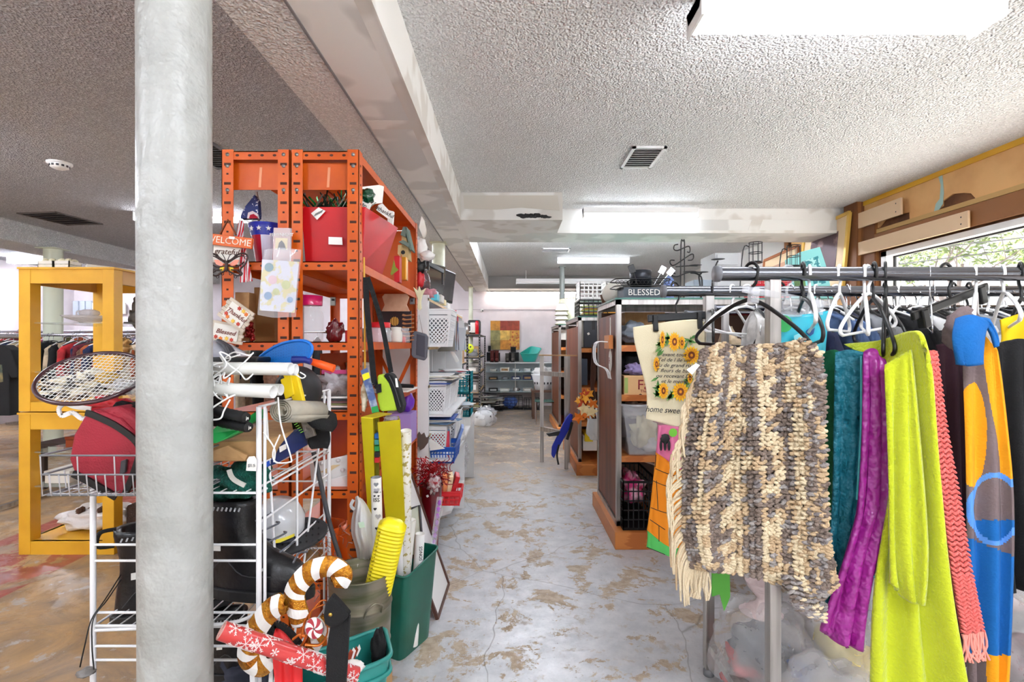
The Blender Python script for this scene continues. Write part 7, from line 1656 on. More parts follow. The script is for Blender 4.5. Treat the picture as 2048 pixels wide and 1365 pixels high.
for px, key, rz, lb in ((1502, 'black', -1.12, 'black hanger carrying the crocheted shawl'), (1577, 'clearclip', .3, 'clear clip hanger holding the turquoise printed pouch'), (1606, 'black', 1.25, 'black hanger just right of the rail post'), (1619, 'white', 1.1, 'white hanger beside the black one right of the post'),
    (1679, 'white', .85, 'white hanger carrying the dark green fleece'), (1729, 'white', 1.0, 'first of the bunched white hangers over the teal quilt'), (1736, 'white', .6, 'second of the bunched white hangers, over the satin'), (1748, 'black', 1.2, 'black hanger tight against the bunched white ones'), (1771, 'black', .9, 'black hanger left of the thin wire hook'), (1860, 'wire', .9, 'thin wire hook hanger over the long black clip bar'),
    (1952, 'white', .8, 'white hanger behind the blue grey fleece scarf'), (2006, 'white', .95, 'white hanger right of the blue grey fleece scarf'), (2041, 'black', 1.0, 'black hanger at the right edge of the picture')):
    o = hang(fx(px), 1.6, rz, lb, key)
    if 'shawl' in lb: o.scale = (1, 1, 1.3)
GC = [('black', (14, 14, 17)), ('white', (236, 236, 234)), ('navy', (34, 44, 84)), ('grey', (140, 142, 146)), ('burgundy', (110, 30, 44)), ('beige', (206, 186, 156)), ('pink', (226, 80, 130)), ('plaid brown', (130, 92, 70)), ('teal', (30, 120, 120)), ('olive', (104, 106, 66)), ('red', (200, 44, 48)), ('denim blue', (80, 104, 146)), ('lilac', (176, 160, 200)), ('rust orange', (190, 96, 50))]
GM = {n_: mat('cloth ' + n_, c_, .85, rgb2=tuple(int(q * .8) for q in c_), ns=30 if 'plaid' in n_ else 9, bump=.5, bs=40) for n_, c_ in GC}
def garment():
    t = thing('hanging_shirt', 'x', 'garment', (0, 0, 0)); rows = []
    prof = [(.0, .02, .03, .02), (-.015, .07, .05, .02), (-.05, .2, .1, .026), (-.11, .27, .1, .034), (-.3, .25, .07, .04), (-.55, .24, .05, .045), (-.78, .245, .05, .05)]
    for k, (z, w_, _, d) in enumerate(prof): rows.append([V(math.sin(2 * PI * i / 28) * d * (1 + .35 * math.sin(i * 2.3 + z * 4)) , math.cos(2 * PI * i / 28) * w_, z) for i in range(29)])
    MB().grid(rows).build('body', GM['white'], t, origin=(0, 0, 0)); MB().tube(smooth_path([(.012, -.22, -.10), (.03, -.26, -.25), (.02, -.27, -.5)], 4), .038, 10, flat=.6).build('sleeve', GM['white'], t)
    ha = MB().tube(smooth_path([(0, -.2, -.05), (0, 0, .015), (0, .2, -.05)], 4), .006, 6).build('hanger_arm', WHP, t); MB().tube(smooth_path([(0, -.026, .085), (0, -.0, .11), (0, .026, .088), (0, .01, .06), (0, 0, .0)], 4), .003, 6).build('hanger_hook', CHROME, ha)
    return t
GP = garment(); first = [True]
NUM = ['first', 'second', 'third', 'fourth', 'fifth', 'sixth', 'seventh', 'eighth', 'ninth', 'tenth', 'eleventh', 'twelfth', 'thirteenth', 'fourteenth', 'fifteenth', 'sixteenth', 'seventeenth', 'eighteenth', 'nineteenth', 'twentieth'] + ['twenty-' + q for q in ('first', 'second', 'third', 'fourth', 'fifth', 'sixth', 'seventh', 'eighth', 'ninth')]
def rackful(x0, x1, y, z, n, where, seed, wts=None, hs=1.0, rz=0, gap=None):
    rr = random.Random(seed)
    for k in range(n):
        c_ = rr.choice(GC[:2] + GC if wts is None else [g_ for g_ in GC if g_[0] in wts]); x = x0 + (x1 - x0) * (k + rr.uniform(.1, .9)) / n
        lb = f'{c_[0]} garment, {NUM[k]} from the left on {where}'; m_ = GM[c_[0]]; hk = rr.choice((WHP, BKP, CHROME))
        o = GP if first[0] else dup(GP); first[0] = False
        for ch in o.children:
            st = ch.name.split('.')[0]
            if st in ('body', 'sleeve'): recolor(ch, [m_])
            elif st == 'hanger_arm': recolor(ch, [rr.choice((WHP, BKP))])
        o['label'] = lb; o['group'] = 'clothes on ' + where; o.location = (x, y, z - .085); o.rotation_euler = (0, rr.uniform(-.04, .04), rz + rr.uniform(-.3, .3)); s_ = rr.uniform(.8, 1.05); o.scale = (rr.uniform(.8, 1.25), s_ * .95, s_ * hs * rr.uniform(.85, 1.15))
rackful(1.02, 2.2, RY[1], RZ, 19, 'the rear rail of the front right rack', 4, ('black', 'white', 'grey', 'black', 'denim blue', 'white', 'navy'), .95)
rackful(1.25, 3.2, 2.72, 1.60, 18, 'the near rail of the second right rack', 6, ('black', 'white', 'grey', 'navy', 'beige', 'red'), 1)
rackful(1.3, 3.2, 3.15, 1.60, 12, 'the window rail of the second right rack', 8)
for k in range(18):
    px = 1425 + k * 34 + (k * 17 % 11); ky = ('black', 'white', 'white', 'wire', 'black')[k % 5]; hang(P(px, 0, 2.12).x, 2.12, 1.2 - (k * 7 % 5) * .22, f'{"thin metal" if ky == "wire" else ky} empty hanger, {NUM[k]} from the left on the rear rail of the foreground rack', ky, group='empty hangers on the rear rail')
# ---- crocheted shawl of chunky stitches
def bil(rows, u, v):
    ny, nx = len(rows) - 1, len(rows[0]) - 1; x, y = u * nx, v * ny; i, j = min(int(x), nx - 1), min(int(y), ny - 1); a, b = x - i, y - j
    q = lambda jj, ii: P(*rows[jj][ii]); return (q(j, i) * (1 - a) + q(j, i + 1) * a) * (1 - b) + (q(j + 1, i) * (1 - a) + q(j + 1, i + 1) * a) * b
SH = [[(1402, 700, 1.52), (1445, 684, 1.50), (1468, 698, 1.50), (1505, 690, 1.47), (1560, 688, 1.44), (1605, 678, 1.40), (1640, 705, 1.36)],
      [(1388, 790, 1.52), (1430, 790, 1.47), (1466, 790, 1.50), (1510, 790, 1.45), (1565, 790, 1.43), (1612, 790, 1.38), (1648, 800, 1.36)],
      [(1366, 930, 1.52), (1415, 930, 1.46), (1460, 930, 1.50), (1512, 930, 1.44), (1570, 930, 1.43), (1618, 930, 1.38), (1650, 935, 1.36)],
      [(1365, 1060, 1.52), (1410, 1060, 1.47), (1462, 1060, 1.49), (1518, 1065, 1.44), (1575, 1070, 1.42), (1622, 1075, 1.38), (1656, 1080, 1.36)],
      [(1385, 1135, 1.52), (1420, 1142, 1.48), (1462, 1146, 1.49), (1520, 1155, 1.45), (1580, 1182, 1.42), (1630, 1210, 1.39), (1674, 1172, 1.37)]]
t = thing('crochet_shawl', 'chunky crocheted shawl in cream, taupe and grey stripes with fringe', 'shawl', P(1500, 1200, 1.45))
YA_ = [mat('cream yarn', (216, 198, 166), .95, bump=1, bs=250), mat('sand yarn', (190, 164, 130), .95, bump=1, bs=250), mat('taupe yarn', (134, 118, 108), .95, bump=1, bs=250, rgb2=(104, 90, 82), ns=60), mat('grey yarn', (158, 152, 148), .95, bump=1, bs=250, rgb2=(120, 112, 112), ns=50)]
mb = MB().use(2); mb.grid([[bil(SH, i / 30, j / 30) + V(0, .012, 0) for i in range(31)] for j in range(31)])
rr = random.Random(12); NC, NR = 27, 58
band = [2, 2, 3, 0, 1, 2, 2, 1, 1, 0, 0, 3, 2, 2, 0, 1, 1, 2, 2, 1, 0, 0, 3, 3, 2, 3, 3]
TPL = []
for j in range(5):
    for i in range(6):
        a, b = 2 * PI * i / 6, PI * j / 4; TPL.append((math.cos(b), math.sin(b) * math.cos(a), math.sin(b) * math.sin(a)))
TF = [(j * 6 + i, (j + 1) * 6 + i, (j + 1) * 6 + (i + 1) % 6, j * 6 + (i + 1) % 6) for j in range(4) for i in range(6)]
for j in range(NR):
    for i in range(NC):
        u, v = (i + .5 + rr.uniform(-.15, .15)) / NC, (j + .5 + rr.uniform(-.15, .15)) / NR; c = bil(SH, u, v) - V(0, rr.uniform(0, .006), 0); k = band[i]
        k = [0, 0, 1, 1, 1, 3, 2, 2, 3, 2][max(0, min(9, int(({0: 1.2, 1: 3.2, 3: 5.5, 2: 7.6}[k]) + 9 * noise.noise(V(i * .45, j * .23, 3)) + rr.uniform(-1.6, 1.6))))]
        for sgn in (1, -1):
            ang = sgn * (.16 + rr.uniform(-.3, .3)) + (1.3 if rr.random() < .16 else 0); L_, w_, h_ = rr.uniform(.008, .0125), rr.uniform(.0052, .0068), .0085
            ca, sa = math.cos(ang), math.sin(ang); mb.use(k); off = V(sgn * .0035, 0, sgn * .0028)
            mb.add([c + off + V(p[0] * L_ * ca - p[2] * w_ * sa, p[1] * h_, p[0] * L_ * sa + p[2] * w_ * ca) for p in TPL], TF, True)
mb.build('stitches', YA_, t)
mb = MB(); 
for k in range(62):
    v = .12 + .88 * k / 61; a = bil(SH, 0, v); L_ = rr.uniform(.1, .17); b = a + V(-.014 - .03 * math.sin(PI * min(1, v * 1.1)) * rr.uniform(.6, 1.1), -.006 * rr.random(), -L_ * .35); c_ = b + V(rr.uniform(-.006, .006), rr.uniform(-.01, .01), -L_ * .65)
    mb.use(rr.choice((0, 0, 1))); mb.tube(smooth_path([a + V(.01, 0, 0), b, c_], 3), [.0042, .0042, .004, .004, .0035, .0035, .0025], 6)
for k in range(20): a = bil(SH, k / 19 * .15, 1); mb.tube(smooth_path([a, a + V(rr.uniform(-.01, .01), 0, -.05), a + V(rr.uniform(-.015, .01), 0, -.09)], 3), .0035, 5)
mb.build('fringe', YA_[:2], t); slab([(1373, 740), (1392, 727), (1400, 731), (1384, 750)], 1.46, .001).build('price_tag', PAPER, t)
# lower corner flap
FL = [[(1560, 1150, 1.40), (1610, 1150, 1.40), (1650, 1150, 1.39)], [(1585, 1200, 1.38), (1620, 1215, 1.38), (1650, 1205, 1.38)], [(1590, 1218, 1.38), (1625, 1236, 1.38), (1649, 1246, 1.38)]]
mb = MB(); mb.use(2).grid([[bil(FL, i / 6, j / 6) for i in range(7)] for j in range(7)])
for j in range(11):
    for i in range(8):
        c = bil(FL, (i + .5) / 8, (j + .5) / 11); mb.use(rr.choice((0, 2, 3, 3))); ang = rr.uniform(-.5, .5); ca, sa = math.cos(ang), math.sin(ang); mb.add([c + V(p[0] * .012 * ca - p[2] * .005 * sa, p[1] * .007 - .004, p[0] * .012 * sa + p[2] * .005 * ca) for p in TPL], TF, True)
mb.build('corner_flap', YA_, t)
# ---- draped cloths
def drape(name, label, cat, rows, m, amp=.012, freq=3, nx=28, ny=30, solid=.006, parent=None, pn='cloth_layer', ph=0, wob=.0, ramp=True):
    mb = MB(); mb.sheet([O(r_, 1) if len(r_[0]) == 2 else [P(*q) for q in r_] for r_ in rows], nx, ny, amp, freq, ph, wob=wob, ramp=ramp)
    if parent is not None: return mb.build(pn, m, parent, solid=solid)
    t = thing(name, label, cat, P(*rows[-1][len(rows[-1]) // 2])); mb.build(pn, m, t, solid=solid); return t
TOW = mat('unbleached cotton', (232, 220, 186), .9, bump=.4, bs=300)
t = drape('sunflower_towel', 'cream flour sack towel printed with sunflowers and home sweet', 'towel', [[(1266, 655, 2.135), (1310, 648, 2.115), (1350, 642, 2.105), (1398, 640, 2.115), (1420, 655, 2.135)], [(1270, 690, 2.135), (1310, 690, 2.115), (1352, 690, 2.105), (1395, 690, 2.115), (1424, 700, 2.135)], [(1292, 780, 2.135), (1325, 780, 2.115), (1355, 780, 2.105), (1390, 780, 2.115), (1425, 780, 2.135)], [(1292, 838, 2.135), (1320, 846, 2.115), (1350, 854, 2.105), (1385, 862, 2.115), (1420, 860, 2.135)]], TOW, .006, 2.5, solid=.003, pn='towel_cloth')
h_ = hang(P(1350, 0, 2.12).x, 2.12, .05, 'black clip hanger holding the sunflower towel', 'blackclip'); h_.scale = (.72, 1.3, 1.45); h_.rotation_euler = (0, -.06, 0)
YP, OP, BC, GL_ = mat('sunflower yellow', (244, 196, 20), .7), mat('sunflower amber', (232, 150, 20), .7), mat('seed brown', (120, 56, 20), .8), mat('print green', (70, 124, 60), .8, rgb2=(110, 160, 80), ns=30)
def sunf(px, py, rx, ry, Y=2.091):
    mb = MB(); c = P(px, py, Y); n = 15
    for lay in (0, 1):
        for i in range(n):
            a = 2 * PI * (i + lay * .5) / n; s_ = Y / F; k = 1 - .18 * lay; q = lambda r, b: c + V(math.cos(b) * rx * r * s_, -.0008 * lay, math.sin(b) * ry * r * s_); mb.use(lay); mb.prism([q(.35, a - .1), q(.75 * k, a - .17), q(1 * k, a), q(.75 * k, a + .17), q(.35, a + .1)], (0, .0006, 0))
    mb.use(2); mb.prism([c + V(math.cos(i * PI / 8) * rx * .38 * Y / F, -.0015, math.sin(i * PI / 8) * ry * .38 * Y / F) for i in range(16)], (0, .001, 0)); mb.use(1).prism([c + V(math.cos(i * PI / 5) * rx * .16 * Y / F, -.002, math.sin(i * PI / 5) * ry * .16 * Y / F) for i in range(10)], (0, .001, 0)); mb.build('printed_sunflower', [YP, OP, BC], t)
mb = MB()
for k in range(46):
    px, py = rr.choice([(1322, 690), (1330, 678), (1370, 688), (1385, 682), (1316, 700), (1314, 760), (1318, 775), (1342, 790), (1375, 762), (1312, 785), (1338, 796), (1382, 770)]); c = P(px + rr.uniform(-5, 6), py + rr.uniform(-8, 8), 2.094); a = rr.uniform(0, PI); d = V(math.cos(a), 0, math.sin(a)) * .02; e = V(-d.z, 0, d.x) * .3; mb.prism([c - d, c + e, c + d, c - e], (0, .0005, 0))
mb.build('printed_leaf', GL_, t)
for q in ((1349, 684, 13, 21), (1325, 680, 6, 20), (1364, 686, 7, 15), (1383, 711, 18, 20), (1313, 729, 7, 17), (1327, 782, 11, 19), (1361, 784, 18, 21), (1380, 757, 6, 12)): sunf(*q)
for k, s_ in enumerate(('avant tout', 'Tel de l ile sur', 'lu de grand ru', 'T fleurs de bach', 'ou recevant Du', 'et le meme')): text(s_, P(1348, 710 + k * 10.7, 2.089), .022, (1, 0, -.02), (0, 0, 1), INK, t, shear=.35, squash=1.1)
text('home sweet h', P(1333, 821, 2.087), .036, (1, 0, -.06), (0, 0, 1), INK, t, shear=.3, squash=.85)
# pink orange green apron
t = thing('novelty_apron', 'pink, orange and green novelty cloth hanging below the sunflower towel', 'apron', P(1325, 1115, 2.1))
ap = lambda rows, m, pn: drape('', '', '', rows, m, .010, 2, 16, 14, .003, t, pn, ramp=False)
ap([[(1316, 850, 2.12), (1340, 852, 2.1), (1370, 855, 2.1)], [(1312, 905, 2.12), (1340, 925, 2.1), (1375, 950, 2.1)]], mat('candy pink cloth', (226, 120, 160), .8), 'pink_panel')
ap([[(1312, 905, 2.12), (1340, 925, 2.1), (1375, 950, 2.1)], [(1300, 1010, 2.12), (1330, 1040, 2.1), (1380, 1060, 2.1)], [(1294, 1060, 2.12), (1330, 1090, 2.1), (1380, 1100, 2.1)]], mat('vivid orange cloth', (248, 150, 22), .8), 'orange_panel')
ap([[(1295, 1060, 2.119), (1330, 1090, 2.099), (1380, 1100, 2.099)], [(1293, 1094, 2.12), (1330, 1110, 2.1), (1390, 1122, 2.1)]], mat('leaf green cloth', (90, 200, 100), .8), 'green_hem')
mb = MB()
for pts in ([(1311, 938), (1335, 948), (1360, 954)], [(1306, 962), (1330, 972), (1365, 980)], [(1313, 962), (1316, 1020)], [(1302, 1016), (1330, 1026), (1370, 1034)], [(1318, 1052), (1318, 1084)], [(1300, 1040), (1330, 1060)], [(1310, 935), (1312, 910)], [(1294, 1095), (1330, 1110)]): mb.tube(smooth_path(O(pts, 2.085), 4), .0016, 5)
mb.blob(P(1330, 878, 2.085), (.02, .003, .02), .2, 3, 8); 
for x in (1322, 1330, 1338): mb.blob(P(x, 892, 2.085), (.006, .003, .022), 0, 3, 8)
mb.build('black_outline', INK, t); one(MB().prism(O([(1424, 1140), (1460, 1140), (1461, 1195), (1449, 1224), (1440, 1190), (1424, 1195)], 1.62), (0, .006, 0)), 'green_hem_point', mat('grass green cloth', (90, 170, 66), .8), 'green pointed corner with dark edging below the crocheted shawl', 'cloth', bevel=.002)
MB().disc(P(1346, 866, 2.085), .018, 14, (0, -1, 0)).build('lime_spot', mat('lime print', (120, 200, 60)), t)
# turquoise pouch
t = thing('printed_pouch', 'turquoise printed plastic pouch with a bird and green circle', 'pouch', P(1610, 760, 1.66)); CY = mat('turquoise film', (40, 186, 208), .3, coat=.4)
MB().sheet([[P(1556, 628, 1.68), P(1600, 630, 1.66), P(1658, 622, 1.64)], [P(1556, 700, 1.68), P(1600, 700, 1.66), P(1650, 700, 1.64)], [P(1556, 790, 1.68), P(1600, 790, 1.66), P(1646, 790, 1.64)]], 14, 12, .004, 2, ramp=False).build('pouch_film', CY, t, solid=.004)
MB().disc(P(1568, 648, 1.645), .028, 20, (0, -1, 0)).build('green_circle', mat('print kelly', (40, 160, 80)), t); slab([(1612, 662), (1620, 656), (1624, 660), (1630, 656), (1627, 668), (1620, 673), (1614, 668)], 1.638, .001).build('bird_print', mat('print navy', (40, 80, 140)), t); slab([(1588, 672), (1606, 664), (1612, 690), (1590, 690)], 1.642, .001).build('window_print', mat('print ice', (150, 224, 232)), t)
Bx(1552, 602, 1640, 634, 1.655, .003).build('header_film', CLEAR, t)
DG, TQ, PU = mat('dark green fleece', (16, 104, 66), .95, bump=.6, bs=150), mat('teal quilting', (12, 108, 126), .55, bump=8, bs=26), mat('magenta satin', (144, 26, 126), .3, bump=9, bs=16, coat=.2)
drape('green_fleece', 'dark green fleece cloth hanging right of the crocheted shawl', 'cloth', [[(1648, 705, 1.62), (1670, 700, 1.58), (1698, 715, 1.56)], [(1650, 850, 1.62), (1672, 850, 1.58), (1694, 850, 1.56)], [(1650, 960, 1.62), (1668, 990, 1.58), (1680, 930, 1.56)], [(1650, 1150, 1.6), (1655, 1150, 1.6), (1662, 1150, 1.58)]], DG, .008, 1.5)
t = drape('teal_quilt', 'teal quilted jacket lining hanging behind the magenta satin', 'quilt', [[(1672, 705, 1.54), (1700, 700, 1.52), (1732, 706, 1.5)], [(1668, 850, 1.54), (1700, 850, 1.52), (1728, 850, 1.5)], [(1662, 1050, 1.54), (1690, 1050, 1.52), (1712, 1040, 1.5)], [(1640, 1235, 1.54), (1665, 1245, 1.52), (1690, 1220, 1.5)]], TQ, .01, 2, solid=.015)
MB().tube(smooth_path([P(1722, 712, 1.49), P(1722, 850, 1.49), P(1714, 1000, 1.49)], 5), .003, 6).build('zipper', mat('aqua zip', (90, 196, 200), .4), t)
t = drape('satin_throw', 'magenta purple satin jacket with teal piping, lowest point near the bags', 'jacket', [[(1728, 704, 1.46), (1748, 698, 1.45), (1770, 730, 1.44)], [(1726, 850, 1.46), (1752, 850, 1.45), (1782, 850, 1.44)], [(1716, 1000, 1.46), (1748, 1010, 1.45), (1780, 1000, 1.44)], [(1700, 1080, 1.46), (1720, 1110, 1.45), (1745, 1130, 1.44)], [(1644, 1242, 1.46), (1690, 1270, 1.45), (1726, 1230, 1.44)], [(1650, 1250, 1.46), (1690, 1285, 1.45), (1718, 1298, 1.44)]], PU, .012, 2.5, solid=.018)
drape('', '', '', [[(1742, 700, 1.47), (1770, 720, 1.45)], [(1745, 900, 1.47), (1778, 900, 1.45)], [(1735, 1140, 1.47), (1776, 1160, 1.45)]], PU, .01, 1.5, 14, 20, .02, t, 'rear_panel')
MB().tube(smooth_path([P(1781, 860, 1.43), P(1779, 1000, 1.43), P(1776, 1150, 1.43), P(1740, 1150, 1.43)], 5), .0035, 6).build('teal_piping', MATS['aqua zip'], t)
LI = mat('lime fleece', (190, 200, 22), .95, bump=1.2, bs=130, sheen=.3)
t = drape('lime_blanket', 'bright lime yellow fleece blanket folded over its hanger', 'blanket', [[(1690, 690, 1.60), (1760, 682, 1.50), (1832, 662, 1.36), (1850, 700, 1.33)], [(1775, 760, 1.45), (1795, 760, 1.42), (1840, 760, 1.36), (1862, 760, 1.33)], [(1780, 950, 1.44), (1805, 950, 1.41), (1845, 950, 1.36), (1878, 950, 1.32)], [(1745, 1180, 1.43), (1800, 1200, 1.40), (1848, 1200, 1.36), (1905, 1190, 1.31)], [(1740, 1420, 1.42), (1800, 1420, 1.38), (1870, 1420, 1.34), (1942, 1420, 1.28)]], LI, .016, 2.5, 40, 40, .012)
drape('', '', '', [[(1770, 730, 1.40), (1800, 712, 1.38), (1822, 700, 1.36)], [(1776, 900, 1.39), (1800, 900, 1.37), (1838, 900, 1.34)], [(1778, 1080, 1.39), (1800, 1090, 1.37), (1850, 1090, 1.33)], [(1780, 1165, 1.39), (1812, 1198, 1.37), (1846, 1212, 1.33)]], LI, .012, 2, 28, 28, .012, t, 'front_fold')
# salmon crochet scarf
PK_ = mat('salmon yarn', (226, 110, 104), .95, bump=1, bs=250); t = thing('crochet_scarf', 'long salmon pink crocheted scarf beside the lime blanket', 'scarf', P(1925, 1320, 1.33)); mb = MB()
SC = [[(1853, 702, 1.36), (1872, 702, 1.36)], [(1862, 850, 1.34), (1892, 850, 1.34)], [(1884, 1000, 1.33), (1920, 1000, 1.33)], [(1905, 1150, 1.32), (1945, 1150, 1.32)], [(1925, 1270, 1.32), (1968, 1262, 1.32)]]
mb.grid([[bil(SC, i / 4, j / 30) + V(0, .006, 0) for i in range(5)] for j in range(31)])
for j in range(58):
    for i in range(5):
        c = bil(SC, (i + .5) / 5, (j + .5) / 58); ang = (.7 if i % 2 else -.7) + rr.uniform(-.2, .2); ca, sa = math.cos(ang), math.sin(ang); mb.add([c + V(p[0] * .012 * ca - p[2] * .0045 * sa, p[1] * .007, p[0] * .012 * sa + p[2] * .0045 * ca) for p in TPL], TF, True)
mb.build('stitches', PK_, t); mb = MB()
for k in range(14): a = bil(SC, k / 13, 1); mb.tube(smooth_path([a, a + V(rr.uniform(-.01, .015), 0, -.04), a + V(rr.uniform(-.02, .03), 0, -.075)], 3), .003, 5)
mb.build('fringe', mat('pale salmon yarn', (236, 150, 136), .9), t)
# patterned fleece scarf
SCM = [mat('taupe fleece', (116, 100, 100), .95, bump=.6, bs=150), mat('ocean fleece', (10, 98, 170), .95, bump=.6, bs=150), mat('amber fleece', (240, 160, 10), .95, bump=.6, bs=150), mat('sky fleece', (90, 150, 226), .95, bump=.6, bs=150)]
t = thing('fleece_scarf', 'blue, grey and orange fleece scarf printed with large circles', 'scarf', P(1975, 1365, 1.38)); ctl = [[(1925, 690, 1.44), (1960, 670, 1.42), (1995, 700, 1.40)], [(1928, 850, 1.44), (1972, 850, 1.42), (2010, 850, 1.40)], [(1930, 1050, 1.43), (1976, 1050, 1.41), (2022, 1050, 1.39)], [(1935, 1420, 1.42), (1970, 1420, 1.40), (2012, 1420, 1.38)]]
mb = MB(); mb.sheet([[P(*q) for q in r_] for r_ in ctl], 90, 230, .014, 2)
for fi, f in enumerate(mb.f):
    c = sum((Vector(mb.v[i]) for i in f), Vector()) / 4; px, py = CX + c.x * F / c.y, HY - (c.z - EYE) * F / c.y; k = 0
    if py > 1085 + (px - 1960) * .4: k = 1
    if (px - 1945) ** 2 / 30 ** 2 + (py - 870) ** 2 / 105 ** 2 < 1 or (px > 1962 + (py - 680) * .14 and py < 960): k = 2
    e = math.hypot((px - 1990) / 55, (py - 1018) / 72); k = 3 if .86 < e < 1.02 else (1 if e < .86 and py > 1040 else k)
    if py > 1310: k = 0 if (px < 1975) else 2
    mb.m[fi] = k
mb.build('scarf_cloth', SCM, t, solid=.01)
MB().blob(P(1925, 660, 1.46), (.05, .03, .06), .25, 4, 14).build('knot_fold', SCM[0], t)
mb = MB(); mb.sheet([[P(1912, 640, 1.40), P(1945, 632, 1.38), P(1975, 648, 1.37)], [P(1905, 680, 1.38), P(1930, 672, 1.36), P(1968, 668, 1.37)], [P(1914, 728, 1.39), P(1935, 732, 1.37), P(1962, 728, 1.38)]], 14, 12, .006, 1.5); mb.build('blue_end', SCM[1], t, solid=.012); mb = MB(); mb.sheet([[P(1950, 632, 1.38), P(1980, 640, 1.37)], [P(1975, 660, 1.38), P(1994, 668, 1.38)], [P(1988, 695, 1.38), P(1998, 690, 1.38)]], 8, 10, .004, 1); mb.build('blue_end', SCM[1], t, solid=.012)
drape('navy_cloth', 'dark maroon and navy cloth hanging between the salmon scarf and the fleece', 'cloth', [[(1872, 690, 1.60), (1930, 680, 1.58)], [(1880, 850, 1.60), (1935, 850, 1.58)], [(1890, 1330, 1.60), (1945, 1330, 1.58)]], mat('maroon navy cloth', (50, 20, 34), .9), .01, 2)
drape('black_fleece', 'black fleece garment at the right edge of the picture', 'garment', [[(1990, 690, 1.46), (2040, 678, 1.44), (2110, 690, 1.42)], [(1996, 900, 1.46), (2050, 900, 1.43), (2120, 900, 1.40)], [(2010, 1180, 1.46), (2060, 1180, 1.43), (2130, 1180, 1.40)]], BLKF, .02, 3, 30, 30, .01)
drape('yellow_shirt', 'bright yellow top hanging at the upper right edge', 'garment', [[(2000, 640, 1.54), (2060, 625, 1.52), (2110, 640, 1.5)], [(2000, 690, 1.54), (2060, 690, 1.52), (2110, 690, 1.5)]], mat('sunny yellow cloth', (246, 206, 10), .85), .008, 2)
h_ = hang(P(1950, 0, 1.5).x, 1.6, .35, 'long black clip bar hanger holding the fleece scarf', 'blackclip'); h_.location.z = RZ; h_.rotation_euler = (0, -.28, .35); h_.scale = (1.15, 1, 1.2)
# bags under the rack
CB_ = mat('clear bag film', (232, 230, 232), .1, alpha=.32, bump=7, bs=12, coat=.8)
def bag(c, r, seed, label, inner, knot=True):
    t = thing('clothes_bag', label, 'bag', (c[0], c[1], c[2] - r[2] * .82), 'clear bags of clothes under the rack'); c = Vector(c)
    MB().blob(c, r, .14, seed, 28, 2.2, flat_bottom=.82).build('plastic_film', CB_, t)
    for k, (m_, dx, dz) in enumerate(inner): MB().blob(c + V(dx * r[0], -r[1] * .22, dz * r[2]), (r[0] * .5, r[1] * .6, r[2] * .34), .3, seed + k, 12).build('cloth_or_shade_fill', m_, t)
    if knot: 
        MB().lathe(c + V(0, 0, r[2] * .92), [(r[0] * .42, -r[2] * .1), (.02, .02), (.015, .035), (.05, .075), (.06, .1)], 18).build('knotted_top', mat('pinkish film', (226, 206, 206), .2, alpha=.8, bump=2, bs=40), t)
RC, BC_, CC = mat('coral cloth', (196, 60, 66), .9), mat('blue cloth', (70, 120, 196), .9), mat('cream cloth', (232, 212, 130), .9)
bag((1.0, 2.0, .17), (.195, .19, .2), 3, 'large tied clear bag of coral and blue clothes under the rack', [(RC, -.35, -.3), (BC_, .35, -.25), (mat('slate cloth', (40, 54, 72), .9), -.1, .25), (CC, 0, -.6)])
bag((1.31, 2.0, .19), (.15, .16, .17), 5, 'bag with a pale yellow cushion right of the tied bag', [(CC, -.1, .2), (CC, .2, -.2)], False); bag((1.1, 1.74, .145), (.15, .12, .16), 7, 'smooth clear bag nearest the camera at the bottom', [(mat('stone cloth', (190, 180, 170), .9), 0, 0)], False)
bag((1.5, 2.3, .2), (.2, .2, .24), 9, 'clear bag with lilac clothes at the back under the rack', [(GM['lilac'], 0, 0)]); bag((1.95, 2.0, .19), (.2, .2, .23), 11, 'clear bag of burgundy clothes at the right edge under the rack', [(GM['burgundy'], 0, 0)])
# ================================================================ left room
YW = mat('mustard painted wood', (232, 176, 44), .45, rgb2=(222, 164, 36), ns=4); YG = mat('gold wood side', (206, 156, 78), .5, rgb2=(190, 140, 64), ns=3, kind='wave', stretch=(3, 3, .3))
X0, X1, YF_, YB_ = -3.28, -2.645, 3.33, 4.0; PW = .077
def ycab(z0, z1, label, rb, rt, shelves):
    t = thing('display_cabinet', label, 'cabinet', ((X0 + X1) / 2, (YF_ + YB_) / 2, z0))
    for x in (X0, X1 - PW):
        for y in (YF_, YB_ - PW): MB().box((x, y, z0), (x + PW, y + PW, z1)).build('corner_post', YW, t, bevel=.002)
    for zz_, h in ((z0, rb), (z1 - rt, rt)):
        for y in (YF_ + .003, YB_ - .03): MB().box((X0 + PW, y, zz_), (X1 - PW, y + .027, zz_ + h)).build('rail', YW, t)
        for x in (X0 + .003, X1 - .03): MB().box((x, YF_ + PW, zz_), (x + .027, YB_ - PW, zz_ + h)).build('rail', YG, t)
    MB().box((X0 - .006, YF_ - .006, z1), (X1 + .006, YB_ + .006, z1 + .012)).build('top_board', YW, t); MB().box((X0 + .01, YF_ + .01, z0 + rb - .012), (X1 - .01, YB_ - .01, z0 + rb)).build('floor_board', YW, t)
    for z in shelves: MB().box((X0 + .03, YF_ + .03, z - .007), (X1 - .03, YB_ - .03, z)).build('glass_shelf', mat('clear shelf glass', (206, 226, 220), .05, alpha=.3), t)
    return t
ycab(0, .935, 'lower mustard yellow open display cabinet with the pinecone bag', .088, .10, [.45, .68]); ycab(.955, 1.905, 'upper mustard yellow display cabinet holding crystal on glass shelves', .062, .095, [1.22, 1.55])
c = V(-2.95, 3.5, 1.551); t = thing('crystal_bowl', 'cut crystal platter and teapot on the upper glass shelf', 'bowl', c); CR = mat('cut crystal', (226, 218, 214), .08, alpha=.6, bump=3, bs=60)
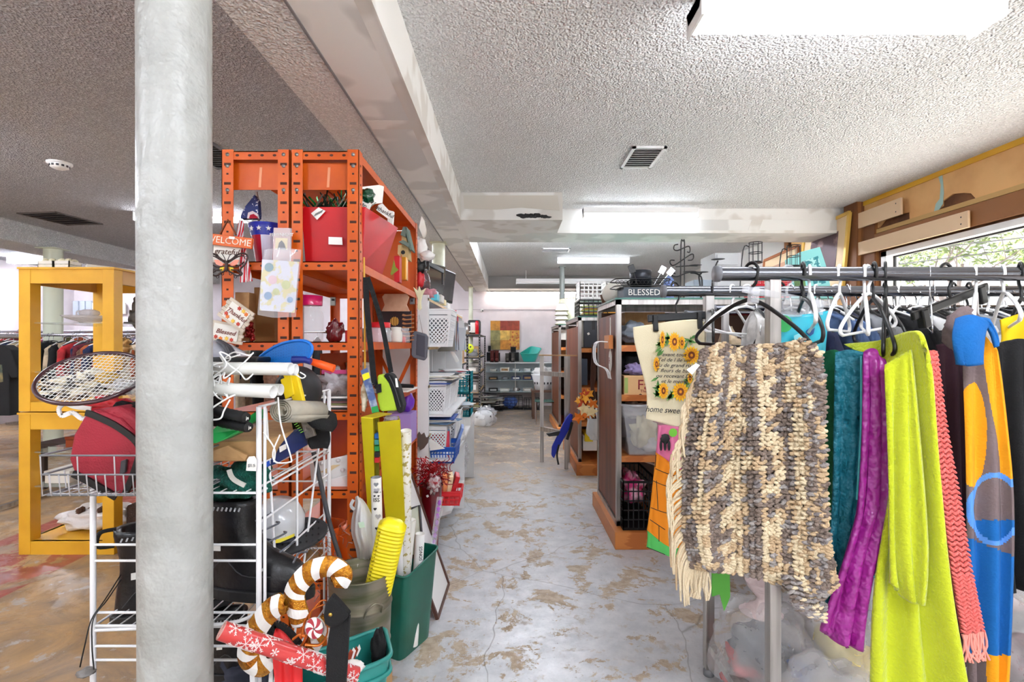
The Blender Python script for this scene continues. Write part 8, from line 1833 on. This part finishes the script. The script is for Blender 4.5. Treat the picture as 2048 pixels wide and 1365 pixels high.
MB().lathe(c, [(.05, 0), (.06, .01), (.12, .03), (.15, .05), (.12, .035)], 24, sx=1.1).build('platter', CR, t); MB().lathe(c + V(0, 0, .035), [(.03, 0), (.06, .03), (.055, .05), (.03, .06)], 20).build('teapot', CR, t); MB().tube(smooth_path([c + V(-.055, 0, .085), c + V(-.09, 0, .08), c + V(-.085, 0, .05), c + V(-.055, 0, .05)], 4), .006, 6).build('handle', CR, t)
t = thing('bronze_statuette', 'dark bronze seated figurine on the glass shelf beside the column', 'statuette', (-2.73, 3.7, 1.551)); MB().blob((-2.73, 3.65, 1.60), (.05, .05, .06), .3, 3, 12).blob((-2.735, 3.65, 1.67), (.025, .03, .05), .2, 4, 10).blob((-2.735, 3.65, 1.73), (.018, .02, .022), .1, 5, 10).build('figure', mat('dark bronze', (86, 80, 74), .45, .4), t); MB().box((-2.79, 3.6, 1.5515), (-2.68, 3.72, 1.565)).build('plinth', mat('dark bronze', (86, 80, 74)), t)
c = V(-2.76, 3.55, 1.221); t = thing('gold_figurine', 'gilt figurine of a cherub like shape on the middle glass shelf', 'figurine', c); mb = MB()
for k in range(9): mb.blob(c + V(R.uniform(-.05, .05), R.uniform(-.03, .03), .04 + k * .022), (.035, .03, .03), .35, k, 8)
mb.build('gilt_figure', mat('aged gilt', (190, 150, 90), .4, .4, rgb2=(140, 104, 60), ns=20), t)
for x0, x1, y, z, h, nm, lb, m_ in ((-3.12, -2.95, 3.5, .681, .075, 'wooden_box', 'reddish wooden box on the top glass shelf of the lower cabinet', mat('cherry wood', (150, 64, 32), .35)), (-3.19, -3.02, 3.42, .451, .085, 'cream_box', 'cream gift box like a thick book on the low glass shelf', OFFW), (-2.99, -2.84, 3.45, .451, .08, 'wooden_box', 'brown wooden case right of the cream box', mat('walnut case', (120, 70, 40), .4))):
    t = thing(nm, lb, 'box', ((x0 + x1) / 2, y, z)); MB().box((x0, y, z), (x1, y + .28, z + h * .7)).build('box_body', m_, t, bevel=.003); MB().box((x0 - .004, y - .004, z + h * .7), (x1 + .004, y + .284, z + h)).build('lid', m_, t, bevel=.004)
t = thing('pinecone_bag', 'open white plastic bag of brown pinecones in the bottom of the yellow cabinet', 'bag', (-2.95, 3.6, .09)); MB().blob((-2.97, 3.6, .165), (.23, .15, .085), .2, 6, 22, 2.2, flat_bottom=.8).build('plastic_bag', mat('milky bag film', (226, 220, 216), .3, bump=2, bs=30), t); mb = MB()
for k in range(16): mb.lathe((-2.97 + R.uniform(-.08, .1), 3.5 + R.uniform(-.03, .1), .2 + R.random() * .03), [(.0001, 0), (.02, .01), (.012, .014), (.022, .022), (.014, .026), (.018, .034), (.0001, .045)], 8)
mb.build('pinecone', mat('pinecone', (84, 52, 34), .8), t)
one(MB().box((-2.62, 3.45, .42), (-2.35, 3.6, .50)), 'plaid_blanket', mat('buffalo plaid', (176, 30, 44), .9, rgb2=(40, 16, 20), ns=24, kind='check'), 'red and black plaid cloth beside the yellow cabinet', 'blanket', bevel=.01); one(MB().box((-2.66 + .02, 3.42, .0), (-2.3, 3.8, .30)), 'brown_hamper', mat('dark brown pile', (70, 50, 42), .95, bump=5, bs=60), 'dark brown woolly pouffe right of the yellow cabinet', 'pouffe', bevel=.02)
one(MB().box((-2.6, 3.46, .301), (-2.36, 3.7, .419)), 'brown_cushion', MATS['dark brown pile'], 'dark brown shaggy cushion under the plaid cloth', 'cushion', bevel=.02)
# apples in white crates on top
for k, x in enumerate((-3.14, -3.03)):
    t = thing('fruit_crate', ['left', 'right'][k] + ' small white crate of pale green fruit on the yellow cabinet', 'crate', (x, 3.42, 1.918), 'white crates of decorative fruit'); mb = MB()
    for z in (1.92, 1.945): mb.box((x - .052, 3.37, z), (x + .052, 3.376, z + .022)).box((x - .052, 3.464, z), (x + .052, 3.47, z + .022)).box((x - .052, 3.37, z), (x - .046, 3.47, z + .022)).box((x + .046, 3.37, z), (x + .052, 3.47, z + .022))
    mb.build('slatted_side', OFFW, t); MB().box((x - .05, 3.372, 1.918), (x + .05, 3.468, 1.922)).build('base', OFFW, t)
    for j, (dx, dy) in enumerate(((-.022, -.02), (.024, -.02), (-.022, .024), (.024, .024))):
        o = one(MB().lathe((x + dx, 3.42 + dy, 1.944), [(.0001, .003), (.012, 0), (.022, .018), (.02, .034), (.01, .042), (.0001, .038)], 14), 'decorative_apple', mat('cream green apple', (214, 206, 170), .5, rgb2=(90, 140, 60), ns=18, nlo=.55, nhi=.65), f'{["front left", "front right", "back left", "back right"][j]} pale fruit in the {["left", "right"][k]} white crate', 'fruit', 'decorative fruit in small crates')
one(MB().prism([(-2.98, 3.5, 1.918), (-2.9, 3.42, 1.918), (-2.64, 3.9, 1.918), (-2.72, 3.95, 1.918)], (0, 0, .035)), 'white_strip', WHITE, 'long white packaged strip lying along the yellow cabinet top', 'strip')
# clothing racks in the left room
def lrack(x0, x1, y, z, label):
    t = thing('clothes_rack', label, 'clothes rack', ((x0 + x1) / 2, y, 0)); MB().tube([(x0, y, z), (x1, y, z)], .016, 10).build('rail', CHROME, t)
    for x in (x0 + .05, x1 - .05): MB().box((x, y - .02, 0), (x + .04, y + .02, z - .01)).build('post', STEEL, t); MB().box((x, y - .25, 0.02), (x + .04, y + .25, .05)).build('foot', STEEL, t)
lrack(-7.2, -2.6, 6.2, 1.52, 'long clothes rack behind the yellow cabinet'); lrack(-8.2, -2.2, 7.6, 1.60, 'middle clothes rack in the left room'); lrack(-8.8, -2.2, 8.9, 1.62, 'farthest clothes rack near the left back wall')
rackful(-6.5, -4.6, 6.2, 1.52, 26, 'the long rack behind the yellow cabinet', 15, ('black', 'burgundy', 'plaid brown', 'navy', 'beige', 'red', 'rust orange', 'grey')); rackful(-4.6, -2.9, 6.2, 1.52, 14, 'the right half of the long left rack', 16, ('black', 'plaid brown', 'navy', 'beige', 'red', 'rust orange'))
rackful(-8, -3.4, 7.6, 1.60, 29, 'the middle rack of the left room', 17); rackful(-8.7, -3.4, 8.9, 1.62, 26, 'the farthest rack of the left room', 18, ('white', 'denim blue', 'grey', 'black', 'lilac'))
t = thing('black_tshirt', 'black T shirt with a printed front hanging at the left edge', 'shirt', (-4.4, 4.4, .7)); Y = 4.35
slab([(-60, 705), (-20, 694), (5, 690), (22, 700), (34, 740), (35, 755), (22, 757), (18, 750), (20, 832), (-60, 832)], Y, .10).build('shirt_body', BLKF, t, bevel=.03, seg=3); slab([(-20, 728), (4, 730), (6, 764), (-20, 770)], Y - .003, .002).build('print_panel', mat('dull gold print', (150, 130, 80), .7, rgb2=(60, 70, 60), ns=10), t); MB().tube(smooth_path([P(-5, 690, 4.4), P(-4, 676, 4.4), P(2, 672, 4.4)], 3), .004, 5).build('hanger_hook', CHROME, t)
lrack(-5.6, -4.25, 4.4, 1.47, 'short clothes rack carrying the black T shirt at the left edge')
t = thing('landscape_canvas', 'pale grey and white mountain canvas on the far left wall', 'painting', P(20, 640, 10.2)); Bx(-60, 602, 34, 645, 10.24, .04).build('canvas', mat('grey cloud print', (214, 212, 214), .7, rgb2=(150, 146, 148), ns=3), t)
t = thing('wall_shutters', 'grey blue shutter panels leaning on the left back wall', 'panel', P(165, 640, 10.1)); 
for k in range(3): Bx(145 + k * 13, 602, 156 + k * 13, 640, 10.18, .05).build('panel', mat('powder blue panel', (186, 194, 206), .6), t, bevel=.01)
one(Bx(182, 606, 250, 628, 10.2, .03), 'white_shelf_board', OFFW, 'cream wall shelf right of the shutter panels', 'shelf')
t = thing('low_table', 'dark low table with goods behind the lower yellow cabinet', 'table', (-4.0, 5.0, 0)); MB().box((-4.6, 4.8, .42), (-3.5, 5.3, .45)).build('top', mat('dark table', (60, 46, 40), .5), t)
for x in (-4.55, -3.58):
    for y in (4.83, 5.24): MB().box((x, y, 0), (x + .04, y + .04, .42)).build('leg', MATS['dark table'], t)
